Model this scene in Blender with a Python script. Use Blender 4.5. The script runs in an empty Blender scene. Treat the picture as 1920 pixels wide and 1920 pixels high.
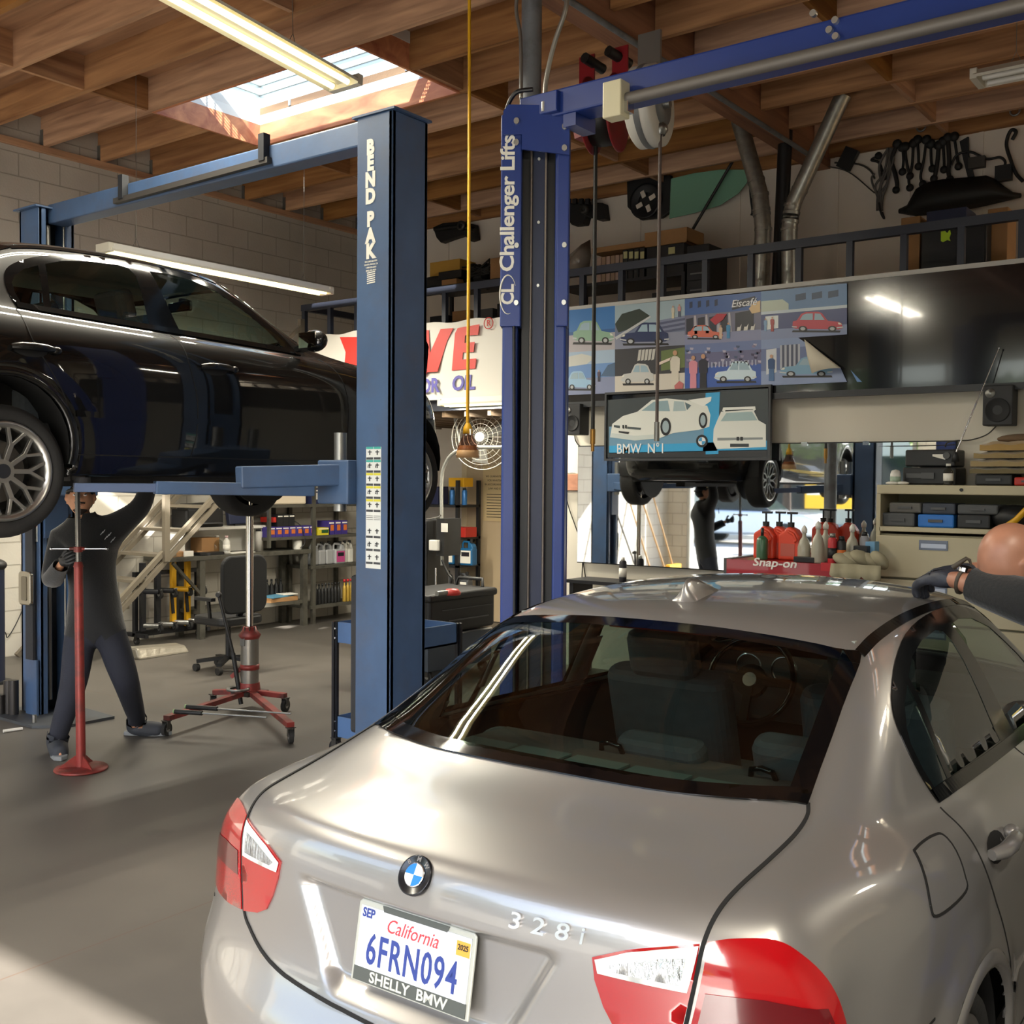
import bpy, bmesh, math, random
from math import sin, cos, pi, radians, sqrt, atan2
from mathutils import Vector as V, Matrix, Quaternion
from mathutils.bvhtree import BVHTree
from mathutils.geometry import delaunay_2d_cdt
SC = bpy.context.scene
COL = SC.collection
RND = random.Random(7)
ORG = {}; KIDS = {}

# ---------------------------------------------------------------- materials
def lin(c):
    if isinstance(c, str):
        c = [int(c[i:i+2], 16)/255 for i in (0, 2, 4)]
    return tuple(x/12.92 if x <= .04045 else ((x+.055)/1.055)**2.4 for x in c[:3]) + (1.,)
MATS = {}
def mat(name, col='808080', rough=.5, metal=0., coat=0., var=0., vscale=3., bump=0., bscale=40., spec=.5,
        emit=None, estr=0., sheen=0., dirt=None, dirtamt=.5, dscale=2., stretch=None, rand=0., trans=0., alpha=1.):
    if name in MATS: return MATS[name]
    m = bpy.data.materials.new(name); m.use_nodes = True
    nt = m.node_tree; N = nt.nodes; L = nt.links
    b = N['Principled BSDF']; c = lin(col)
    b.inputs['Base Color'].default_value = c
    b.inputs['Roughness'].default_value = rough
    b.inputs['Metallic'].default_value = metal
    b.inputs['Coat Weight'].default_value = coat
    b.inputs['Coat Roughness'].default_value = .04
    b.inputs['Specular IOR Level'].default_value = spec
    b.inputs['Transmission Weight'].default_value = trans
    b.inputs['Alpha'].default_value = alpha
    if sheen: b.inputs['Sheen Weight'].default_value = sheen
    if emit:
        b.inputs['Emission Color'].default_value = lin(emit); b.inputs['Emission Strength'].default_value = estr
    if var or bump or dirt or rand:
        tc = N.new('ShaderNodeTexCoord'); mp = N.new('ShaderNodeMapping'); L.new(tc.outputs['Object'], mp.inputs['Vector'])
        if stretch: mp.inputs['Scale'].default_value = stretch
        src = None
        if var or rand:
            n = N.new('ShaderNodeTexNoise'); n.inputs['Scale'].default_value = vscale; n.inputs['Detail'].default_value = 6
            L.new(mp.outputs[0], n.inputs['Vector'])
            r = N.new('ShaderNodeMapRange'); L.new(n.outputs['Fac'], r.inputs['Value'])
            r.inputs['From Min'].default_value = .3; r.inputs['From Max'].default_value = .7
            r.inputs['To Min'].default_value = 1-var; r.inputs['To Max'].default_value = 1+var
            hsv = N.new('ShaderNodeHueSaturation'); hsv.inputs['Color'].default_value = c
            if rand:
                oi = N.new('ShaderNodeObjectInfo'); rr = N.new('ShaderNodeMapRange'); L.new(oi.outputs['Random'], rr.inputs['Value'])
                rr.inputs['To Min'].default_value = 1-rand; rr.inputs['To Max'].default_value = 1+rand
                mu = N.new('ShaderNodeMath'); mu.operation = 'MULTIPLY'; L.new(r.outputs[0], mu.inputs[0]); L.new(rr.outputs[0], mu.inputs[1])
                L.new(mu.outputs[0], hsv.inputs['Value'])
            else: L.new(r.outputs[0], hsv.inputs['Value'])
            src = hsv.outputs[0]; L.new(src, b.inputs['Base Color'])
        if dirt:
            n2 = N.new('ShaderNodeTexNoise'); n2.inputs['Scale'].default_value = dscale; n2.inputs['Detail'].default_value = 8; n2.inputs['Roughness'].default_value = .65
            L.new(mp.outputs[0], n2.inputs['Vector'])
            r2 = N.new('ShaderNodeMapRange'); L.new(n2.outputs['Fac'], r2.inputs['Value'])
            r2.inputs['From Min'].default_value = .48; r2.inputs['From Max'].default_value = .66; r2.inputs['To Max'].default_value = dirtamt
            mx = N.new('ShaderNodeMix'); mx.data_type = 'RGBA'; L.new(r2.outputs[0], mx.inputs['Factor'])
            if src: L.new(src, mx.inputs['A'])
            else: mx.inputs['A'].default_value = c
            mx.inputs['B'].default_value = lin(dirt); L.new(mx.outputs['Result'], b.inputs['Base Color'])
        if bump:
            n3 = N.new('ShaderNodeTexNoise'); n3.inputs['Scale'].default_value = bscale; n3.inputs['Detail'].default_value = 4
            L.new(mp.outputs[0], n3.inputs['Vector'])
            bp = N.new('ShaderNodeBump'); bp.inputs['Strength'].default_value = bump; bp.inputs['Distance'].default_value = .01
            L.new(n3.outputs['Fac'], bp.inputs['Height']); L.new(bp.outputs[0], b.inputs['Normal'])
    MATS[name] = m
    return m
def glass(name, tint='b8d0c4', gloss=1., ior=1.5, add=None):
    if name in MATS: return MATS[name]
    m = bpy.data.materials.new(name); m.use_nodes = True; nt = m.node_tree; N = nt.nodes; L = nt.links
    N.remove(N['Principled BSDF']); out = N['Material Output']
    t = N.new('ShaderNodeBsdfTransparent'); t.inputs[0].default_value = lin(tint)
    g = N.new('ShaderNodeBsdfGlossy'); g.inputs['Roughness'].default_value = .01; g.inputs['Color'].default_value = (gloss, gloss, gloss, 1)
    lw = N.new('ShaderNodeFresnel'); ge = N.new('ShaderNodeNewGeometry'); mr = N.new('ShaderNodeMapRange')   # same reflectance from either side of a thin pane
    mr.inputs['To Min'].default_value = ior; mr.inputs['To Max'].default_value = 1/ior; L.new(ge.outputs['Backfacing'], mr.inputs['Value']); L.new(mr.outputs[0], lw.inputs['IOR'])
    mx = N.new('ShaderNodeMixShader'); L.new(lw.outputs[0], mx.inputs[0]); L.new(t.outputs[0], mx.inputs[1]); L.new(g.outputs[0], mx.inputs[2])
    L.new(mx.outputs[0], out.inputs[0]); MATS[name] = m
    return m

# ---------------------------------------------------------------- mesh builder
def rotm(rx=0, ry=0, rz=0):
    return (Matrix.Rotation(rz, 3, 'Z') @ Matrix.Rotation(ry, 3, 'Y') @ Matrix.Rotation(rx, 3, 'X'))
def frame(d):
    d = V(d).normalized(); a = V((0, 0, 1)) if abs(d.z) < .95 else V((1, 0, 0))
    u = a.cross(d).normalized(); return u, d.cross(u), d
class MB:
    def __init__(s): s.v = []; s.f = []; s.mi = []; s.sm = []; s.cur = 0
    def m(s, i): s.cur = i; return s
    def add(s, vs, fs, smooth=False):
        b = len(s.v); s.v += [tuple(p) for p in vs]
        for f in fs: s.f.append([i+b for i in f]); s.mi.append(s.cur); s.sm.append(smooth)
        return s
    def box(s, c, d, R=None, taper=(1, 1)):
        c = V(c); x, y, z = d[0]/2, d[1]/2, d[2]/2; vs = []
        for k in (-1, 1):
            tx, ty = taper if k > 0 else (1, 1)
            for q in ((-x*tx, -y*ty), (x*tx, -y*ty), (x*tx, y*ty), (-x*tx, y*ty)):
                p = V((q[0], q[1], k*z)); vs.append(c+(R @ p if R else p))
        return s.add(vs, [(3, 2, 1, 0), (4, 5, 6, 7), (0, 1, 5, 4), (1, 2, 6, 5), (2, 3, 7, 6), (3, 0, 4, 7)])
    def bb(s, a, b):   # box from two corners
        return s.box([(a[i]+b[i])/2 for i in range(3)], [abs(b[i]-a[i]) for i in range(3)])
    def beam(s, p0, p1, w, h, up=(0, 0, 1)):   # box beam between two points, w sideways, h along up
        p0, p1 = V(p0), V(p1); d = (p1-p0).normalized(); u = d.cross(V(up)).normalized(); w2 = u.cross(d)
        vs = [p+u*a*w/2+w2*b*h/2 for p in (p0, p1) for a, b in ((-1, -1), (1, -1), (1, 1), (-1, 1))]
        return s.add(vs, [(0, 1, 2, 3), (7, 6, 5, 4), (0, 4, 5, 1), (1, 5, 6, 2), (2, 6, 7, 3), (3, 7, 4, 0)])
    def cyl(s, p0, p1, r0, r1=None, n=16, cap=True):
        r1 = r0 if r1 is None else r1; p0, p1 = V(p0), V(p1); u, w, d = frame(p1-p0)
        vs = [p+(u*cos(2*pi*i/n)+w*sin(2*pi*i/n))*r for p, r in ((p0, r0), (p1, r1)) for i in range(n)]
        s.add(vs, [(i, (i+1) % n, n+(i+1) % n, n+i) for i in range(n)], True)
        if cap: s.add(vs, [list(range(n))[::-1], list(range(n, 2*n))])
        return s
    def tube(s, pts, r, n=8, closed=False):
        pts = [V(p) for p in pts]; N = len(pts); vs = []; prev = None
        rs = r if isinstance(r, (list, tuple)) else [r]*N
        for i, p in enumerate(pts):
            a = pts[(i-1) % N] if (closed or i > 0) else p; b = pts[(i+1) % N] if (closed or i < N-1) else p
            d = (b-a).normalized()
            if prev is None: u = frame(d)[0]
            else: u = (prev-d*prev.dot(d)).normalized()
            prev = u; w = d.cross(u)
            vs += [p+(u*cos(2*pi*k/n)+w*sin(2*pi*k/n))*rs[i] for k in range(n)]
        R = range(N if closed else N-1)
        s.add(vs, [(i*n+k, i*n+(k+1) % n, ((i+1) % N)*n+(k+1) % n, ((i+1) % N)*n+k) for i in R for k in range(n)], True)
        if not closed: s.add(vs, [list(range(n))[::-1], list(range((N-1)*n, N*n))])
        return s
    def lathe(s, prof, o=(0, 0, 0), ax=(0, 0, 1), n=24, smooth=True):
        u, w, d = frame(ax); o = V(o); P = len(prof)
        vs = [o+d*h+(u*cos(2*pi*k/n)+w*sin(2*pi*k/n))*max(r, 1e-5) for r, h in prof for k in range(n)]
        return s.add(vs, [(i*n+k, i*n+(k+1) % n, (i+1)*n+(k+1) % n, (i+1)*n+k) for i in range(P-1) for k in range(n)], smooth)
    def prism(s, poly, o, u, v, d):   # polygon in (u,v) plane at o, extruded by d along u x v
        o, u, v = V(o), V(u), V(v); w = u.cross(v).normalized()*d; n = len(poly)
        a = [o+u*x+v*y for x, y in poly]; vs = a+[p+w for p in a]
        return s.add(vs, [list(range(n))[::-1], list(range(n, 2*n))]+[(i, (i+1) % n, n+(i+1) % n, n+i) for i in range(n)])
    def poly(s, poly, o, u, v):
        o, u, v = V(o), V(u), V(v)
        return s.add([o+u*x+v*y for x, y in poly], [list(range(len(poly)))])
    def sph(s, c, r, n=16, m=10, R=None):
        if not isinstance(r, (tuple, list)): r = (r, r, r)
        c = V(c); vs = []
        for j in range(m+1):
            t = pi*j/m
            for i in range(n):
                p = V((r[0]*sin(t)*cos(2*pi*i/n), r[1]*sin(t)*sin(2*pi*i/n), r[2]*cos(t))); vs.append(c+(R @ p if R else p))
        return s.add(vs, [(j*n+i, (j+1)*n+i, (j+1)*n+(i+1) % n, j*n+(i+1) % n) for j in range(m) for i in range(n)], True)
    def rbox(s, c, d, r, R=None, n=5):   # box with rounded vertical (local z) edges
        x, y = d[0]/2, d[1]/2; poly = []
        for cx, cy, a in ((x-r, y-r, 0), (-x+r, y-r, pi/2), (-x+r, -y+r, pi), (x-r, -y+r, 3*pi/2)):
            for k in range(n+1): poly.append((cx+r*cos(a+pi/2*k/n), cy+r*sin(a+pi/2*k/n)))
        R = R or Matrix.Identity(3); return s.prism(poly, V(c)-R @ V((0, 0, d[2]/2)), R @ V((1, 0, 0)), R @ V((0, 1, 0)), d[2])
    def text(s, txt, o, u, v, size, ext=.001, align='CENTER', sx=1., shear=0., bold=0., spacing=1.):
        vs, fs = textmesh(txt, align, shear, bold, spacing); o, u, v = V(o), V(u).normalized(), V(v).normalized(); w = u.cross(v)
        return s.add([o+u*p[0]*size*sx+v*p[1]*size+w*p[2]*ext for p in vs], fs)
    def build(s, name, mats, parent=None, bevel=0., loc=None, seg=2, sub=0, kind=None, label=None):
        o0 = ORG.get(parent.name, V((0, 0, 0))) if parent else V(loc or (0, 0, 0))
        me = bpy.data.meshes.new(name)
        me.from_pydata([(p[0]-o0.x, p[1]-o0.y, p[2]-o0.z) for p in s.v], [], s.f)
        if not isinstance(mats, (list, tuple)): mats = [mats]
        for m in mats: me.materials.append(m)
        me.polygons.foreach_set('material_index', s.mi); me.polygons.foreach_set('use_smooth', s.sm)
        me.validate(); me.update()
        ob = bpy.data.objects.new(name, me); COL.objects.link(ob)
        if parent: ob.parent = parent; KIDS.setdefault(parent.name, []).append(ob)
        else: ob.location = o0
        ORG[ob.name] = o0
        if bevel:
            b = ob.modifiers.new('bevel', 'BEVEL'); b.width = bevel; b.segments = seg; b.limit_method = 'ANGLE'; b.angle_limit = radians(40)
        if sub:
            b = ob.modifiers.new('sub', 'SUBSURF'); b.levels = sub; b.render_levels = sub
        if kind: ob['kind'] = kind
        if label: ob['label'] = label
        return ob
TXT = {}
def textmesh(txt, align, shear, bold, spacing):
    k = (txt, align, shear, bold, spacing)
    if k not in TXT:
        c = bpy.data.curves.new('t', 'FONT'); c.body = txt; c.size = 1; c.align_x = align; c.align_y = 'CENTER'; c.extrude = 1.
        c.shear = shear; c.offset = bold; c.space_character = spacing; c.resolution_u = 3
        ob = bpy.data.objects.new('t', c); me = ob.to_mesh()
        TXT[k] = ([tuple(v.co) for v in me.vertices], [tuple(p.vertices) for p in me.polygons])
        ob.to_mesh_clear(); bpy.data.objects.remove(ob); bpy.data.curves.remove(c)
    return TXT[k]
def thing(name, label, cat, loc=(0, 0, 0), group=None, local=False):
    o = bpy.data.objects.new(name, None); COL.objects.link(o); o.location = loc; o.empty_display_size = .1
    ORG[o.name] = V((0, 0, 0)) if local else V(loc)
    o['label'] = label; o['category'] = cat
    if group: o['group'] = group
    return o
def tag(o, label, cat, group=None, kind=None):
    o['label'] = label; o['category'] = cat
    if group: o['group'] = group
    if kind: o['kind'] = kind
    return o
def struct(o, kind='structure'): o['kind'] = kind; return o
def dup(root, loc=None, rotz=None, label=None, group=None, scale=None):
    def rec(o, par):
        c = o.copy(); COL.objects.link(c)
        if par: c.parent = par; KIDS.setdefault(par.name, []).append(c)
        for ch in KIDS.get(o.name, []): rec(ch, c)
        return c
    r = rec(root, None)
    if loc is not None: r.location = loc
    if rotz is not None: r.rotation_euler = (0, 0, rotz)
    if scale is not None: r.scale = scale
    if label: r['label'] = label
    if group: r['group'] = group
    return r
def spline(pts, n=8, closed=False):   # Catmull-Rom through points (any dimension)
    P = [V(p) for p in pts]; N = len(P); out = []
    for i in range(N if closed else N-1):
        a, b = P[i], P[(i+1) % N]
        p0 = P[i-1] if (closed or i > 0) else a*2-b
        p3 = P[(i+2) % N] if (closed or i+2 < N) else b*2-a
        for k in range(n):
            t = k/n; out.append(.5*((2*a)+(b-p0)*t+(2*p0-5*a+4*b-p3)*t*t+(3*a-p0-3*b+p3)*t**3))
    if not closed: out.append(P[-1])
    return out
def interp(x, tab):
    for (a, p), (b, q) in zip(tab, tab[1:]):
        if x <= b: t = max(0, (x-a)/(b-a)); return p+(q-p)*t
    return tab[-1][1]

# ---------------------------------------------------------------- camera (phone at eye height)
CAMH = 1.75; F = 2032.; PITCH = radians(-1.655); ROLL = radians(-.455); YAW = radians(36.87)
FW = V((-sin(YAW)*cos(PITCH), cos(YAW)*cos(PITCH), sin(PITCH))); _r = V((cos(YAW), sin(YAW), 0)); _d = FW.cross(_r)
RT = _r*cos(ROLL)+_d*sin(ROLL); DN = -_r*sin(ROLL)+_d*cos(ROLL)
CAM = V((0, 0, CAMH))
def ray(x, y): return FW+RT*(x-960)/F+DN*(y-960)/F
def on(x, y, ax, v):   # world point seen at photo position (x, y) lying on the plane axis=v
    q = ray(x, y); t = (v-CAM[ax])/q[ax]; return CAM+q*t
def onX(x, y, v): return on(x, y, 0, v)
def onY(x, y, v): return on(x, y, 1, v)
def onZ(x, y, v): return on(x, y, 2, v)
cd = bpy.data.cameras.new('camera'); cam = bpy.data.objects.new('camera', cd); COL.objects.link(cam)
cd.sensor_width = 36; cd.sensor_height = 36; cd.sensor_fit = 'HORIZONTAL'; cd.lens = F/1920*36; cd.clip_start = .05; cd.clip_end = 500
cam.matrix_world = Matrix(((RT.x, -DN.x, -FW.x, 0), (RT.y, -DN.y, -FW.y, 0), (RT.z, -DN.z, -FW.z, CAMH), (0, 0, 0, 1)))
SC.camera = cam
SC.view_settings.view_transform = 'Standard'; SC.view_settings.look = 'None'; SC.view_settings.gamma = 1; SC.view_settings.use_curve_mapping = False
# ================================================================ sedans
def car_cage():
    C = [(.25,.20),(.10,.24),(.03,.34),(.0,.45),(.012,.545),(.05,.60),(.085,.67),(.09,.79),(.095,.885),(.108,.945),(.135,.974),(.172,.987),(.34,1.028),
         (.53,1.056),(.75,1.17),(.95,1.285),(1.13,1.375),(1.3,1.405),(1.6,1.425),(2.0,1.43),(2.4,1.412),(2.58,1.375),(2.78,1.27),(2.98,1.145),(3.2,1.015),
         (3.65,.965),(4.0,.915),(4.2,.865),(4.33,.80),(4.41,.74),(4.46,.66),(4.49,.56),(4.5,.46),(4.48,.34),(4.42,.25),(4.3,.2)]
    E = [(.77,.40,.2),(.825,.31,.24),(.852,.265,.34),(.862,.25,.45),(.858,.255,.545),(.84,.265,.60),(.826,.275,.67),(.812,.27,.79),(.772,.255,.885),(.725,.262,.94),(.72,.30,.972),(.715,.36,.987),(.72,.47,.998),
         (.735,.62,1.0),(.748,.8,.995),(.757,.98,.99),(.762,1.15,.983),(.766,1.35,.976),(.77,1.65,.966),(.772,2.0,.956),(.772,2.4,.946),(.77,2.6,.938),(.767,2.75,.933),(.762,2.92,.927),(.755,3.12,.918),
         (.745,3.6,.905),(.725,3.9,.868),(.70,4.1,.815),(.695,4.17,.77),(.70,4.2,.72),(.71,4.21,.65),(.72,4.22,.56),(.73,4.22,.46),(.73,4.21,.35),(.71,4.18,.26),(.68,4.12,.2)]
    # cant rail / glass edge (x, y, z) for the greenhouse
    R = {13:(.60,.60,1.055),14:(.60,.81,1.13),15:(.585,1.0,1.235),16:(.568,1.18,1.325),17:(.56,1.36,1.358),18:(.555,1.65,1.378),19:(.552,2.0,1.382),20:(.55,2.36,1.364),21:(.56,2.47,1.335),22:(.60,2.63,1.235),23:(.64,2.80,1.115),24:(.67,3.02,.985)}
    top = []
    for i, ((yc, zc), e) in enumerate(zip(C, E)):
        row = []
        if i in R:
            r = R[i]
            for s in (0, .4, .78): row.append((r[0]*s, yc+(r[1]-yc)*s**2.2, zc+(r[2]-zc)*s**2.4*(.93 if s > .5 else 1)))
            row.append(r)
            t = .45; bul = .028 if 14 <= i <= 23 else 0
            row.append((r[0]+(e[0]-r[0])*t+bul, r[1]+(e[1]-r[1])*t, r[2]+(e[2]-r[2])*t+bul*.3)); row.append(e)
        else:
            ss = (0, .32, .6, .8, .925, 1) if i > 9 else (0, .4, .72, .9, .97, 1)
            ex = 3.0 if i > 9 and i < 24 else 3.2
            for s in ss: row.append((e[0]*s, yc+(e[1]-yc)*s**ex, zc+(e[2]-zc)*s**(2.4 if i > 9 else 3.5)))
        top.append(row)
    a, b, n = 8, 27, len(C)
    W = [(.26,.825),(.36,.85),(.5,.875),(.7,.89),(1.0,.902),(1.5,.905),(2.2,.908),(3.0,.905),(3.5,.902),(3.85,.885),(4.05,.84),(4.2,.76)]
    G = [0, .40, .72, .94, 1, .985, .93, .86, .72]
    Zm = [None, .935, .885, .80, .68, .54, .40, .29, .19]
    side = []
    for j in range(a, b+1):
        T = E[j]; col = []
        for r in range(9):
            q1 = E[a-r]; q2 = E[b+r]; y = T[1]
            w = interp(y, W); z = T[2] if r == 0 else Zm[r]+(T[2]-.96)*(1-r/8)
            p = [T[0]+(w-T[0])*G[r], y, z]
            f = max(0, 1-(y-E[a][1])/.42)**1.5; g = max(0, 1-(E[b][1]-y)/.5)**1.5
            base = [T[0]*1, y, z]
            for q, k, o in ((q1, f, E[a]), (q2, g, E[b])):
                tgt = [q[0]+(w-.80 if k == f else 0)*0, y+(q[1]-o[1]), q[2]+(T[2]-o[2])*(1-r/8)]
                p = [p[i]+(tgt[i]-p[i])*k for i in range(3)]
            if j == a: p = list(q1)
            if j == b: p = list(q2)
            if r == 0: p = list(T)
            col.append(tuple(p))
        side.append(col)
    bm = bmesh.new(); cache = {}
    def vt(p):
        k = (round(p[0], 4), round(p[1], 4), round(p[2], 4))
        if k not in cache: cache[k] = bm.verts.new(k)
        return cache[k]
    def quad(*q):
        q = [vt(p) for p in q]
        if len(set(q)) == 4: bm.faces.new(q)
    for s in (1, -1):
        M = lambda p: (p[0]*s, p[1], p[2])
        def Q(p0, p1, p2, p3):
            q = [M(p) for p in (p0, p1, p2, p3)]; quad(*(q if s > 0 else q[::-1]))
        for i in range(n-1):
            for c in range(5): Q(top[i][c], top[i][c+1], top[i+1][c+1], top[i+1][c])
        for j in range(b-a):
            for r in range(8): Q(side[j][r], side[j][r+1], side[j+1][r+1], side[j+1][r])
    me = bpy.data.meshes.new('cage'); bm.to_mesh(me); bm.free()
    return me
def subdivided(me, lv):
    ob = bpy.data.objects.new('tmp', me); COL.objects.link(ob)
    m = ob.modifiers.new('s', 'SUBSURF'); m.levels = lv; m.render_levels = lv
    dg = bpy.context.evaluated_depsgraph_get(); out = bpy.data.meshes.new_from_object(ob.evaluated_get(dg))
    bpy.data.objects.remove(ob); bpy.data.meshes.remove(me)
    return out
def inside(p, poly):
    x, y = p; c = False; j = len(poly)-1
    for i in range(len(poly)):
        a, b = poly[i], poly[j]
        if (a[1] > y) != (b[1] > y) and x < (b[0]-a[0])*(y-a[1])/(b[1]-a[1])+a[0]: c = not c
        j = i
    return c
def dense(poly, step):
    out = []
    for i, a in enumerate(poly):
        b = poly[(i+1) % len(poly)]; a, b = V(a), V(b); k = max(1, int((b-a).length/step))
        out += [tuple(a+(b-a)*t/k) for t in range(k)]
    return out
def inset2(poly, d):   # inset (d>0) or outset of a closed 2D outline
    A = sum(a[0]*b[1]-b[0]*a[1] for a, b in zip(poly, poly[1:]+poly[:1])); sg = 1 if A > 0 else -1
    out = []; n = len(poly)
    for i in range(n):
        a, b, c = V(poly[i-1]), V(poly[i]), V(poly[(i+1) % n]); e1 = (b-a).normalized(); e2 = (c-b).normalized()
        n1 = V((-e1.y, e1.x)); n2 = V((-e2.y, e2.x)); m = (n1+n2)
        if m.length < 1e-6: m = n1
        m.normalize(); k = d/max(.35, m.dot(n1)); out.append(tuple(b+m*k*sg))
    return out
class Proj:
    """drops 2D outlines onto the body along a direction"""
    def __init__(s, bvh, u, v, o, d): s.bvh = bvh; s.u, s.v, s.o, s.d = V(u), V(v), V(o), V(d).normalized()
    def to3(s, p, off=0.):
        o = s.o+s.u*p[0]+s.v*p[1]; h = s.bvh.ray_cast(o, s.d, 6)
        for e in ((.0007, .0004), (-.0005, .0008), (.002, -.001), (-.002, .002)):
            if h[0] is None: h = s.bvh.ray_cast(o+s.u*e[0]+s.v*e[1], s.d, 6)
        if h[0] is None: h = s.bvh.find_nearest(o+s.d*2.)
        nn = h[1] if h[1].dot(s.d) < 0 else -h[1]
        return h[0]+nn*off
    def to2(s, P): q = V(P)-s.o; return (q.dot(s.u)/s.u.length_squared, q.dot(s.v)/s.v.length_squared)
    def patch(s, mb, poly, off=.003, step=.03, holes=(), skirt=.012):
        pts = [V(p) for p in dense(poly, step)]; nb = len(pts)
        edges = [(i, (i+1) % nb) for i in range(nb)]; faces = [list(range(nb))]
        hl = []
        for h in holes:
            hp = dense(h, step); k = len(pts); pts += [V(p) for p in hp]; edges += [(k+i, k+(i+1) % len(hp)) for i in range(len(hp))]; hl.append(hp)
        nbt = len(pts); xs = [p[0] for p in poly]; ys = [p[1] for p in poly]; inn = inset2(dense(poly, step), step*.5)
        x = min(xs)+step/2
        while x < max(xs):
            y = min(ys)+step/2
            while y < max(ys):
                if inside((x, y), inn) and not any(inside((x, y), inset2(h, -step*.5)) for h in hl): pts.append(V((x, y)))
                y += step
            x += step
        vs, _, fs, _, _, _ = delaunay_2d_cdt(pts, edges, [], 0, 1e-5)
        ok = []
        for f in fs:
            c = sum((vs[i] for i in f), V((0, 0)))/len(f)
            if len(vs) == len(pts) and any(i >= nbt for i in f): ok.append(list(f))
            elif inside(c, [tuple(p) for p in pts[:nb]]) and not any(inside(c, h) for h in hl): ok.append(list(f))
        P3 = [s.to3(p, off) for p in vs]
        fl = s.d.dot((P3[ok[0][1]]-P3[ok[0][0]]).cross(P3[ok[0][2]]-P3[ok[0][0]])) > 0
        mb.add(P3, [f[::-1] if fl else f for f in ok], True)
        if skirt:
            lo = [s.to3(p, off-skirt) for p in pts[:nb]]; up = [s.to3(p, off) for p in pts[:nb]]
            mb.add(up+lo, [(i, (i+1) % nb, nb+(i+1) % nb, nb+i) for i in range(nb)])
        return mb
    def line(s, mb, pts, w=.005, off=.0015, step=.02, closed=False):
        P = [V(p) for p in pts]
        if closed: P.append(P[0])
        q = []
        for a, b in zip(P, P[1:]):
            k = max(1, int((b-a).length/step)); q += [a+(b-a)*t/k for t in range(k)]
        q.append(P[-1]); ribbon(mb, s.bvh, [s.to3(p) for p in q], w, off); return mb
def ribbon(mb, bvh, P, w, off):
    L = []
    for i, p in enumerate(P):
        d = (P[min(i+1, len(P)-1)]-P[max(i-1, 0)]); h = bvh.find_nearest(p); nn = h[1]; sd = d.cross(nn)
        if sd.length < 1e-7: sd = V((1, 0, 0))
        sd.normalize(); p0 = h[0]+nn*off; L += [p0-sd*w/2-nn*off*2, p0-sd*w/2, p0+sd*w/2, p0+sd*w/2-nn*off*2]
    mb.add(L, [(i*4+k, i*4+k+1, i*4+5+k, i*4+4+k) for i in range(len(P)-1) for k in range(3)], False)
def near_line(mb, bvh, pts, w=.005, off=.0015, n=10, mirror=True):
    for s in ((1, -1) if mirror else (1,)):
        P = [bvh.find_nearest(V((p[0]*s, p[1], p[2])))[0] for p in spline(pts, n)]; ribbon(mb, bvh, P, w, off)
    return mb
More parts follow.
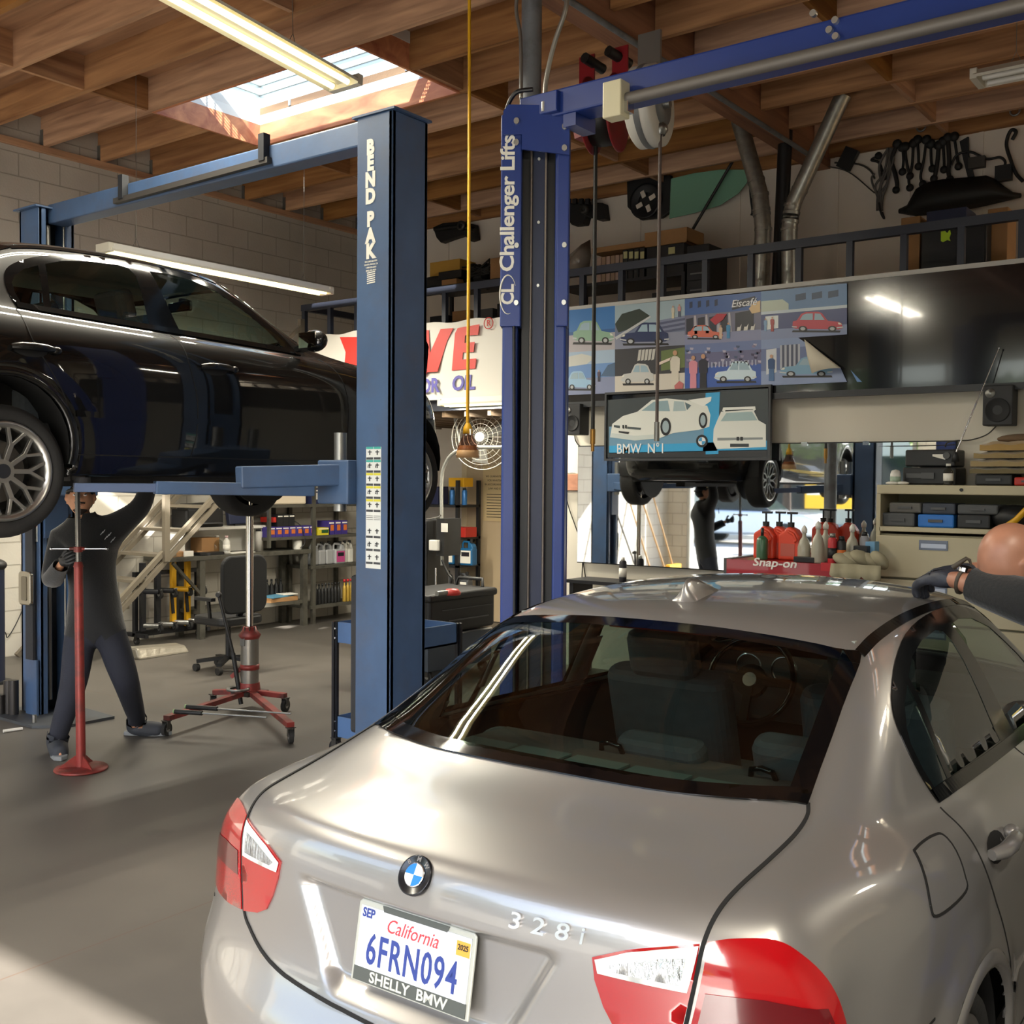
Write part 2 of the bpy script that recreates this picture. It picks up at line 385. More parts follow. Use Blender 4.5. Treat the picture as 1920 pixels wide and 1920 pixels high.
def build_car(root, paint, kind):
    """kind 'silver' or 'black': same saloon form, different fittings; coordinates x right, y forward from rear bumper, z up"""
    me = subdivided(car_cage(), 3)
    bm = bmesh.new(); bm.from_mesh(me); bpy.data.meshes.remove(me); bmesh.ops.recalc_face_normals(bm, faces=bm.faces)
    rg = [e for e in bm.edges if all(abs(v.co.x) < .5 and v.co.y < .3 and .56 < v.co.z < .95 for v in e.verts)]
    if kind == 'silver': bmesh.ops.subdivide_edges(bm, edges=rg, cuts=3, use_grid_fill=True)
    for v in bm.verts:   # number plate recess pressed into the boot lid
        x, y, z = v.co
        if y < .35 and .60 < z < .93:
            hw = .26+(z-.68)*.55
            k = max(0, min(1, (hw-abs(x))/.045))*max(0, min(1, (.872-z)/.03))*max(0, min(1, (z-.635)/.05))
            v.co.y += .03*k*k*(3-2*k)
        d = math.hypot(y-1.0, z-.33)   # slight flare at the arches
        for ay in (1.0, 3.76):
            d = math.hypot(y-ay, z-.33)
            if abs(x) > .78 and .33 < d < .46 and z > .15: v.co.x += math.copysign(.012*(1-abs(d-.37)/.09 if abs(d-.37) < .09 else 0), x)
    bm.normal_update()
    bvh = BVHTree.FromBMesh(bm)
    PS = {s: Proj(bvh, (0, 1, 0), (0, 0, 1), (3*s, 0, 0), (-s, 0, 0)) for s in (1, -1)}
    PT = Proj(bvh, (1, 0, 0), (0, 1, 0), (0, 0, 3), (0, 0, -1)); PR = Proj(bvh, (1, 0, 0), (0, 0, 1), (0, -2, 0), (0, 1, 0))
    # outlines
    rear = [(-.622,.66),(-.50,.60),(-.30,.55),(0,.535),(.30,.55),(.50,.60),(.622,.66)]
    rear = spline(rear, 5)+spline([(.606,.78),(.585,.98),(.558,1.2),(.50,1.165),(.3,1.135),(0,1.12),(-.3,1.135),(-.50,1.165),(-.558,1.2),(-.585,.98),(-.606,.78)], 4)
    rear = [tuple(p) for p in rear]
    wind = [tuple(p) for p in spline([(-.69,2.95),(-.5,3.08),(0,3.2),(.5,3.08),(.69,2.95)], 5)+spline([(.655,2.82),(.61,2.64),(.555,2.48),(.4,2.57),(0,2.605),(-.4,2.57),(-.555,2.48),(-.61,2.64),(-.655,2.82)], 4)]
    # daylight opening on the side (y, z): rear quarter, rear door pane, front door pane
    dlo = [tuple(p) for p in spline([(1.122,.99),(1.105,1.06),(1.10,1.12),(1.125,1.18),(1.2,1.232),(1.336,1.285),(1.544,1.33),(1.816,1.352),(2.1,1.352),(2.3,1.333),(2.46,1.28),(2.63,1.18),(2.78,1.06),(2.89,.935)], 3)]+[(2.6,.945),(2.1,.959),(1.6,.973)]
    panes = [[(1.15,1.014),(1.135,1.06),(1.132,1.115),(1.155,1.15),(1.215,1.195),(1.298,1.228),(1.262,1.012)],
             [(1.298,1.01),(1.34,1.243),(1.45,1.279),(1.6,1.303),(1.78,1.314),(1.835,1.305),(1.86,1.27),(1.848,.996)],
             [(2.033,.99),(1.995,1.157),(1.968,1.312),(2.1,1.317),(2.25,1.303),(2.39,1.262),(2.58,1.145),(2.70,1.05),(2.775,.97)]]
    def cut(face):
        c = face.calc_center_median(); n = face.normal
        if abs(c.x) > .5 and abs(n.x) > .12 and c.z > .93 and any(inside((c.y, c.z), P) for P in dlo_in): return True
        if n.z > .3 and c.z > .9:
            if inside((c.x, c.y), rear_in) or inside((c.x, c.y), wind_in): return True
        for ay in (1.0, 3.76):
            if abs(c.x) > .6 and math.hypot(c.y-ay, c.z-.33) < .337: return True
        return False
    dlo_in = [inset2(P, -.012) for P in panes]; rear_in = inset2(rear, .018); wind_in = inset2(wind, .02)
    bmesh.ops.delete(bm, geom=[f for f in bm.faces if cut(f)], context='FACES')
    me = bpy.data.meshes.new('body_shell'); bm.to_mesh(me); bm.free(); me.materials.append(paint)
    me.polygons.foreach_set('use_smooth', [True]*len(me.polygons))
    ob = bpy.data.objects.new('body_shell', me); COL.objects.link(ob); ob.parent = root; ORG[ob.name] = V((0, 0, 0)); KIDS.setdefault(root.name, []).append(ob)
    so = ob.modifiers.new('solid', 'SOLIDIFY'); so.thickness = .004; so.offset = -1
    trim = mat('car_trim_black', '0a0b0c', .12, spec=.35); gap = mat('car_gap', '0a0a0b', .8); rub = mat('car_rubber', '141414', .7)
    gl = glass('car_glass', 'b4cdbf' if kind == 'black' else 'bccac2'); band = mat('glass_border', '07080a', .06, spec=.6)
    chrome = mat('chrome', 'd8dade', .12, 1.)
    dark = mat('car_interior', '2a2b2e', .85, var=.1, vscale=20)
    # ---- glazing
    g = PT.patch(MB(), inset2(rear, .004), .004, .05, skirt=0).build('rear_window', gl, root)
    PT.patch(MB(), rear, .0045, .03, holes=[inset2(rear, .045)], skirt=.004).build('ceramic_border', band, g)
    g = PT.patch(MB(), wind, .003, .06, skirt=0).build('windshield', gl, root)
    PT.patch(MB(), wind, .0035, .03, holes=[inset2(wind, .05)], skirt=0).build('ceramic_border', band, g)
    for s in (1, -1):
        fr = PS[s].patch(MB(), dlo, .003, .02, holes=panes).build('window_surround', trim, root)
        for P, nm in zip(panes, ('quarter_window', 'rear_door_window', 'front_door_window')):
            PS[s].patch(MB(), inset2(P, -.004), .0015, .04, skirt=0).build(nm, gl, root)
        PS[s].line(MB(), [(1.122,1.0),(1.6,.984),(2.1,.97),(2.6,.956),(2.9,.945)], .034, .007).build('belt_moulding', trim, root)
        PS[s].patch(MB(), [(1.14,.62),(1.45,.5),(2.85,.5),(2.85,.935),(2.4,.955),(1.9,.972),(1.14,.995)], -.03, .06, skirt=0).build('door_trim_panel', dark, root)
        near_line(MB(), bvh, [(s*.572,1.2,1.34),(s*.565,1.36,1.362),(s*.559,1.65,1.384),(s*.556,2.0,1.388),(s*.555,2.3,1.375),(s*.56,2.45,1.345)], .03, .004, mirror=False).build('roof_moulding', trim, root)
    # ---- panel gaps
    G = MB()
    near_line(G, bvh, [(.621,.667,1.067),(.633,.628,1.051),(.635,.555,1.032),(.627,.443,1.012),(.618,.335,.995),(.612,.239,.968),(.606,.196,.928),(.597,.187,.87),(.585,.176,.79),(.570,.165,.716),(.53,.148,.683),(.46,.125,.652),(.36,.105,.632),(.2,.09,.62),(0,.07,.615)], .008, .003)
    near_line(G, bvh, [(.80,.28,.66),(.835,.40,.665),(.865,.55,.672),(.88,.68,.675)], .005)
    for s in (1, -1):
        p = PS[s]
        p.line(G, [tuple(q) for q in spline([(1.112,.98),(1.115,.92),(1.14,.82),(1.215,.69),(1.29,.55),(1.325,.43),(1.34,.295)], 6)], .006)
        p.line(G, [tuple(q) for q in spline([(1.95,.962),(1.985,.90),(2.01,.772),(2.05,.60),(2.05,.42),(2.02,.30)], 6)], .006)
        p.line(G, [tuple(q) for q in spline([(3.05,.925),(3.14,.80),(3.18,.62),(3.17,.45),(3.15,.30)], 6)], .006)
        p.line(G, [(1.34,.295),(3.15,.295)], .006)
        p.line(G, [(3.3,.70),(3.36,.70)], .004)
    near_line(G, bvh, [(.70,3.2,.945),(.68,3.6,.93),(.66,3.9,.89),(.60,4.2,.83),(.4,4.32,.79),(0,4.38,.765)], .006)
    G.build('panel_gap', gap, root)
    for s in (1, -1):   # door moulding line low on the doors
        PS[s].line(MB(), [(1.34,.495),(2.0,.49),(3.0,.49),(3.16,.49)], .03, .006).build('door_moulding', paint, root)
        hz = .868 if kind == 'silver' else .785
        for y in ((1.27, 2.25) if kind == 'silver' else (1.12, 2.17)):   # handles with cup
            h = MB(); c = PS[s].to3((y, hz)); n = V((s, 0, .1)).normalized()
            pts = [c+n*.012+V((0, -.095, 0)), c+n*.032+V((0, -.06, .002)), c+n*.038+V((0, 0, .003)), c+n*.036+V((0, .06, .002)), c+n*.03+V((0, .1, 0))]
            h.tube(pts, [.014, .019, .02, .019, .013], 10); h.sph(c+n*.015+V((0, .122, 0)), (.02, .026, .019)); hd = h.build('door_handle', paint, root)
            PS[s].patch(MB(), [(y+.085*cos(a), hz-.007+.033*sin(a)) for a in [k*pi/8 for k in range(16)]], .001, .03, skirt=0).build('handle_cup', gap, hd)
        # mirrors
        m = MB(); c = V((s*.88, 2.86, .995)); m.sph(c+V((s*.06, 0, .01)), (.095, .06, .065)); m.beam(c+V((-s*.1, .02, -.03)), c+V((s*.02, 0, -.02)), .06, .03)
        mi = m.build('side_mirror', paint, root); MB().box(c+V((s*.06, -.058, .01)), (.14, .008, .09)).build('mirror_glass', mat('mirror_silver', 'e0e4e6', .02, 1.), mi)
    # ---- wheel wells, underbody, cabin
    for ay in (1.0, 3.76):
        for s in (1, -1):
            LP = MB(); ring_ = []
            for k in range(33):
                a = pi*1.16*k/32-pi*.08; row = []
                for r, o in ((.362, .0005), (.354, .006), (.332, .008), (.322, .004), (.320, -.03)):
                    p = PS[s].to3((ay+.362*cos(a), .33+.362*sin(a))) if o > -.01 else row[-1]
                    row.append(V((p.x+s*o if o > -.01 else p.x-s*.012, ay+r*cos(a), .33+r*sin(a))))
                ring_ += row
            LP.add(ring_, [(i*5+q, i*5+q+1, i*5+6+q, i*5+5+q) for i in range(32) for q in range(4)], True); LP.build('wheel_arch_lip', paint, root)
            u = MB(); pr = [(s*x, ay+r*cos(a), .33+r*sin(a)) for x, r in ((.874, .328), (.60, .34)) for a in [pi*k/14-.25+(.5/14)*k for k in range(15)]]
            u.add(pr, [(i, i+1, 16+i, 15+i) for i in range(14)], True)
            u.prism([(.34*cos(a), .34*sin(a)) for a in [2*pi*k/24 for k in range(24)]], (s*.60, ay, .33), (0, 1, 0), (0, 0, 1), .01); u.build('wheel_arch_liner', rub, root)
    MB().box((0, 2.3, .21), (1.30, 3.7, .05)).box((0, 2.38, .2), (1.60, 1.85, .06)).box((.55, 2.4, .19), (.25, 1.9, .05)).box((-.3, 2.0, .17), (.12, 3.2, .08)).build('underbody', mat('underbody', '1c1c1c', .8, dirt='3a3530', dirtamt=.6), root)
    f = MB(); f.box((0, 1.9, .42), (1.42, 2.5, .06)); f.box((0, .86, .62), (1.3, .06, .5)); f.box((0, 3.25, .62), (1.36, .08, .6)); f.build('cabin_floor', dark, root)
    ps = MB(); ps.prism([(-.60,.78),(.60,.78),(.57,1.22),(-.57,1.22)], (0, 0, .94), (1, 0, 0), (0, 1, 0), .03)
    shelf = ps.build('parcel_shelf', mat('parcel_shelf', '4e4a49', .95, var=.08, vscale=60), root, bevel=.01)
    for k in range(6): MB().box((-.47+k*.188, .985, .974), (.168, .07, .006)).build('shelf_vent', mat('shelf_vent', '5d6b6a', .8), shelf)
    for x in (-.13, .33): MB().tube([(x-.035, 1.13, .97), (x-.03, 1.12, .992), (x, 1.115, 1.0), (x+.03, 1.12, .992), (x+.035, 1.13, .97)], .008).build('child_seat_anchor', trim, shelf)
    seatm = mat('car_seat_cloth', '3d4349', .8, var=.12, vscale=30)
    def seat(nm, x, y, w, head=True, zt=.98):
        s_ = MB().rbox((x, y+.28, .56), (w, .52, .16), .06).build(nm, seatm, root, bevel=.03)
        b = MB(); R = rotm(radians(16)); b.rbox((x, y+.03, .80), (w-.02, .14, .56), .06, R); b.build('seat_back', seatm, s_, bevel=.03)
        if head:
            h = MB(); h.rbox((x, y-.075, zt+.155), (.27, .11, .17), .05, R); h.build('headrest', seatm, s_, bevel=.03)
            p = MB()
            for dx in (-.06, .06): p.cyl((x+dx, y-.06, zt+.02), (x+dx, y-.075, zt+.12), .007, n=8)
            p.build('headrest_post', chrome, s_)
    seat('front_seat', .37, 1.98, .5); seat('front_seat', -.37, 1.98, .5)
    rs = MB().rbox((0, 1.42, .55), (1.3, .5, .18), .08).build('rear_seat', seatm, root, bevel=.04)
    MB().rbox((0, 1.24, .74), (1.28, .14, .46), .06, rotm(radians(20))).build('seat_back', seatm, rs, bevel=.04)
    for x in ((-.0, .42) if kind == 'silver' else (-.36, .36)):
        MB().rbox((x, 1.19, 1.0 if x else .975), (.27, .10, .15 if x else .09), .04, rotm(radians(18))).build('headrest', seatm, rs, bevel=.025)
    da = MB(); da.prism([(0,0),(.5,0),(.5,.18),(.28,.24),(.1,.2)], (-.70, 2.78, .74), (0, 1, 0), (0, 0, 1), 1.4); dash = da.build('dashboard', dark, root, bevel=.02)
    sw = MB(); c = V((-.36, 2.66, .93)); ax = V((0, -.9, .42)).normalized(); uu, ww, _ = frame(ax)
    sw.tube([c+(uu*cos(2*pi*k/28)+ww*sin(2*pi*k/28))*.185 for k in range(28)], .014, 8, True); sw.cyl(c, c-ax*.03, .07, .07)
    for a in (0, pi, -pi/2): sw.beam(c, c+(uu*cos(a)+ww*sin(a))*.18, .035, .014, ax)
    swo = sw.build('steering_wheel', trim, root); MB().cyl(c+ax*.002, c+ax*.012, .03).build('wheel_emblem', chrome, swo)
    ic = MB()
    for dx in (-.08, .08): ic.tube([(-.36+dx+.055*cos(2*pi*k/20), 2.83, .955+.055*sin(2*pi*k/20)) for k in range(20)], .005, 6, True)
    ic.build('instrument_dial', chrome, dash)
    rm = MB().box((0, 2.60, 1.255), (.22, .03, .065)).box((0, 2.63, 1.28), (.03, .07, .06)).build('rear_view_mirror', trim, root, bevel=.01)
    for x in (-.36, .36): MB().box((x, 2.44, 1.325), (.34, .13, .012), rotm(radians(-12))).build('sun_visor', mat('car_headliner', '8f9590', .9), root)
    hl = MB(); hl.prism([(-.53,1.24),(.53,1.24),(.52,1.6),(.51,2.1),(.51,2.5),(-.51,2.5),(-.51,2.1),(-.52,1.6)], (0, 0, 1.318), (1, 0, 0), (0, 1, 0), .02); hl.build('headliner', mat('car_headliner', '8f9590', .9), root)
    # shark fin, third brake light
    fin = MB(); zz = PT.to3((0, 1.30)).z
    prof = [(0,.004,.042),(.004,.012,.034),(.009,.03,.02),(.016,.052,.012),(.028,.064,.010),(.06,.064,.013),(.11,.052,.018),(.17,.03,.022),(.225,.01,.016),(.25,0,.006)]
    vs = []
    for y, h, w in prof:
        for k in range(9):
            q = k/4-1; tt = 1-abs(q); vs.append((math.copysign((.010*(1-tt**3)+.03*(1-tt)**3)*(1-.5*y/.25), q) if tt < 1 else 0, 1.30+y, PT.to3((0, 1.30+y)).z-.003+max(h, .002)*tt**.8))
    fin.add(vs, [(i*9+k, i*9+k+1, i*9+10+k, i*9+9+k) for i in range(len(prof)-1) for k in range(8)], True)
    fin.add(vs[:9], [list(range(9))]); fo = fin.build('roof_antenna', paint, root)
    MB().box((-.02, 1.22, 1.335), (.34, .03, .018), rotm(radians(30))).build('brake_light', mat('brake_red', '6b1512', .3), root)
    # ---- lamps
    red = mat('tail_lamp_red', 'a50d14', .1, coat=1., spec=.6); redd = mat('tail_lamp_dark_red', '5e0a12', .15, coat=1.); clr = mat('tail_lamp_clear', 'd5dad8', .15, coat=1., bump=.0)
    cw = mat('lamp_reflector', 'cfd6dc', .18, .85, bump=.6, bscale=120, stretch=(1, 1, .2))
    for s in (1, -1):
        PL = Proj(bvh, V((.8*s, .6, 0)), (0, 0, 1), V((s*.62, .22, 0))+V((s*.6, -.8, 0))*2, (-s*.6, .8, 0))
        t2 = lambda P: PL.to2((P[0]*s, P[1], P[2]))
        outer = [tuple(p) for p in spline([t2(p) for p in [(.612,.197,.928),(.654,.224,.936),(.715,.256,.936),(.757,.276,.912),(.79,.302,.872),(.812,.318,.82),(.822,.325,.76),(.81,.3,.70)]], 4)]+[t2(p) for p in [(.74,.235,.698),(.66,.195,.703),(.575,.168,.715)]]
        o = PL.patch(MB(), outer, .004, .02).build('tail_lamp', red, root)
        band1 = [t2(p) for p in [(.608,.19,.845),(.70,.23,.845),(.785,.30,.83),(.80,.32,.775),(.70,.23,.785),(.60,.18,.79)]]
        PL.patch(MB(), band1, .0055, .02, skirt=0).build('lamp_band', redd, o)
        inner = [tuple(p) for p in spline([t2(p) for p in [(.600,.19,.924),(.535,.166,.912),(.475,.148,.898),(.412,.131,.874)]], 3)]+[t2(p) for p in [(.418,.13,.835),(.436,.132,.79),(.462,.133,.752),(.50,.14,.733),(.565,.16,.716)]]
        i_ = PL.patch(MB(), inner, .004, .02).build('tail_lamp', red, root)
        cl = [t2(p) for p in [(.597,.19,.920),(.535,.166,.908),(.475,.148,.894),(.418,.131,.871),(.425,.13,.848),(.585,.17,.842)]]
        PL.patch(MB(), cl, .0055, .02, skirt=0).build('reversing_lens', clr, i_)
        PL.patch(MB(), [t2(p) for p in [(.575,.18,.898),(.535,.166,.893),(.48,.148,.878),(.445,.131,.866),(.46,.13,.856),(.57,.17,.853)]], .0065, .015, skirt=0).build('reversing_reflector', cw, i_)
        # headlamp
        PH = Proj(bvh, V((s*.8, .6, 0)), (0, 0, 1), V((s*.6, 4.25, 0))+V((s*.6, .8, 0))*2, (-s*.6, -.8, 0))
        h2 = lambda P: PH.to2((P[0]*s, P[1], P[2]))
        hp = [tuple(p) for p in spline([h2(p) for p in [(.28,4.4,.70),(.45,4.35,.735),(.62,4.25,.765),(.74,4.08,.775)]], 3)]+[tuple(p) for p in spline([h2(p) for p in [(.755,4.05,.74),(.70,4.18,.665),(.55,4.3,.625),(.30,4.4,.61)]], 3)]
        h = PH.patch(MB(), hp, .004, .03).build('headlamp', mat('headlamp_lens', 'aeb6ba', .08, .6, coat=1.), root)
        PH.patch(MB(), [h2((.36+.055*cos(k*pi/8), 4.36, .672+.045*sin(k*pi/8))) for k in range(16)], .006, .02, skirt=0).build('headlamp_bulb', mat('lamp_dark', '25282b', .1), h)
        PH.patch(MB(), [h2((.53+.055*cos(k*pi/8), 4.28, .69+.045*sin(k*pi/8))) for k in range(16)], .006, .02, skirt=0).build('headlamp_bulb', mat('lamp_dark', '25282b', .1), h)
        PF = Proj(bvh, (1, 0, 0), (0, 0, 1), (0, 7, 0), (0, -1, 0))
        kd = [(s*x, z) for x, z in ((.02,.60),(.21,.60),(.23,.64),(.22,.70),(.18,.725),(.05,.725),(.025,.70))]
        k_ = PF.patch(MB(), kd, .012, .03, holes=[inset2(kd, .018)]).build('kidney_grille', chrome, root); PF.patch(MB(), inset2(kd, .01), .003, .03, skirt=0).build('grille_mesh', trim, k_)
    PF.patch(MB(), [(-.32,.33),(.32,.33),(.28,.43),(-.28,.43)], .003, .04, skirt=0).build('air_intake', trim, root)
    for s in (1, -1): PF.patch(MB(), [(s*.45,.33),(s*.66,.34),(s*.66,.44),(s*.50,.43)], .003, .04, skirt=0).build('air_intake', trim, root)
    return PT, PS, PR, bvh
def make_wheel(root, c, side, r=.31, rim=.228, style='mesh', tyre=None, drop=0):
    """wheel with axis along x; side=+1 faces +x"""
    c = V(c); w = .20; ax = V((side, 0, 0))
    rub = mat('tyre_rubber', '1d1d1d', .82, bump=.15, bscale=60, dirt='4a453f', dirtamt=.35); al = mat('alloy', 'a9a8a4', .3, .9, var=.05); dk = mat('wheel_dark', '0d0d0d', .7)
    t = MB().lathe([(rim, -.02), (rim+.012, -.003), (rim+.03, .004), ((rim+r)/2+.01, .008), (r-.022, .0), (r-.006, -.018), (r, -.035), (r, -w+.035), (r-.006, -w+.02), (r-.025, -w), (rim, -w+.02)], c, ax, 48)
    wo = t.build('wheel', rub, root)
    k = MB()
    k.lathe([(rim+.004, -.012), (rim+.006, 0), (rim-.006, .004), (rim-.02, -.004), (rim-.028, -.02), (rim-.03, -.05), (rim-.032, -.17)], c, ax, 48)
    n = 10 if style == 'mesh' else 5
    for i in range(n):
        a0 = 2*pi*i/n
        R_ = lambda a, q, h: c+V((side*h, q*cos(a), q*sin(a)))
        if style == 'mesh':   # Y spokes that fork to the rim
            k.beam(R_(a0, .05, -.035), R_(a0, .135, -.028), .024, .026, ax)
            for s in (-1, 1): k.beam(R_(a0, .125, -.028), R_(a0+s*.21, rim-.022, -.02), .017, .022, ax)
            for s in (-1, 1): k.cyl(R_(a0+s*.21, rim-.03, -.024), R_(a0+s*.21, rim-.03, -.008), .0075, n=8)
        else: 
            for s in (-.13, .13): k.beam(R_(a0+s*.6, .05, -.03), R_(a0+s, rim-.02, -.015), .028, .025, ax)
    k.cyl(c+ax*-.06, c+ax*-.02, .062, .055, 24)
    ro = k.build('rim', al, wo, bevel=.003)
    MB().cyl(c+ax*-.022, c+ax*-.014, .034, n=20).build('centre_cap', mat('cap_dark', '22252b', .3), wo)
    MB().cyl(c+ax*-.115, c+ax*-.105, .15, n=32).build('brake_disc', mat('disc_steel', '6d6a66', .4, .9), wo)
    MB().cyl(c+ax*-.15, c+ax*-.145, rim-.035, n=32).build('wheel_back', dk, wo)
    return wo
def roundel(root, PR, x, z, r, mk):
    """round badge on a curved panel"""
    c = PR.to3((x, z)); d = .002; a = PR.to3((x+.02, z)); b = PR.to3((x, z+.02)); u = (a-c).normalized(); v = (b-c).normalized(); n = u.cross(v).normalized()
    c = c+n*.001; o = MB().lathe([(0, .004), (r*.9, .0045), (r*.96, .006), (r, .005), (r, -.004)], c, n, 40).build('round_badge', mk['ring'], root)
    MB().lathe([(0, .007), (r*.58, .0065), (r*.6, .0055)], c, n, 32).build('badge_rim', mk['sil'], o)
    for q, m in ((0, 'wht'), (1, 'blu'), (2, 'wht'), (3, 'blu')):
        pts = [(0, 0)]+[(r*.55*cos(pi/2*q+pi/2*k/8), r*.55*sin(pi/2*q+pi/2*k/8)) for k in range(9)]
        MB().prism(pts, c+n*.0066, u, v, .001).build('badge_quarter', mk[m], o)
    for ch, ang in (('B', 135), ('M', 90), ('W', 45)):
        aa = radians(ang); e = u*cos(aa)+v*sin(aa); t = u*sin(aa)-v*cos(aa)
        MB().text(ch, c+e*r*.775+n*.0045, t, e, r*.34, .0015, bold=.02).build('badge_letter', mk['sil'], o)
    return o
silver_paint = mat('silver_paint', '979593', .34, .58, coat=1., spec=.5)
black_paint = mat('black_paint', '050505', .5, 0., coat=1., spec=.15)
bm_ = dict(ring=mat('badge_ring', '1b1c20', .2), sil=mat('badge_silver', 'd9dbe0', .15, .9), wht=mat('badge_white', 'eef0f2', .2), blu=mat('badge_blue', '2f7fd6', .2))
TH = .02345; CO = V((-1.474, 1.635, 0))-V((-sin(TH), cos(TH), 0))*.1
car = thing('car', 'silver four-door sedan with a California plate filling the foreground', 'car', CO, local=True); car.rotation_euler = (0, 0, TH)
PT, PS, PR, bvhS = build_car(car, silver_paint, 'silver')
for s in (1, -1):
    for y in (1.0, 3.76): make_wheel(car, (s*.865, y, .30), s, r=.305, style='five')
roundel(car, PR, 0, .938, .041, bm_)
# model badge
for i, ch in enumerate('328i'):
    x = .252+[0, .050, .100, .140][i]
    c = PR.to3((x, .906)); u = (PR.to3((x+.02, .906))-PR.to3((x-.02, .906))).normalized(); v = (PR.to3((x, .916))-PR.to3((x, .896))).normalized()
    MB().text(ch, c+u.cross(v)*.001, u, v, .044, .006, sx=1.35 if i < 3 else 1., bold=.012, shear=.1).build('badge_character', mat('badge_chrome', 'e8eaee', .22, .9), car)
# plate with frame
pc = PR.to3((0, .76)); pt = radians(10); pu = V((1, 0, 0)); pv = V((0, sin(pt), cos(pt))); pn = pu.cross(pv); pc = V((0, .105, .77))
frm = MB(); fo = [(-.158,-.082),(.158,-.082),(.158,.08),(.15,.086),(-.15,.086),(-.158,.08)]
frm.prism(fo, pc, pu, pv, .006); pf = frm.build('plate_frame', mat('plate_frame', 'b9bcb4', .35, .2), car, bevel=.003)
pw = MB().prism([(-.148,-.056),(.148,-.056),(.148,.074),(-.148,.074)], pc+pn*.004, pu, pv, .0035).build('licence_plate', mat('plate_white', 'd9e0ea', .4), pf)
MB().prism([(-.15,-.078),(.15,-.078),(.15,-.05),(-.15,-.05)], pc+pn*.004, pu, pv, .004).build('frame_band', mat('frame_dark', '4d524f', .5), pf)
MB().text('SHELLY  BMW', pc+pn*.0075+pv*-.0645, pu, pv, .03, .0015, sx=1.12, bold=.02).build('frame_lettering', mat('plate_frame_letter', 'c9cdc5', .35), pf)
blue = mat('plate_blue', '2b3f8c', .4); redp = mat('plate_red', 'c43a44', .4)
MB().text('6FRN094', pc+pn*.0072+pv*-.012, pu, pv, .088, .0015, sx=.66, bold=.012, spacing=1.12).build('plate_number', blue, pw)
MB().text('California', pc+pn*.0072+pv*.047-pu*.005, pu, pv, .04, .0012, sx=.9, shear=.3).build('plate_state', redp, pw)
MB().text('SEP', pc+pn*.0072+pv*.060-pu*.126, pu, pv, .026, .0012, sx=.9, bold=.03).build('month_sticker', blue, pw)
st = MB().prism([(.112,.036),(.146,.036),(.146,.064),(.112,.064)], pc+pn*.0072, pu, pv, .001).build('year_sticker', mat('sticker_gold', 'd9a441', .5), pw)
MB().text('2025', pc+pn*.0084+pv*.052+pu*.129, pu, pv, .015, .0008, sx=.9, bold=.02).build('sticker_year', mat('ink', '222222', .6), st)
MB().prism([(-.085,.072),(.085,.072),(.09,.084),(-.09,.084)], pc+pn*.004, pu, pv, .004).build('frame_band', mat('frame_dark', '4d524f', .5), pf)
# fuel door on the right rear wing
fd = [tuple(p) for p in spline([(.735,.88),(.80,.952),(.83,.963),(.95,.96),(.995,.945),(.975,.88),(.945,.85),(.76,.855)], 5, True)]
f_ = PS[1].patch(MB(), fd, .002, .03, skirt=.01).build('fuel_door', silver_paint, car); PS[1].line(MB(), fd, .006, .003, closed=True).build('fuel_door_gap', mat('car_gap', '0a0a0b', .8), f_)

BO = V((-5.76, 1.60, 1.565))
bcar = thing('car', 'black four-door sedan raised high on the blue two-post lift', 'car', BO, local=True)
build_car(bcar, black_paint, 'black')
for s in (1, -1):
    for y in (1.0, 3.76): make_wheel(bcar, (s*.885, y, .21), s)
# ================================================================ people
def eval_mods(me, mods):
    ob = bpy.data.objects.new('tmp', me); COL.objects.link(ob)
    for f in mods: f(ob)
    if any(m.type == 'SKIN' for m in ob.modifiers): pass
    dg = bpy.context.evaluated_depsgraph_get(); out = bpy.data.meshes.new_from_object(ob.evaluated_get(dg)); bpy.data.objects.remove(ob); bpy.data.meshes.remove(me)
    return out
def skin(joints, bones, root, add=0., sub=2, radii=None):
    """joints: name -> (point, radius or (rx, ry)); bones: name pairs"""
    names = []
    for a, b in bones:
        for k in (a, b):
            if k not in names: names.append(k)
    me = bpy.data.meshes.new('skin'); me.from_pydata([tuple(joints[n][0]) for n in names], [(names.index(a), names.index(b)) for a, b in bones], [])
    ob = bpy.data.objects.new('tmp', me); COL.objects.link(ob); ob.modifiers.new('s', 'SKIN').use_smooth_shade = True
    for i, n in enumerate(names):
        r = joints[n][1]; r = (r, r) if not isinstance(r, tuple) else r
        me.skin_vertices[0].data[i].radius = (r[0]+add, r[1]+add); me.skin_vertices[0].data[i].use_root = (n == root)
    m = ob.modifiers.new('u', 'SUBSURF'); m.levels = sub; m.render_levels = sub
    dg = bpy.context.evaluated_depsgraph_get(); out = bpy.data.meshes.new_from_object(ob.evaluated_get(dg)); bpy.data.objects.remove(ob); bpy.data.meshes.remove(me)
    return [tuple(v.co) for v in out.vertices], [tuple(p.vertices) for p in out.polygons]
def garment(J, bones, root, keep, add, cuts=None):
    """shell around the chosen bones of a full body, slightly larger than the skin below it"""
    v, f = skin(J, bones, root, add); seg = [(V(J[a][0]), V(J[b][0]), a+'>'+b, J[a][1], J[b][1]) for a, b in bones]; out = []
    g = lambda r: r if not isinstance(r, tuple) else sum(r)/2
    for q in f:
        c = sum((V(v[i]) for i in q), V((0, 0, 0)))/len(q); best = None
        for a, b, n, ra, rb in seg:
            d = b-a; t = max(0, min(1, (c-a).dot(d)/max(d.length_squared, 1e-9))); e = (c-a-d*t).length/(g(ra)+(g(rb)-g(ra))*t)
            if best is None or e < best[0]: best = (e, n, t)
        k = keep(best[1], best[2], c)
        if k: out.append(q)
    return MB().add(v, out, True)
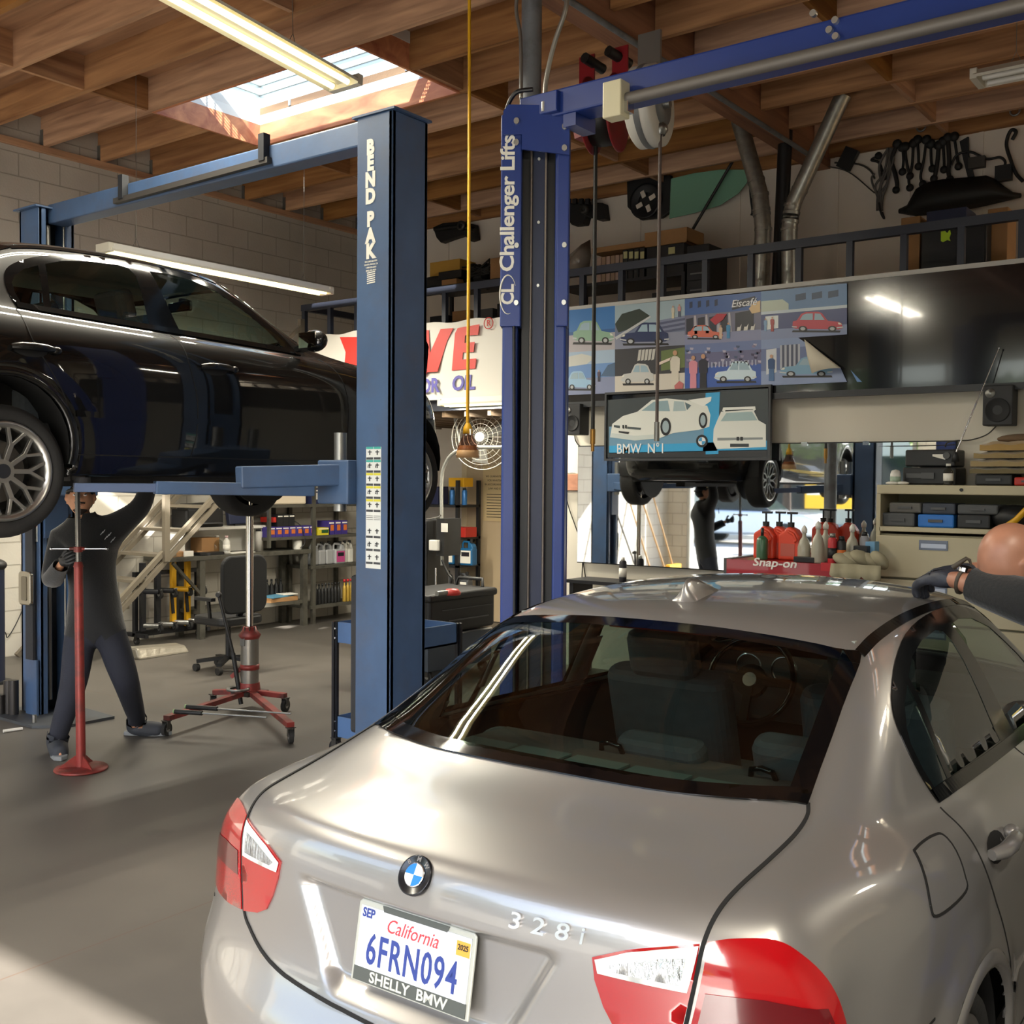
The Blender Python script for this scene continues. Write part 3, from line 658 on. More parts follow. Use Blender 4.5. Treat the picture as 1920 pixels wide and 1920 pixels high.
def head_mesh(c, fwd, up, s=1.):
    """head with face; c centre between the ears, fwd where the nose points"""
    f = V(fwd).normalized(); u = (V(up)-f*V(up).dot(f)).normalized(); r = f.cross(u); vs = []; n, m = 40, 30
    for j in range(m+1):
        t = pi*j/m; z = cos(t)
        for i in range(n):
            a = 2*pi*i/n; x, y = sin(t)*sin(a), sin(t)*cos(a)   # y forward
            px = x*.076; py = y*.097-.004; pz = z*.112
            if z < 0:   # jaw narrows, chin forward
                k = -z; px *= 1-.30*k*k; py = py*(1-.18*k) + (.014*k if y > 0 else .02*k)
            if z > 0: px *= 1+.03*z; py -= .008*z
            if y > .0:
                ff = max(0, y)
                nose = math.exp(-(x/.16)**2)*math.exp(-((z+.10)/.16)**2)*ff; py += .026*nose
                br = math.exp(-(x/.16)**2)*math.exp(-((z-.08)/.14)**2)*ff; py += .006*br
                brow = math.exp(-((abs(x)-.38)/.25)**2)*math.exp(-((z-.24)/.08)**2)*ff; py += .005*brow
                eye = math.exp(-((abs(x)-.40)/.16)**2)*math.exp(-((z-.08)/.09)**2)*ff; py -= .011*eye
                lip = math.exp(-(x/.28)**2)*(math.exp(-((z+.46)/.05)**2)+math.exp(-((z+.57)/.05)**2))*ff; py += .006*lip
                chin = math.exp(-(x/.28)**2)*math.exp(-((z+.83)/.16)**2)*ff; py += .012*chin
                cheek = math.exp(-((abs(x)-.62)/.2)**2)*math.exp(-((z+.12)/.2)**2)*ff; py += .004*cheek
            vs.append(V(c)+(r*px+f*py+u*pz)*s)
    fs = [(j*n+i, j*n+(i+1) % n, (j+1)*n+(i+1) % n, (j+1)*n+i) for j in range(m) for i in range(n)]
    def P(x, y, z): return V(c)+(r*x+f*y+u*z)*s
    return vs, fs, P, (r, f, u)
def ears(mb, P, s):
    for sg in (1, -1):
        pts = [P(sg*x, y, z) for x, y, z in ((.074, .012, -.03), (.078, .0, -.022), (.086, -.014, .0), (.09, -.018, .022), (.088, -.006, .034), (.08, .008, .026), (.076, .012, .008))]
        mb.tube(pts, .0055*s, 8); mb.sph(P(sg*.079, -.002, .004), .018*s, 10, 8); mb.sph(P(sg*.078, .006, -.026), .009*s, 8, 6)
def hand_joints(J, B, pre, wrist, d, palm_n, curl=.5, thumb_side=1, scale=1., spread=.12):
    """five-finger hand: d direction of the hand, palm_n normal out of the palm"""
    d = V(d).normalized(); n = (V(palm_n)-d*V(palm_n).dot(d)).normalized(); s = d.cross(n)*thumb_side; w = V(wrist); S = scale
    J[pre+'palm'] = (w+d*.045*S, (.026*S, .019*S)); B.append((pre+'wrist', pre+'palm'))
    for k, (off, ln) in enumerate(((.030, .078), (.011, .087), (-.009, .081), (-.028, .063))):
        a = w+d*.085*S+s*off*S; dd = (d+s*(off*spread*20-.0)).normalized(); p = a; ang = 0; J[pre+'k%d' % k] = (a, .0105*S); B.append((pre+'palm', pre+'k%d' % k)); prev = pre+'k%d' % k
        for q, fr in enumerate((.42, .32, .26)):
            ang += curl*(1.0, 1.1, .8)[q]; v = dd*cos(ang)+n*sin(ang); p = p+v*ln*fr*S; nm = pre+'f%d%d' % (k, q); J[nm] = (p, (.0092-.0008*q)*S); B.append((prev, nm)); prev = nm
    a = w+d*.028*S+s*.03*S+n*.008*S; J[pre+'t0'] = (a, .0125*S); B.append((pre+'palm', pre+'t0')); v = (d*.55+s*.65+n*(.3+curl*.5)).normalized()
    J[pre+'t1'] = (a+v*.034*S, .011*S); B.append((pre+'t0', pre+'t1')); v = (d*.9+s*.15+n*(.2+curl*.7)).normalized(); J[pre+'t2'] = (a+v*.028*S+(J[pre+'t1'][0]-a), .0095*S); B.append((pre+'t1', pre+'t2'))
def smooth_union(mb, name, mats, parent, voxel=.007):
    o = mb.build(name, mats, parent); r = o.modifiers.new('r', 'REMESH'); r.mode = 'VOXEL'; r.voxel_size = voxel; r.use_smooth_shade = True
    q = o.modifiers.new('q', 'SMOOTH'); q.factor = .5; q.iterations = 3
    return o
skm = mat('skin_tan', 'c79170', .5, var=.06, vscale=14, spec=.4); skm2 = mat('skin_bald', 'a3725b', .4, var=.14, vscale=12, spec=.5)
shirt = mat('black_knit', '141517', .9, sheen=.3, bump=.2, bscale=90); jean = mat('navy_work_trousers', '20232f', .85, bump=.15, bscale=120, var=.1, vscale=6); glv = mat('black_glove', '1f2022', .55, bump=.15, bscale=50)
shoe = mat('shoe_grey', '2f333b', .75); sole = mat('shoe_sole', '75797c', .7)
def D(px, py, dep): return CAM+ray(px, py)*dep
def person1():
    t = thing('person', 'person in black long-sleeved shirt steadying a red pole stand below the raised car', 'person', (-6.28, 3.95, 0))
    fw = V((.83, -.56, 0)); rt = V((-.56, -.83, 0)); up = V((0, 0, 1)); d = 6.95
    J = {}; B = []
    lf = onZ(258, 1378, .0); rf = onZ(108, 1412, .0); lf = V((lf.x, lf.y, 0)); rf = V((rf.x, rf.y, 0))
    pel = D(178, 1165, d); 
    J['pel'] = (pel, (.145, .11)); J['waist'] = (D(176, 1110, d), (.145, .105)); J['chest'] = (D(172, 1045, d), (.165, .115)); J['uch'] = (D(166, 1000, d), (.12, .095)); J['neck'] = (D(155, 968, d-.02), .058); J['skull'] = (D(151, 940, d-.02), .06)
    J['lsh'] = (D(206, 996, d), .078); J['lel'] = (D(268, 950, d+.02), .052); J['lwrist'] = (D(284, 885, d+.08), .033)
    J['rsh'] = (D(115, 1012, d-.02), .078); J['rel'] = (D(96, 1093, d-.10), .054); rw = D(116, 1056, 6.60); J['rwrist'] = (rw, .034)
    J['lhip'] = (D(204, 1185, d), .105); J['rhip'] = (D(152, 1188, d-.03), .105)
    J['lkn'] = (D(236, 1275, d-.02), .074); J['rkn'] = (D(138, 1285, d-.10), .074)
    J['lank'] = (lf+V((0, 0, .1)), .048); J['rank'] = (rf+V((0, 0, .1)), .048)
    tors = [('pel', 'waist'), ('waist', 'chest'), ('chest', 'uch')]; arms = [('uch', 'lsh'), ('lsh', 'lel'), ('lel', 'lwrist'), ('uch', 'rsh'), ('rsh', 'rel'), ('rel', 'rwrist')]
    legs = [('pel', 'lhip'), ('lhip', 'lkn'), ('lkn', 'lank'), ('pel', 'rhip'), ('rhip', 'rkn'), ('rkn', 'rank')]
    feet = []
    for s, f_, dr in (('l', lf, V((.72, .55, 0))), ('r', rf, V((.88, -.42, 0)))):
        dr = dr.normalized(); J[s+'heel'] = (f_-dr*.03+V((0, 0, .045)), .042); J[s+'ball'] = (f_+dr*.12+V((0, 0, .036)), (.042, .034)); J[s+'toe'] = (f_+dr*.19+V((0, 0, .03)), (.034, .026)); feet += [(s+'ank', s+'heel'), (s+'heel', s+'ball'), (s+'ball', s+'toe')]
    hb = []
    hand_joints(J, hb, 'r', rw, (D(138, 1040, 6.44)-rw), D(150, 1046, 6.75)-rw, .55, 1); hand_joints(J, hb, 'l', J['lwrist'][0], (.05, .05, 1), -fw, .35, -1)
    mb = MB(); v, f = skin(J, tors+[('uch', 'neck'), ('neck', 'skull')]+arms+legs+feet+hb, 'pel', -.011); mb.add(v, f, True)
    hc = D(151, 936, d-.03); hv, hf, P, ax = head_mesh(hc, fw+up*.22, up-fw*.2, 1.0); mb.add(hv, hf, True); ears(mb, P, 1.)
    body = smooth_union(mb, 'body', skm, t, .006)
    full = tors+[('uch', 'neck'), ('neck', 'skull')]+arms+legs+feet+hb
    ts = {a+'>'+b for a, b in tors+arms}; lg_ = {a+'>'+b for a, b in legs}
    sh = garment(J, full, 'pel', lambda n, k, c: (n in ts and not ('wrist' in n and k > .93)) or (n == 'uch>neck' and k < .35) or (n.startswith('pel>') and c.z > pel.z-.10), .018).build('shirt', shirt, t)
    lg = MB(); c = D(198, 1003, d-.14)
    for k in range(7): a = .5+k*.28; lg.beam(c+rt*(-.012*k+.03)+up*(.02*sin(k*2.1)-.006*k), c+rt*(-.012*k+.015)+up*(.02*sin(k*2.1)+.022-.006*k), .006, .004)
    lg.build('chest_print', mat('print_grey', '9fa3a8', .6), sh)
    garment(J, full, 'pel', lambda n, k, c: n in lg_ or n == 'pel>waist' or (n[1:].startswith('ank>') and c.z > .075), .013).build('trousers', jean, t)
    for s, f_, dr in (('l', lf, V((.72, .55, 0)).normalized()), ('r', rf, V((.88, -.42, 0)).normalized())):
        so = garment(J, full, 'pel', lambda n, k, c: n[0] == s and (n[1:].startswith(('heel', 'ball')) or (n[1:].startswith('ank') and k > .1) or (n.endswith('ank') and k > .96)), .027).build('shoe', shoe, t)
        sd = V((-dr.y, dr.x, 0)); out = [(-.085, -.03), (-.09, .0), (-.085, .03), (.0, .042), (.12, .052), (.2, .04), (.235, .0), (.2, -.04), (.12, -.052), (.0, -.042)]
        MB().prism(out, f_+V((0, 0, .001)), dr, sd, .028).build('shoe_sole', sole, so, bevel=.006)
        MB().tube([f_+dr*.03+sd*.02+V((0, 0, .1)), f_+dr*.08-sd*.02+V((0, 0, .092)), f_+dr*.11+sd*.018+V((0, 0, .082))], .004, 5).build('laces', sole, so)
    for s in 'rl': v, f = skin(J, [b for b in hb if b[0][0] == s], s+'wrist' , .002); MB().add(v, f, True).build('glove', glv, t)
    hair = MB()
    r_, f_, u_ = ax
    for j in range(5):
        pass
    cap = [P(.079*sin(a), .1*cos(a)-.006, .045) for a in [2*pi*k/28 for k in range(28)]]; band = MB().tube(cap, .011, 8, True).build('headlamp_strap', glv, t)
    MB().box(P(0, .105, .05), (.055, .05, .035), Matrix((r_, f_, u_)).transposed()).build('headlamp_body', glv, band, bevel=.006); MB().box(P(0.02, .10, .082), (.06, .03, .012), Matrix((r_, f_, u_)).transposed()).build('headlamp_bar', mat('lamp_lime', 'e6efb4', .3, emit='eef5c0', estr=1.2), band)
    hv2 = [p for p in hv]; top = []
    hm = MB(); n = 40
    fs2 = [q for q in hf if all(((hv[i]-hc).dot(u_) > .012 or ((hv[i]-hc).dot(f_) < -.0 and (hv[i]-hc).dot(u_) > -.05)) and not ((hv[i]-hc).dot(f_) > .055 and (hv[i]-hc).dot(u_) < .062) for i in q)]
    hm.add([hc+(p-hc)*1.035 for p in hv], fs2, True); hm.build('hair', mat('hair_black', '0d0c0c', .8), t)
    bd = MB(); fs3 = [q for q in hf if all((hv[i]-hc).dot(f_) > .03 and -.112 < (hv[i]-hc).dot(u_) < -.068 and abs((hv[i]-hc).dot(r_)) < .045 for i in q)]; fs3 += [q for q in hf if all((hv[i]-hc).dot(f_) > .06 and -.05 < (hv[i]-hc).dot(u_) < -.034 and abs((hv[i]-hc).dot(r_)) < .035 for i in q)]
    bd.add([hc+(p-hc)*1.012 for p in hv], fs3, True); bd.build('beard', mat('beard_dark', '2a201b', .9), t)
    for s in (1, -1):
        e = MB().sph(P(s*.031, .085, .01), (.0115, .011, .0065), 12, 8).build('eye', mat('eye_white', 'e6e2dc', .2), t); MB().sph(P(s*.031, .0935, .012), .005, 10, 6).build('iris', mat('iris_dark', '1a100a', .1), e)
        MB().tube([P(s*.014, .099, .026), P(s*.03, .1, .032), P(s*.05, .088, .026)], [.003, .0045, .002], 6).build('eyebrow', mat('beard_dark', '2a201b', .9), t)
    MB().tube([P(-.024, .101, -.058), P(0, .109, -.055), P(.024, .101, -.058)], [.002, .005, .002], 6).build('lips', mat('lips_brown', '93604c', .5), t)
person1()
def person2():
    t = thing('person', 'bald person in black leaning over the silver car roof with gloved forearm', 'person', (-.35, 3.62, 0))
    CM = Matrix.Translation(CO) @ Matrix.Rotation(TH, 4, 'Z'); W = lambda x, y, z: CM @ V((x, y, z))
    J = {}; B = []; d = 3.3
    hc = D(1899, 1056, 3.26); chest = W(1.10, 2.22, 1.26)
    J['pel'] = (W(1.32, 2.10, .92), (.14, .12)); J['waist'] = (W(1.27, 2.12, 1.05), (.14, .115)); J['chest'] = (W(1.17, 2.14, 1.20), (.165, .13)); J['uch'] = (W(1.06, 2.15, 1.36), (.12, .105))
    J['neck'] = (hc+(V(J['uch'][0])-hc)*.52, .062); J['skull'] = (hc, .06)
    w1 = D(1797, 1088, 3.33)
    J['lsh'] = (W(1.0, 1.97, 1.36), .08); J['lel'] = (D(1925, 1128, 3.16), .062); J['lwrist'] = (w1, .036); J['rsh'] = (W(1.02, 2.38, 1.36), .08); J['rel'] = (W(.82, 2.55, 1.455), .058); J['rwrist'] = (W(.56, 2.40, 1.455), .032)
    J['lhip'] = (W(1.33, 2.0, .86), .105); J['rhip'] = (W(1.33, 2.2, .86), .105); J['lkn'] = (W(1.3, 1.97, .48), .072); J['rkn'] = (W(1.32, 2.26, .48), .072); J['lank'] = (W(1.34, 1.95, .1), .048); J['rank'] = (W(1.36, 2.28, .1), .048)
    fwd = W(-1, 0, 0)-W(0, 0, 0)
    for s in 'lr': a = V(J[s+'ank'][0]); a = V((a.x, a.y, 0)); J[s+'heel'] = (a-fwd*.03+V((0, 0, .045)), .042); J[s+'ball'] = (a+fwd*.12+V((0, 0, .036)), (.042, .034)); J[s+'toe'] = (a+fwd*.19+V((0, 0, .03)), (.034, .026))
    tors = [('pel', 'waist'), ('waist', 'chest'), ('chest', 'uch')]; arms = [('uch', 'lsh'), ('lsh', 'lel'), ('lel', 'lwrist'), ('uch', 'rsh'), ('rsh', 'rel'), ('rel', 'rwrist')]
    legs = [('pel', 'lhip'), ('lhip', 'lkn'), ('lkn', 'lank'), ('pel', 'rhip'), ('rhip', 'rkn'), ('rkn', 'rank')]; feet = [(s+a, s+b) for s in 'lr' for a, b in (('ank', 'heel'), ('heel', 'ball'), ('ball', 'toe'))]
    hb = []; hand_joints(J, hb, 'l', w1, D(1722, 1078, 3.46)-w1, (.3, .3, -1), .62, -1, 1.28, .03); hand_joints(J, hb, 'r', J['rwrist'][0], W(-.3, -.3, 0)-W(0, 0, 0), (0, 0, -1), .2, 1)
    mb = MB(); v, f = skin(J, tors+[('uch', 'neck'), ('neck', 'skull')]+arms+legs+feet+hb, 'pel', -.004); mb.add(v, f, True)
    img_l = -RT; f_ = (img_l*.72+V((0, 0, -.69))-FW*.02).normalized(); u_ = (V((0, 0, .69))+img_l*.72-FW*.22).normalized()
    hv, hf, P, ax = head_mesh(hc, f_, u_, 1.1); mb.add(hv, hf, True); ears(mb, P, 1.1)
    smooth_union(mb, 'body', skm2, t, .0055)
    bd = MB(); r2, f2, u2 = ax
    for s in (1, -1):
        MB().sph(P(s*.031, .083, .01), .0125, 12, 8).build('eye', mat('eye_white', 'e6e2dc', .2), t)
        MB().tube([P(s*.012, .1, .026), P(s*.03, .102, .034), P(s*.055, .086, .028)], [.004, .006, .003], 6).build('eyebrow', mat('beard_dark', '2a201b', .9), t)
    JS = dict(J); JS['lcuff'] = (V(w1)+(V(J['lel'][0])-V(w1))*.22, .04); a2 = [b for b in arms if b != ('lel', 'lwrist')]+[('lel', 'lcuff')]
    full = tors+[('uch', 'neck'), ('neck', 'skull')]+arms+legs+feet+hb; ts = {a+'>'+b for a, b in tors+arms}; lg_ = {a+'>'+b for a, b in legs}
    garment(J, full, 'pel', lambda n, k, c: (n in ts and not ('wrist' in n and k > .74)) or (n == 'uch>neck' and k < .4) or (n.startswith('pel>') and c.z > .8), .016).build('shirt', shirt, t)
    garment(J, full, 'pel', lambda n, k, c: n in lg_ or n == 'pel>waist' or (n[1:].startswith('ank>') and c.z > .075), .013).build('trousers', jean, t)
    for s in 'lr': garment(J, full, 'pel', lambda n, k, c: n[0] == s and (n[1:].startswith(('heel', 'ball', 'ank')) or (n.endswith('ank') and k > .96)), .02).build('shoe', shoe, t)
    for s in 'lr': v, f = skin(J, [b for b in hb if b[0][0] == s], s+'wrist', .003); MB().add(v, f, True).build('glove', mat('blue_black_glove', '2b2e38', .5, bump=.2, bscale=60), t)
    wd = (V(J['lel'][0])-V(w1)).normalized(); c = V(w1)+wd*.012; up = (V((0, 0, 1))-wd*wd.z).normalized()
    wt = thing('wrist_watch', 'steel wrist watch with a dark strap on the gloved arm over the car roof', 'watch', c+up*.038)
    MB().cyl(c+up*.034, c+up*.046, .021, n=28).build('watch_case', mat('chrome', 'd8dade', .12, 1.), wt); MB().cyl(c+up*.046, c+up*.048, .018, n=28).build('watch_dial', mat('dial_black', '15171a', .15), wt)
    sd = wd.cross(up); MB().tube([c+up*.036+sd*.03*cos(a)+up*(.036*sin(a)-.036) for a in [2*pi*k/20 for k in range(20)]], .0065, 6, True).build('watch_strap', mat('strap_brown', '3d352b', .6), wt)
    MB().tube([D(1787, 1064, 3.3), D(1803, 1053, 3.28), D(1812, 1047, 3.28), D(1818, 1050, 3.28), D(1821, 1060, 3.28)], [.008, .007, .006, .005, .003], 8).build('loose_strap', mat('strap_brown', '3d352b', .6), wt)
person2()
# ================================================================ building shell
XL, YB, YM, YF, ZJ = -10.2, 10.6, 8.5, -3.0, 5.0
XR = 6.0
def nodes(name):
    m = bpy.data.materials.new(name); m.use_nodes = True; MATS[name] = m
    return m, m.node_tree.nodes, m.node_tree.links, m.node_tree.nodes['Principled BSDF']
def block_mat(name, col, ax):
    m, N, L, b = nodes(name)
    tc = N.new('ShaderNodeTexCoord'); sp = N.new('ShaderNodeSeparateXYZ'); cb = N.new('ShaderNodeCombineXYZ')
    L.new(tc.outputs['Object'], sp.inputs[0]); L.new(sp.outputs[ax], cb.inputs[0]); L.new(sp.outputs[2], cb.inputs[1])
    br = N.new('ShaderNodeTexBrick'); br.inputs['Scale'].default_value = 1; br.inputs['Brick Width'].default_value = .43; br.inputs['Row Height'].default_value = .222
    br.inputs['Mortar Size'].default_value = .007; br.inputs['Mortar Smooth'].default_value = .3; br.inputs['Bias'].default_value = 0
    br.inputs['Color1'].default_value = lin(col); br.inputs['Color2'].default_value = lin(col); br.inputs['Mortar'].default_value = lin('a39e92')
    L.new(cb.outputs[0], br.inputs['Vector'])
    n = N.new('ShaderNodeTexNoise'); n.inputs['Scale'].default_value = 1.3; n.inputs['Detail'].default_value = 8; L.new(tc.outputs['Object'], n.inputs['Vector'])
    r = N.new('ShaderNodeMapRange'); r.inputs['From Min'].default_value = .35; r.inputs['From Max'].default_value = .7; r.inputs['To Min'].default_value = .86; r.inputs['To Max'].default_value = 1.05; L.new(n.outputs['Fac'], r.inputs['Value'])
    h = N.new('ShaderNodeHueSaturation'); L.new(br.outputs['Color'], h.inputs['Color']); L.new(r.outputs[0], h.inputs['Value']); L.new(h.outputs[0], b.inputs['Base Color'])
    n2 = N.new('ShaderNodeTexNoise'); n2.inputs['Scale'].default_value = 45; L.new(tc.outputs['Object'], n2.inputs['Vector'])
    ad = N.new('ShaderNodeMath'); ad.operation = 'MULTIPLY_ADD'; ad.inputs[1].default_value = -1.; L.new(br.outputs['Fac'], ad.inputs[0])
    sc = N.new('ShaderNodeMath'); sc.operation = 'MULTIPLY'; sc.inputs[1].default_value = .25; L.new(n2.outputs['Fac'], sc.inputs[0]); L.new(sc.outputs[0], ad.inputs[2])
    bp = N.new('ShaderNodeBump'); bp.inputs['Strength'].default_value = .7; bp.inputs['Distance'].default_value = .012; L.new(ad.outputs[0], bp.inputs['Height']); L.new(bp.outputs[0], b.inputs['Normal'])
    b.inputs['Roughness'].default_value = .6
    return m
def wood_mat(name, c1, c2, sc=(.6, 9, 9), rough=.75, rand=.35):
    m, N, L, b = nodes(name)
    tc = N.new('ShaderNodeTexCoord'); mp = N.new('ShaderNodeMapping'); mp.inputs['Scale'].default_value = sc; L.new(tc.outputs['Object'], mp.inputs[0])
    oi = N.new('ShaderNodeObjectInfo'); L.new(oi.outputs['Random'], mp.inputs['Location'])
    n = N.new('ShaderNodeTexNoise'); n.inputs['Scale'].default_value = 1.6; n.inputs['Detail'].default_value = 9; n.inputs['Distortion'].default_value = .6; L.new(mp.outputs[0], n.inputs['Vector'])
    cr = N.new('ShaderNodeValToRGB'); cr.color_ramp.elements[0].position = .3; cr.color_ramp.elements[0].color = lin(c1); cr.color_ramp.elements[1].position = .72; cr.color_ramp.elements[1].color = lin(c2)
    L.new(n.outputs['Fac'], cr.inputs[0])
    h = N.new('ShaderNodeHueSaturation'); L.new(cr.outputs[0], h.inputs['Color'])
    r = N.new('ShaderNodeMapRange'); r.inputs['To Min'].default_value = 1-rand; r.inputs['To Max'].default_value = 1+rand; L.new(oi.outputs['Random'], r.inputs['Value']); L.new(r.outputs[0], h.inputs['Value'])
    r2 = N.new('ShaderNodeMapRange'); r2.inputs['To Min'].default_value = 1.15; r2.inputs['To Max'].default_value = .72; L.new(oi.outputs['Random'], r2.inputs['Value']); L.new(r2.outputs[0], h.inputs['Saturation'])
    L.new(h.outputs[0], b.inputs['Base Color']); b.inputs['Roughness'].default_value = rough
    bp = N.new('ShaderNodeBump'); bp.inputs['Strength'].default_value = .15; L.new(n.outputs['Fac'], bp.inputs['Height']); L.new(bp.outputs[0], b.inputs['Normal'])
    return m
def floor_mat():
    m, N, L, b = nodes('shop_concrete')
    tc = N.new('ShaderNodeTexCoord'); n = N.new('ShaderNodeTexNoise'); n.inputs['Scale'].default_value = .55; n.inputs['Detail'].default_value = 10; n.inputs['Roughness'].default_value = .6; L.new(tc.outputs['Object'], n.inputs['Vector'])
    cr = N.new('ShaderNodeValToRGB'); e = cr.color_ramp.elements; e[0].position = .3; e[0].color = lin('44413d'); e[1].position = .7; e[1].color = lin('625d57'); L.new(n.outputs['Fac'], cr.inputs[0])
    n2 = N.new('ShaderNodeTexNoise'); n2.inputs['Scale'].default_value = 3.2; n2.inputs['Detail'].default_value = 6; L.new(tc.outputs['Object'], n2.inputs['Vector'])
    r = N.new('ShaderNodeMapRange'); r.inputs['From Min'].default_value = .66; r.inputs['From Max'].default_value = .8; r.inputs['To Max'].default_value = .5; L.new(n2.outputs['Fac'], r.inputs['Value'])
    mx = N.new('ShaderNodeMix'); mx.data_type = 'RGBA'; L.new(r.outputs[0], mx.inputs['Factor']); L.new(cr.outputs[0], mx.inputs['A']); mx.inputs['B'].default_value = lin('302d29')
    # saw-cut joints
    sp = N.new('ShaderNodeSeparateXYZ'); L.new(tc.outputs['Object'], sp.inputs[0])
    f = None
    for ax, per, off in ((0, 3.6, 3.65), (1, 4.5, -5.0)):
        a = N.new('ShaderNodeMath'); a.operation = 'ADD'; a.inputs[1].default_value = off+50*per; L.new(sp.outputs[ax], a.inputs[0])
        q = N.new('ShaderNodeMath'); q.operation = 'MODULO'; q.inputs[1].default_value = per; L.new(a.outputs[0], q.inputs[0])
        c = N.new('ShaderNodeMath'); c.operation = 'LESS_THAN'; c.inputs[1].default_value = .007; L.new(q.outputs[0], c.inputs[0])
        if f: mxx = N.new('ShaderNodeMath'); mxx.operation = 'MAXIMUM'; L.new(f.outputs[0], mxx.inputs[0]); L.new(c.outputs[0], mxx.inputs[1]); f = mxx
        else: f = c
    m2 = N.new('ShaderNodeMix'); m2.data_type = 'RGBA'; L.new(f.outputs[0], m2.inputs['Factor']); L.new(mx.outputs['Result'], m2.inputs['A']); m2.inputs['B'].default_value = lin('57483f')
    L.new(m2.outputs['Result'], b.inputs['Base Color'])
    r3 = N.new('ShaderNodeMapRange'); r3.inputs['To Min'].default_value = .3; r3.inputs['To Max'].default_value = .6; L.new(n.outputs['Fac'], r3.inputs['Value']); L.new(r3.outputs[0], b.inputs['Roughness'])
    n4 = N.new('ShaderNodeTexNoise'); n4.inputs['Scale'].default_value = 60; L.new(tc.outputs['Object'], n4.inputs['Vector'])
    bp = N.new('ShaderNodeBump'); bp.inputs['Strength'].default_value = .06; L.new(n4.outputs['Fac'], bp.inputs['Height']); L.new(bp.outputs[0], b.inputs['Normal'])
    return m
cmu = block_mat('painted_block', 'bdb8ad', 1); cmux = block_mat('painted_block_front', 'c9c4b8', 0)
white_wall = mat('painted_panel', 'd6ccc0', .7, var=.05, vscale=1.2); office_wall = mat('office_wall', 'd8d2c4', .7, var=.03, vscale=1.)
jw = wood_mat('joist_wood', '855833', 'bd8a58'); jx = wood_mat('blocking_wood', '855833', 'bd8a58', (9, .6, 9)); dw = wood_mat('deck_wood', '8f6038', 'bd854f', (.5, 6, 6), rand=.1)
gw = wood_mat('girder_wood', '74421f', 'a3632f', (8, .5, 8), rand=.1)
fl = struct(MB().bb((XL-.3, YF-.0, -.2), (XR+.3, YB+.3, 0)).build('floor', floor_mat()))
struct(MB().bb((XL-.25, YF, 0), (XL, YB+.25, 5.3)).build('wall_left', cmu))
struct(MB().bb((XL, YB, 0), (XR, YB+.25, 5.3)).build('wall_back', white_wall))
struct(MB().bb((XR, YF, 0), (XR+.25, YB+.25, 5.3)).build('wall_right', cmu))
w = MB(); HD = 3.88
for a, b_ in ((XL, -9.75), (-5.3, -4.6), (1.5, XR)): w.bb((a, YF-.25, 0), (b_, YF, HD))  # right doorway narrowed to keep daylight off the silver car's flank
w.bb((XL, YF-.25, HD), (XR, YF, 5.3)); struct(w.build('wall_front', cmux))
tr = mat('door_track', '9a9a95', .4, .8)
for i, (a, b_) in enumerate(((-9.75, -5.3), (-4.6, 1.5))):
    d = MB().bb((a, YF+.02, HD-.02), (b_, YF+.06, HD+.35)).build('door_%d' % (i+2), mat('rollup_door', 'c9c6bd', .5), kind='structure')
    for x in (a+.04, b_-.04): MB().bb((x-.03, YF+.02, 0), (x+.03, YF+.1, HD)).build('door_track', tr, d)
# ceiling: deck, joists, blocking, girders
sk = (-8.40, -5.90, 5.87, 7.05)
SKY = [sk, (-8.40, -5.90, .91, 2.09), (.25, 2.75, 8.35, 9.53)]  # last opening is invented, out of view, to brighten the loft wall
xs = sorted({XL, XR} | {q[i] for q in SKY for i in (0, 1)}); ys = sorted({YF, YB} | {q[i] for q in SKY for i in (2, 3)}); dk = MB()
for a, b_ in zip(xs, xs[1:]):
    for c, d_ in zip(ys, ys[1:]):
        if not any(q[0] <= (a+b_)/2 <= q[1] and q[2] <= (c+d_)/2 <= q[3] for q in SKY): dk.bb((a, c, 5.29), (b_, d_, 5.36))
ce = struct(dk.build('ceiling', dw))
y = 5.84-.62*14
while y < YB-.1:
    for a, b_ in ((XL, -4.2), (-4.02, 1.3), (1.3, XR)):
        segs = [(a, b_)]
        for q in SKY:
            if q[2] < y < q[3]: segs = [z for p0, p1 in segs for z in ([(p0, q[0]), (q[1], p1)] if p0 < q[0] and p1 > q[1] else [(p0, p1)])]
        for p, q in segs: MB().bb((p+.005, y-.025, ZJ), (q-.005, y+.025, 5.29)).build('joist', jw, ce)
    for x, x2 in ((-8.445, -8.445), (-6.0, -5.855), (-2.9, -2.9), (-1.0, -1.0), (2.4, 2.4)):
        if 5.0 < y < 5.9 and x in (-6.0,): continue
        xx = x2 if x == -6.0 else x
        if any(q[0]-.01 < xx < q[1]+.01 and q[2]-.1 < y+.3 < q[3]+.1 for q in SKY): continue
        if not (5.8 < y < 7. and xx in (-8.42, -5.88)) or True: MB().bb((xx-.02, y+.027, ZJ+.01), (xx+.02, y+.593, 5.29)).build('blocking', jx, ce)
    MB().bb((XL+.004, y-.032, ZJ+.0), (XL+.05, y+.032, ZJ+.16)).build('joist_hanger', mat('galvanised', '8d8d88', .45, .8), ce)
    y += .62
for x in (-4.11, 1.3): MB().bb((x-.09, YF, 4.88), (x+.09, YB, 5.29)).build('girder', gw, ce)
MB().bb((XL, YB-.05, 4.98), (XR, YB-.002, 5.28)).build('ledger_board', jw, ce)
MB().bb((XL+.002, YF, 4.94), (XL+.06, YB, 5.0)).build('ledger_board', jx, ce)
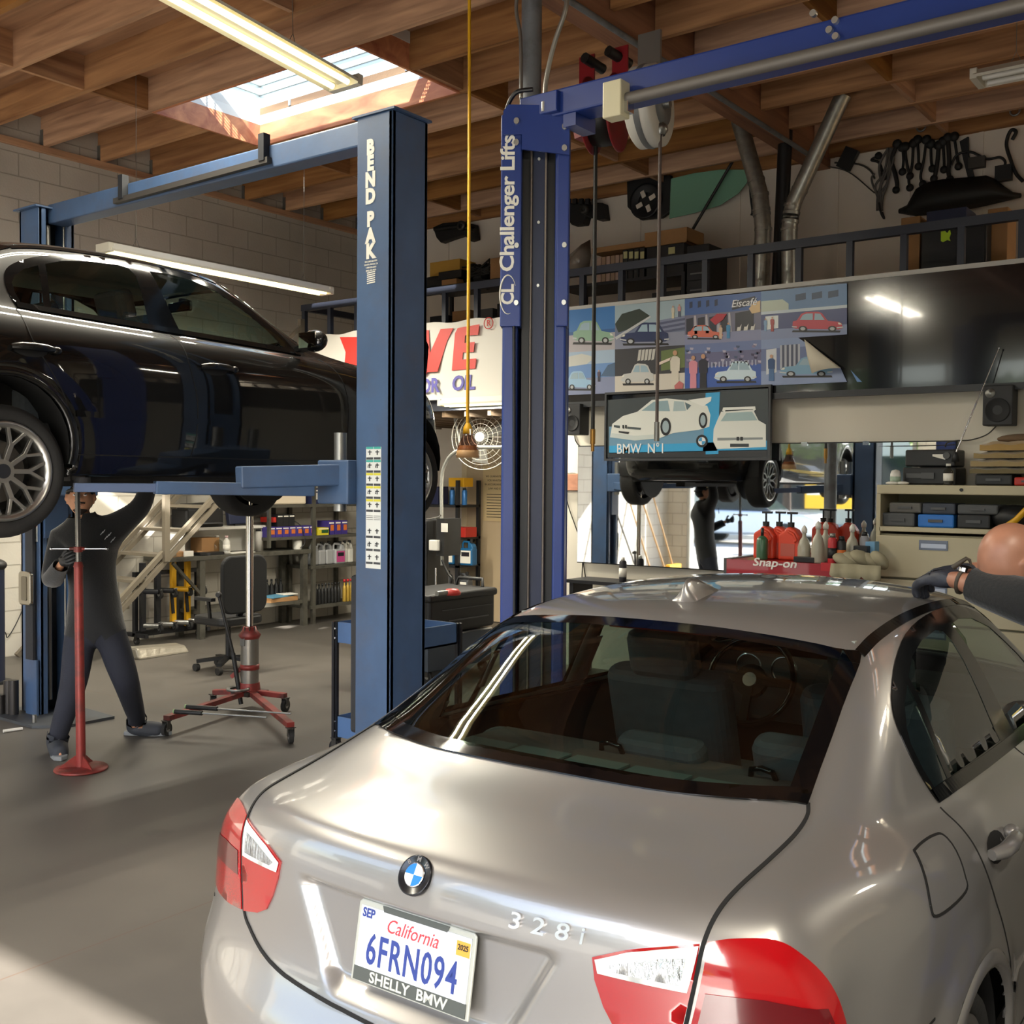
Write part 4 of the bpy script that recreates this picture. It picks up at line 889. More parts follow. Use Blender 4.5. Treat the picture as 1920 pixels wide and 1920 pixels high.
# skylight: timber shaft, white curb with ribs, vent mesh, glazing
rw = wood_mat('skylight_timber', 'a44d22', 'd98a4c', (1.2, 5, 5), .6, 0); wt = mat('skylight_white', 'dcdcd6', .5); al_ = mat('alu_frame', 'b6babc', .4, .8)
def ring(x0, x1, y0, y1, z0, z1, t):
    m = MB(); m.bb((x0-t, y0-t, z0), (x1+t, y0, z1)); m.bb((x0-t, y1, z0), (x1+t, y1+t, z1)); m.bb((x0-t, y0, z0), (x0, y1, z1)); m.bb((x1, y0, z0), (x1+t, y1, z1)); return m
def skylight(q, label, full):
    so = thing('skylight', label, 'skylight', ((q[0]+q[1])/2, (q[2]+q[3])/2, 5.0))
    ring(*q, ZJ-.005, 5.20, .022).build('shaft_lining', rw, so); ring(*q, 5.20, 5.40, .03).build('curb', wt, so)
    for k in range(4): ring(q[0]-.012*(k % 2), q[1]+.012*(k % 2), q[2]-.012*(k % 2), q[3]+.012*(k % 2), 5.40+k*.045, 5.445+k*.045, .03).build('curb_rib', wt if k % 2 == 0 else al_, so)
    ring(*q, 5.58, 5.61, .035).build('curb', wt, so)
    if full:
        mm = MB()
        for k in range(60):
            x = q[0]+(q[1]-q[0])*k/59; mm.bb((x-.004, q[3], 5.61), (x+.004, q[3]+.008, 5.78)); mm.bb((x-.004, q[2]-.008, 5.61), (x+.004, q[2], 5.78))
        for k in range(30):
            yy = q[2]+(q[3]-q[2])*k/29; mm.bb((q[0]-.008, yy-.004, 5.61), (q[0], yy+.004, 5.78)); mm.bb((q[1], yy-.004, 5.61), (q[1]+.008, yy+.004, 5.78))
        for k in range(5): r_ = ring(*q, 5.63+k*.032, 5.636+k*.032, .006); mm.add(r_.v, r_.f)
        mm.build('vent_mesh', mat('vent_mesh', 'b9bec0', .4, .6), so)
        for k in range(2): MB().bb((-7.98+k*1.5, q[3]-.012, 5.30), (-7.95+k*1.5, q[3]-.002, 5.46)).build('clip', al_, so)
    ring(*q, 5.78, 5.9, .05).build('glazing_frame', al_, so)
    MB().bb((q[0], q[2], 5.85), (q[1], q[3], 5.86)).build('skylight_pane', glass('skylight_glass', 'cfdbe2'), so)
for q, lb_ in zip(SKY, ('square skylight framed in orange timber and white curb above the lifted car', 'skylight over the left bay behind the camera', 'added unseen skylight brightening the right end of the loft')): skylight(q, lb_, q is sk)
# ---------------- mezzanine
navy = mat('rail_paint', '262b38', .5); ply = wood_mat('plywood', '8a6a45', 'b3905f', (1, 3, 3), .8, .1)
mz = MB().bb((-9.4, YM+.02, 2.56), (XR, YB, 2.66)).build('floor_mezzanine', ply, kind='structure')
MB().bb((-9.4, YM-.02, 2.46), (XR, YM+.03, 2.68)).build('edge_beam', navy, mz)
for x in (-9.4+.3*k for k in range(1, 52)): 
    if x < -5.9: MB().bb((x-.02, YM+.04, 2.40), (x+.02, YB-.01, 2.56)).build('joist', wood_mat('mez_joist', '5a4a3a', '7a6650', (9, .6, 9)) if 'mez_joist' not in MATS else MATS['mez_joist'], mz)
rl = thing('guard_rail', 'dark navy steel railing along the front of the loft', 'railing', (-9.35, YM, 2.66))
MB().bb((-9.38, YM-.03, 3.66), (XR, YM+.03, 3.73)).build('top_rail', navy, rl); MB().bb((-9.38, YM-.02, 2.78), (XR, YM+.02, 2.82)).build('bottom_rail', navy, rl)
x = -9.35
while x < XR: MB().bb((x-.025, YM-.025, 2.66), (x+.025, YM+.025, 3.67)).build('baluster', navy, rl); x += .42
MB().bb((-9.38, YM, 3.66), (-9.32, YB-1.0, 3.73)).build('top_rail', navy, rl)
wo = MB().bb((-5.86, YM+.06, 0), (XR, YM+.16, 2.46)).bb((-5.86, YM+.16, 0), (-5.76, YB, 2.46)).build('wall_office', office_wall, kind='structure')
# vertical battens on the back wall panels
for i, x in enumerate((-9.0, -7.7, -6.2, -5.0, -3.95, -3.25, -2.6, -1.3, .0)): struct(MB().bb((x-.02, YB-.012, 2.66), (x+.02, YB, 4.98)).build('trim_%d' % (i+1), white_wall))
struct(MB().bb((XL, YB-.01, 4.19), (-4.4, YB, 4.205)).build('trim_10', mat('seam', '7d766c', .8)))
# door to the back room
dr = MB().bb((-8.62, YB-.05, .01), (-7.72, YB-.005, 2.08)).build('door_1', mat('door_beige', 'b5a183', .5, var=.03), kind='structure')
MB().bb((-8.70, YB-.06, 0), (-8.62, YB, 2.14)).bb((-7.72, YB-.06, 0), (-7.64, YB, 2.14)).bb((-8.7, YB-.06, 2.08), (-7.64, YB, 2.16)).build('door_frame', mat('door_frame', 'c7b595', .5), dr)
MB().lathe([(.0, .075), (.028, .07), (.034, .055), (.03, .04), (.014, .03), (.013, .0), (.032, -.0), (.032, -.008)], (-8.53, YB-.05, 1.0), (0, -1, 0)).build('door_knob', mat('knob_bronze', '1d1712', .25, .8), dr)
sg = tag(MB().bb((-8.36, YB-.056, 1.25), (-7.82, YB-.051, 1.93)).build('notice_sign', mat('notice_tan', 'c2ac82', .6)), 'tan printed notice screwed to the beige door', 'sign')
tx = MB(); ink = mat('ink', '222222', .6)
for k, s_ in enumerate(('WE GUARANTEE OUR WORK', 'FOR WHATEVER IT TAKES', 'IN ACCORDANCE WITH STATE', 'LAW AND IS A BINDING')): tx.text(s_, (-8.09, YB-.0565, 1.80-k*.05), (1, 0, 0), (0, 0, 1), .034, .0005)
for k in range(9): tx.bb((-8.30, YB-.0572, 1.575-k*.035), (-7.93-.05*(k % 3), YB-.0562, 1.583-k*.035))
tx.build('printing', ink, sg)
# grey column on the girder, conduits
gc = onX(996, 150, -4.1); col = thing('steel_column', 'slim grey steel pipe column rising to the timber girder', 'column', (-4.1, gc.y, 0))
MB().cyl((-4.1, gc.y, 0), (-4.1, gc.y, 4.88), .065, n=24).build('pipe', mat('grey_pipe', '7e8287', .45, .3, dirt='4d4a48', dscale=5), col)
MB().bb((-4.22, gc.y-.1, 4.865), (-3.98, gc.y+.1, 4.88)).build('cap_plate', mat('grey_pipe', '7e8287', .45, .3), col)
MB().bb((-4.22, gc.y-.12, 0), (-3.98, gc.y+.12, .015)).build('base_plate', mat('grey_pipe', '7e8287', .45, .3), col)
con = mat('conduit', '9c9a94', .35, .8)
c1 = [onY(x, y_, gc.y-.12) for x, y_ in ((972, -40), (968, 20), (976, 70), (977, 180), (977, 300))]; c1.append(V((c1[-1].x, c1[-1].y, .3)))
tag(MB().tube(spline(c1, 5), .012).build('conduit', con), 'thin grey conduit bending beside the left of the steel column', 'conduit')
tag(MB().tube(spline([onY(x, y_, gc.y-.5) for x, y_ in ((1064, -20), (1060, 20), (1040, 80), (1024, 150), (1022, 200))], 5), .014).build('conduit', con), 'bright curved conduit running down toward the blue beam end', 'conduit')
tag(MB().tube([V((-3.99, 4.5, 4.86)), V((-3.99, YB-.6, 4.86))], .022).build('gas_pipe', mat('grey_pipe', '7e8287', .45, .3)), 'long grey pipe clipped under the timber girder', 'pipe')
tag(MB().beam(V((-4.23, 4.8, 4.93)), V((-4.23, 8.2, 4.93)), .03, .03).build('unistrut', mat('dark_steel', '2a2826', .6, .4)), 'dark steel strut along the left side of the girder', 'strut')
# ================================================================ lights, reels, ducts
tubem = mat('lamp_tube', 'fff2c4', .4, emit='ffeeb0', estr=1.0); fixw = mat('fixture_white', 'd8d4c6', .45)
def fixture(name, label, a, b, z0, z1, lit=True, w=.30, axis='y', wires=None, group=None):
    """two-tube strip light from a to b (plan points), heights z0, z1"""
    p0, p1 = V((*a, z0)), V((*b, z1)); t = thing(name, label, 'light', (p0+p1)/2, group)
    d = (p1-p0).normalized(); u = d.cross(V((0, 0, 1))).normalized(); n = u.cross(d)
    m = MB(); m.beam(p0+n*.05, p1+n*.05, .11, .05)
    prof = [(-w/2, .02), (-w/2, -.0), (-w/2+.02, .03), (-.06, .055), (.06, .055), (w/2-.02, .03), (w/2, 0), (w/2, .02), (.065, .07), (-.065, .07)]
    L = (p1-p0).length; m.prism(prof, p0, u, n, -L if u.cross(n).dot(d) < 0 else L); m.build('housing', fixw, t)
    for s in (-1, 1): MB().cyl(p0+d*.05+u*s*w*.24+n*.005, p1-d*.05+u*s*w*.24+n*.005, .019, n=12).build('tube', tubem if lit else mat('tube_off', 'e2e0da', .3), t)
    if lit:
        for sg in (-1, 1):
            la = bpy.data.lights.new('tube_light', 'AREA'); la.shape = 'RECTANGLE'; la.size = L*.95; la.size_y = .035; la.energy = 38*L/2.44; la.color = (1, .93, .76); lo = bpy.data.objects.new('tube_light', la); COL.objects.link(lo)
            lo.matrix_world = Matrix.Translation((p0+p1)/2-n*.017+u*sg*w*.24) @ Matrix((d, u*-1, n)).transposed().to_4x4()
    for q in (p0, p1): MB().box(q+n*.03, (w*.92, .045, .07), Matrix((u, d, n)).transposed()).build('end_cap', fixw, t)
    if wires:
        for f in wires:
            q = p0+(p1-p0)*f; MB().tube([q+n*.07-d*.04, q+n*.16, q+n*.07+d*.04], .003, 5).tube([q+n*.16, V((q.x, q.y, 5.25))], .0025, 5).build('hanging_wire', mat('wire_grey', '85857f', .4, .6), t)
    return t
fe = onZ(648, 165, 4.4); fn = onX(340, -5, fe.x); dd = (fn-fe).normalized()*2.44+fe
fixture('strip_light', 'lit two-tube strip light hanging beside the skylight', (dd.x, dd.y), (fe.x, fe.y), dd.z, fe.z, w=.3, wires=(.15, .8))
fixture('strip_light', 'lit two-tube strip light on long wires beside the block wall', (-8.05, 5.14), (-8.05, 7.6), 3.60, 3.60, w=.2, wires=(.12, .88))
q = onY(1833, 150, 7.95); fixture('strip_light', 'unlit white strip light under the joists at the upper right', (q.x, 7.95), (q.x+2.44, 7.95), q.z-.02, q.z-.02, lit=False, w=.26, wires=(.1, .9))
q0, q1 = onY(832, 743, 8.36), onY(1000, 735, 8.36); fixture('strip_light', 'lit strip light fixed below the red lettered oil banner', (q0.x, 8.36), (q1.x, 8.36), 2.50, 2.50, w=.16)
for nm, lb, x, y_, z in (('strip_light', 'added unseen strip light behind the camera brightening the bench side of the bay', -5.4, -.2, 4.5), ('strip_light', 'added unseen strip light behind the camera brightening the right bay', 1.5, .5, 4.5), ('strip_light', 'added unseen strip light brightening the right end of the loft', 3.2, 9.3, 4.6)):  # extra fixtures out of view, added to lift the room's ambient light
    fixture(nm, lb, (x, y_-1.2), (x, y_+1.2), z, z, w=.3, wires=(.15, .85))
# hose reels hung from the ceiling behind the blue beam
red = mat('reel_red', '84161f', .4); blk = mat('hose_black', '131313', .5); st_ = mat('steel_grey', '8f8f8c', .35, .8); rw_ = mat('reel_white', 'd6d4cc', .4)
cR = onY(1133, 215, 6.2); cW = onY(1217, 200, 6.0)
t = thing('hose_reel', 'dark red hose reel hanging behind the blue overhead beam', 'hose reel', cR)
m = MB()
for s in (-.1, .1): m.cyl(cR+V((s, -.012, 0)), cR+V((s, .012, 0)), .0)
m = MB().lathe([(.05, -.10), (.24, -.10), (.25, -.095), (.25, -.085), (.10, -.08), (.10, .08), (.25, .085), (.25, .095), (.24, .10), (.05, .10)], cR, (1, .25, 0), 36); m.build('drum', red, t)
MB().lathe([(.1, -.08), (.20, -.078), (.205, 0), (.20, .078), (.1, .08)], cR, (1, .25, 0), 28).build('coiled_hose', blk, t)
MB().beam(cR+V((-.14, 0, -.02)), cR+V((-.14, 0, .42)), .12, .012, (0, 1, 0)).beam(cR+V((.12, 0, -.02)), cR+V((.12, 0, .42)), .12, .012, (0, 1, 0)).build('bracket', red, t)
g0 = onY(1117, 262, 6.2); MB().prism([(-.11, .16), (.06, .2), (.05, -.0), (-.07, -.02)], g0+V((0, -.05, 0)), (1, 0, 0), (0, 0, 1), .1).build('hose_guide', red, t)
hz = onY(1117, 838, 6.2).z
MB().tube([g0+V((.0, 0, .05)), g0, V((g0.x, 6.2, hz+.1))], .014, 10).build('hose', blk, t)
MB().cyl((g0.x, 6.2, hz+.12), (g0.x, 6.2, hz+.02), .018).cyl((g0.x, 6.2, hz+.02), (g0.x, 6.2, hz-.03), .012).build('coupling', mat('brass', 'b98a4a', .3, .9), t)
MB().lathe([(.03, .02), (.036, 0), (.02, -.03)], g0, (0, 0, 1), 16).build('hose_stop', blk, t)
t = thing('cord_reel', 'white round reel hanging behind the blue overhead beam', 'hose reel', cW)
ax = V((.97, .15, 0)).normalized()
MB().lathe([(.06, .09), (.10, .09), (.23, .085), (.25, .07), (.25, .02), (.25, -.02), (.25, -.07), (.23, -.085), (.06, -.09)], cW, ax, 40).build('drum', rw_, t)
MB().lathe([(0, .1), (.13, .1), (.135, .085)], cW, ax, 32).build('hub_disc', mat('reel_grey', '6c6e70', .4), t)
MB().lathe([(.252, .02), (.256, .0), (.252, -.02)], cW, ax, 40).build('rim_band', mat('reel_grey', '6c6e70', .4), t)
MB().beam(cW+V((0, 0, .05)), cW+V((0, 0, .46)), .16, .02, (0, 1, 0)).cyl(cW+ax*.08, cW+ax*.14, .03).build('bracket', st_, t)
g1 = onY(1238, 245, 6.0); z1 = onY(1237, 815, 6.0).z
MB().lathe([(.02, .05), (.045, .03), (.05, 0), (.03, -.03)], g1, (0, 0, 1), 16).build('outlet_cone', st_, t)
MB().tube([g1+V((0, 0, .04)), V((g1.x, 6.0, z1+.05))], .011, 10).build('hose', mat('hose_brown', '5a4d49', .4), t)
MB().cyl((g1.x, 6.0, z1+.08), (g1.x, 6.0, z1-.04), .017).build('coupling', st_, t)
t = thing('pipe_clamp', 'two dark clamped steel handles above the red hose reel', 'clamp', cR+V((0, .1, .5)))
for a, b_ in (((1096, 108), (1130, 130)), ((1140, 95), (1180, 120))):
    p, q = onY(*a, 6.1), onY(*b_, 6.3); MB().cyl(p, q, .035, n=10).build('handle', blk, t)
# ducts and stacks at the loft
gal = mat('galvanised_duct', 'a3a39c', .38, .85, var=.18, vscale=18)
def duct(label, pts, r, Y, m=gal, seams=True):
    P = [onY(x, y_, Y) for x, y_ in pts]; P = [P[0]]+P[1:]
    t = thing('flue_duct', label, 'duct', P[-1]); Q = []
    for i, p in enumerate(P):
        if 0 < i < len(P)-1:
            for k in (-.12, -.04, .04, .12):
                a = P[i-1] if k < 0 else P[i+1]; Q.append(p+(a-p).normalized()*abs(k)*(1 if abs(k) > .1 else .9))
        else: Q.append(p)
    MB().tube(Q, r, 16).build('duct_pipe', m, t)
    if seams:
        for i in range(1, len(P)-1):
            for k in (-.14, .0, .14):
                a = P[i-1] if k < 0 else P[i+1]; d = (a-P[i]).normalized(); c = P[i]+d*abs(k); MB().cyl(c-d*.012, c+d*.012, r+.006, n=20).build('duct_seam', m, t)
duct('galvanised flue duct leaning left then dropping behind the loft railing', [(1383, 215), (1425, 365), (1431, 430), (1424, 600)], .075, 9.3)
duct('galvanised flue duct angling up right from the loft railing to the joists', [(1581, 178), (1486, 385), (1480, 430), (1481, 600)], .07, 9.2)
P = [onY(x, y_, 9.6) for x, y_ in ((1474, 235), (1467, 380), (1456, 620))]; bk = thing('vent_stack', 'straight black vent stack between the two silver ducts', 'pipe', P[-1])
MB().tube([P[0]+V((0, 0, .1)), P[1], P[2]], .065, 16).build('stack_pipe', mat('stack_black', '16171a', .45), bk)
# yellow cord with connector
yc = mat('cord_yellow', 'e0a91f', .45); Yc = 5.6
t = thing('extension_cord', 'yellow power cord hanging straight down from the ceiling', 'cord', onY(877, 740, Yc))
pts = [onY(x, y_, Yc) for x, y_ in ((880, -120), (880, 200), (879, 480), (877, 740), (877, 800))]; MB().tube(spline(pts, 6), .011, 8).build('cord', yc, t)
e = onY(877, 830, Yc); MB().lathe([(.012, .10), (.03, .06), (.07, -.03), (.072, -.05), (.0, -.05)], e, (0, 0, 1), 20).build('connector_body', glass('connector_clear', 'c9b2a8'), t)
MB().lathe([(.055, -.02), (.074, -.055), (.078, -.10), (.0, -.098)], e, (0, 0, 1), 20).build('outlet_face', mat('connector_amber', 'd2a675', .4), t)
MB().lathe([(.014, .13), (.03, .10), (.034, .06), (.0, .06)], e, (0, 0, 1), 16).build('strain_relief', yc, t)
q = onY(881, 822-12, Yc); MB().bb((q.x-.012, Yc-.016, q.z-.02), (q.x+.022, Yc-.013, q.z+.02)).build('cord_tag', mat('tag_white', 'eeeeea', .5), t)
# ================================================================ two-post lifts
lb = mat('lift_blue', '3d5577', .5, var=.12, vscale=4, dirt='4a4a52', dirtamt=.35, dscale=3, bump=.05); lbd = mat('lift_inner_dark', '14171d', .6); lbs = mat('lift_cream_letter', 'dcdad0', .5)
galv = mat('galvanised', '8d8d88', .45, .8); rubp = mat('black_pad', '26272b', .8, bump=.2); steel = mat('steel_grey', '8f8f8c', .35, .8)
Yf = 4.2
xa, xb = onY(668, 700, Yf).x, onY(734, 700, Yf).x; yb = onX(800, 700, xb).y; zt = onY(734, 205, Yf).z
lift = thing('two_post_lift', 'faded blue two-post lift whose front column reads BEND PAK', 'car lift', (-5.75, Yf, 0))
def column(x0, x1, y0, y1, H, open_side, name='column', m=lb, parent=None):
    """C-section column open toward +x (1) or -x (-1)"""
    t = .03; c = MB()
    if open_side > 0: c.bb((x0, y0, 0), (x0+t, y1, H))
    else: c.bb((x1-t, y0, 0), (x1, y1, H))
    c.bb((x0, y0, 0), (x1, y0+t, H)); c.bb((x0, y1-t, 0), (x1, y1, H))
    lip = .06
    xs = (x1-t, x1) if open_side > 0 else (x0, x0+t)
    c.bb((xs[0], y0, 0), (xs[1], y0+lip, H)); c.bb((xs[0], y1-lip, 0), (xs[1], y1, H))
    o = c.build(name, m, parent, bevel=.006)
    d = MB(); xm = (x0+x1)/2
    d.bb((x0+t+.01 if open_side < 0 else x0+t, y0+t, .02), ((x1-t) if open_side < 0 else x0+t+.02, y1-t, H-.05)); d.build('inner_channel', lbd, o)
    return o
ncol = column(xa, xb, Yf, yb, zt, -1, parent=lift)
W_ = xb-xa; D_ = yb-Yf; fx1 = onX(38, 700, -7.9); fxa = onY(38, 800, Yf+.02).x; fxb = fxa+W_
fcol = column(fxa, fxb, Yf+.02, Yf+.02+D_, zt, 1, parent=lift)
MB().cyl((fxb-.1, Yf+.15, .1), (fxb-.1, Yf+.15, zt-.1), .018).build('lift_ram', steel, fcol)
MB().cyl((fxb-.04, Yf+.24, .1), (fxb-.04, Yf+.24, zt-.1), .008).build('lift_cable', steel, fcol)
# top plates, overhead beam, trip bar
for c, x0, x1 in ((ncol, xa, xb), (fcol, fxa, fxb)):
    MB().prism([(x0-.03, Yf-.01), (x1+.02, Yf-.01), (x1+.02, yb+.01), (x0-.03, yb+.01)], (0, 0, zt), (1, 0, 0), (0, 1, 0), .012).build('top_plate', lb, c)
zb = onY(650, 258, Yf+.2).z; MB().bb((fxb-.05, Yf+.12, zb-.1), (xa+.05, Yf+.26, zb+.04)).build('overhead_beam', lb, lift, bevel=.01)
pb = MB(); p, q = onY(216, 378, Yf+.1), onY(505, 300, Yf+.1); pb.beam(p, q, .035, .035); trip = pb.build('trip_bar', mat('trip_bar_dark', '33302e', .6), lift)
for r in (p+(q-p)*.06, p+(q-p)*.97): MB().beam(r, r+V((0, 0, .16)), .05, .05, (1, 0, 0)).build('trip_bracket', lbd, trip)
# base plates with anchor bolts
bp_ = mat('base_plate_steel', '4f5358', .6, .5, dirt='3a3026', dirtamt=.6)
for c, x0, x1 in ((ncol, xa, xb), (fcol, fxa, fxb)):
    MB().prism([(x0-.12, Yf-.2), (x1+.28, Yf-.2), (x1+.45, Yf-.05), (x1+.45, yb+.05), (x0-.12, yb+.1)], (0, 0, 0), (1, 0, 0), (0, 1, 0), .02).build('base_plate', bp_, c)
    for bx, by in ((x0-.07, Yf-.14), (x1+.2, Yf-.14), (x1+.38, Yf+.1), (x0-.07, yb+.04)): MB().cyl((bx, by, .02), (bx, by, .075), .016, n=8).build('anchor_bolt', steel, c)
for k, (x, z) in enumerate(((fxa+.02, .26), (fxa+.09, .27), (fxa+.0, .16))): MB().cyl((x, Yf-.09-.05*(k == 2), .02), (x, Yf-.09-.05*(k == 2), z), .035, n=14).build('stack_adapter', mat('adapter_dark', '3c3a3a', .4, .7), fcol)
MB().bb((fxb-.14, Yf-.015, .02), (fxb+.01, Yf, .42)).build('foot_shroud', lb, fcol)
MB().bb((fxb-.13, Yf-.02, .42), (fxb-.03, Yf, 1.42)).build('column_pad', rubp, fcol)
MB().bb((xa-.075, Yf+.03, .35), (xa-.005, Yf+.16, onY(668, 1080, Yf).z)).build('column_pad', rubp, ncol, bevel=.02)
# lettering and instruction labels on the near column face
for ch, py in zip('BENDPAK', (277, 307, 338, 369, 412, 443, 472)):
    p = onY(695, py, Yf); MB().text(ch, (p.x, Yf-.001, p.z), (1, 0, 0), (0, 0, 1), .105, .002, sx=.9, bold=.06).build('letter', lbs, ncol)
lab = MB(); p0 = onY(696, 490, Yf)
for k, s_ in enumerate(('INCORPORATED', 'SANTA PAULA, CA', '1-800-253-2363', '(805) 933-9970')): lab.text(s_, (p0.x, Yf-.001, p0.z-.016*k), (1, 0, 0), (0, 0, 1), .012, .001, bold=.02)
fl_ = onY(696, 530, Yf)
for k in range(6): lab.prism([(x/10-.03, .05-k*.011+.006*sin(x*1.1)) for x in [i*.1 for i in range(7)]]+[(x/10-.03, .056-k*.011+.006*sin(x*1.1)) for x in [i*.1 for i in range(6, -1, -1)]], (fl_.x, Yf-.001, fl_.z), (1, 0, 0), (0, 0, 1), .001)
lab.build('maker_plate', lbs, ncol)
wl = mat('label_white', 'cfd2d0', .5); wd_ = mat('label_dark', '3a3d42', .6); wy = mat('label_yellow', 'c9c23c', .5); wg = mat('label_teal', '3f9f95', .5)
a, b_ = onY(687, 838, Yf), onY(714, 1067, Yf); MB().bb((a.x, Yf-.002, b_.z), (b_.x, Yf, a.z)).build('instruction_label', wl, ncol)
hgt = (a.z-b_.z); cw_ = (b_.x-a.x)/2; hdr = {0: wg, 1: wg, 2: wy, 3: wy, 4: wy}; lm = {m: MB() for m in (wd_, wy, wg)}
for r in range(9):
    for c in range(2):
        x0 = a.x+c*cw_; z1 = a.z-hgt*(r+.0)/9.3
        if r in hdr: lm[hdr[r]].bb((x0+.002, Yf-.003, z1-.012), (x0+cw_-.002, Yf-.0015, z1))
        if r in (5,): [lm[wd_].bb((x0+.004, Yf-.003, z1-.02-.01*k), (x0+cw_-.004, Yf-.0015, z1-.018-.01*k)) for k in range(3)]; continue
        lm[wd_].bb((x0+.003, Yf-.003, z1-hgt/9.3+.002), (x0+cw_-.003, Yf-.0015, z1-hgt/9.3+.014))
        xm = x0+cw_/2; zm = z1-.028; lm[wd_].bb((xm-.004, Yf-.003, zm-.016), (xm+.004, Yf-.0015, zm+.01)); lm[wd_].bb((xm-.014, Yf-.003, zm-.002), (xm+.014, Yf-.0015, zm+.003))
        if r % 2: lm[wd_].bb((xm-.015, Yf-.003, zm-.014), (xm-.009, Yf-.0015, zm-.004))
for m, q in lm.items(): q.build('label_print', m, ncol)
p = onY(60, 1000, Yf); MB().bb((p.x-.03, Yf+.017, p.z-.06), (p.x+.04, Yf+.02, p.z+.25)).build('label_print', wl, fcol)
p = onY(62, 981, Yf); MB().cyl((p.x, Yf+.02, p.z), (p.x, Yf+.012, p.z), .03, n=20).build('warning_sticker', mat('sticker_red', 'b5543f', .5), fcol)
# carriages and swing arms
zs = BO.z+.19
def arm(segs, w0, parent):
    m0 = None
    for i, (p, q, w, h) in enumerate(segs):
        o = MB().beam(p, q, w, h).build('swing_arm', lb if i < 2 else mat('arm_inner', '5c6d90', .45, .3), parent, bevel=.006)
for sx, x0, cx in ((1, xa, ncol), (-1, fxb, fcol)):
    ym = Yf+D_/2
    car_ = MB().bb((x0-.02 if sx > 0 else x0-.25, Yf+.05, zs-.45), (x0+.25 if sx > 0 else x0+.02, yb-.05, zs+.35)).build('carriage', lb, lift)
    hx = x0-sx*.12; MB().bb((hx-.12, Yf-.06, zs-.14), (hx+.12, yb+.06, zs+.10)).build('arm_housing', lb, car_, bevel=.01)
    for y_ in (Yf-.0, yb): MB().cyl((hx, y_, zs-.18), (hx, y_, zs+.25), .035).build('arm_pivot_pin', steel, car_)
    sxl = BO.x+sx*.80
    r0 = V((hx, Yf, zs-.04)); r1 = V((sxl+sx*.03, 3.02, zs-.06)); d = (r1-r0)
    MB().beam(r0-d*.02+V((0, 0, .06)), r0+d*.42+V((0, 0, .05)), .15, .115).build('swing_arm', lb, lift, bevel=.008)
    s2 = MB().beam(r0+d*.12-V((0, 0, .022)), r0+d*.74-V((0, 0, .0)), .12, .066).build('swing_arm', lb, lift, bevel=.006)
    MB().beam(r0+d*.5-V((0, 0, .005)), r1+d*.03+V((0, 0, .005)), .085, .045).build('arm_inner', mat('arm_inner', '5c6d90', .45, .3), s2, bevel=.004)
    MB().cyl(r1, V((r1.x, r1.y, zs-.005)), .04, n=18).build('lift_pad', rubp, s2)
    f0 = V((hx, yb, zs-.06)); f1 = V((sxl+sx*.02, 5.2, zs-.10)); d = f1-f0
    s3 = MB().beam(f0-d*.04, f0+d*.6, .12, .09).build('swing_arm', lb, lift, bevel=.006); MB().beam(f0+d*.4, f1+d*.05, .085, .055).build('arm_inner', mat('arm_inner', '5c6d90', .45, .3), s3)
    MB().cyl(f1-V((0, 0, .03)), V((f1.x, f1.y, zs-.005)), .055, n=18).build('lift_pad', rubp, s3)
# steel tray hooked on the far column
tr_ = thing('drip_tray', 'polished steel tray hung on the side of the far blue column', 'tray', onY(52, 1103, Yf))
p, q = onY(42, 1073, Yf-.02), onY(61, 1133, Yf-.02)
MB().rbox(((p.x+q.x)/2, Yf-.03, (p.z+q.z)/2), (q.x-p.x+.03, p.z-q.z+.02, .03), .03, rotm(pi/2)).build('tray_shell', mat('polished_steel', 'b9b4a8', .2, 1.), tr_, bevel=.008)
MB().rbox(((p.x+q.x)/2, Yf-.047, (p.z+q.z)/2), ((q.x-p.x)*.5, (p.z-q.z)*.78, .006), .012, rotm(pi/2)).build('tray_well', mat('tray_dark', '8a857a', .25, 1.), tr_)
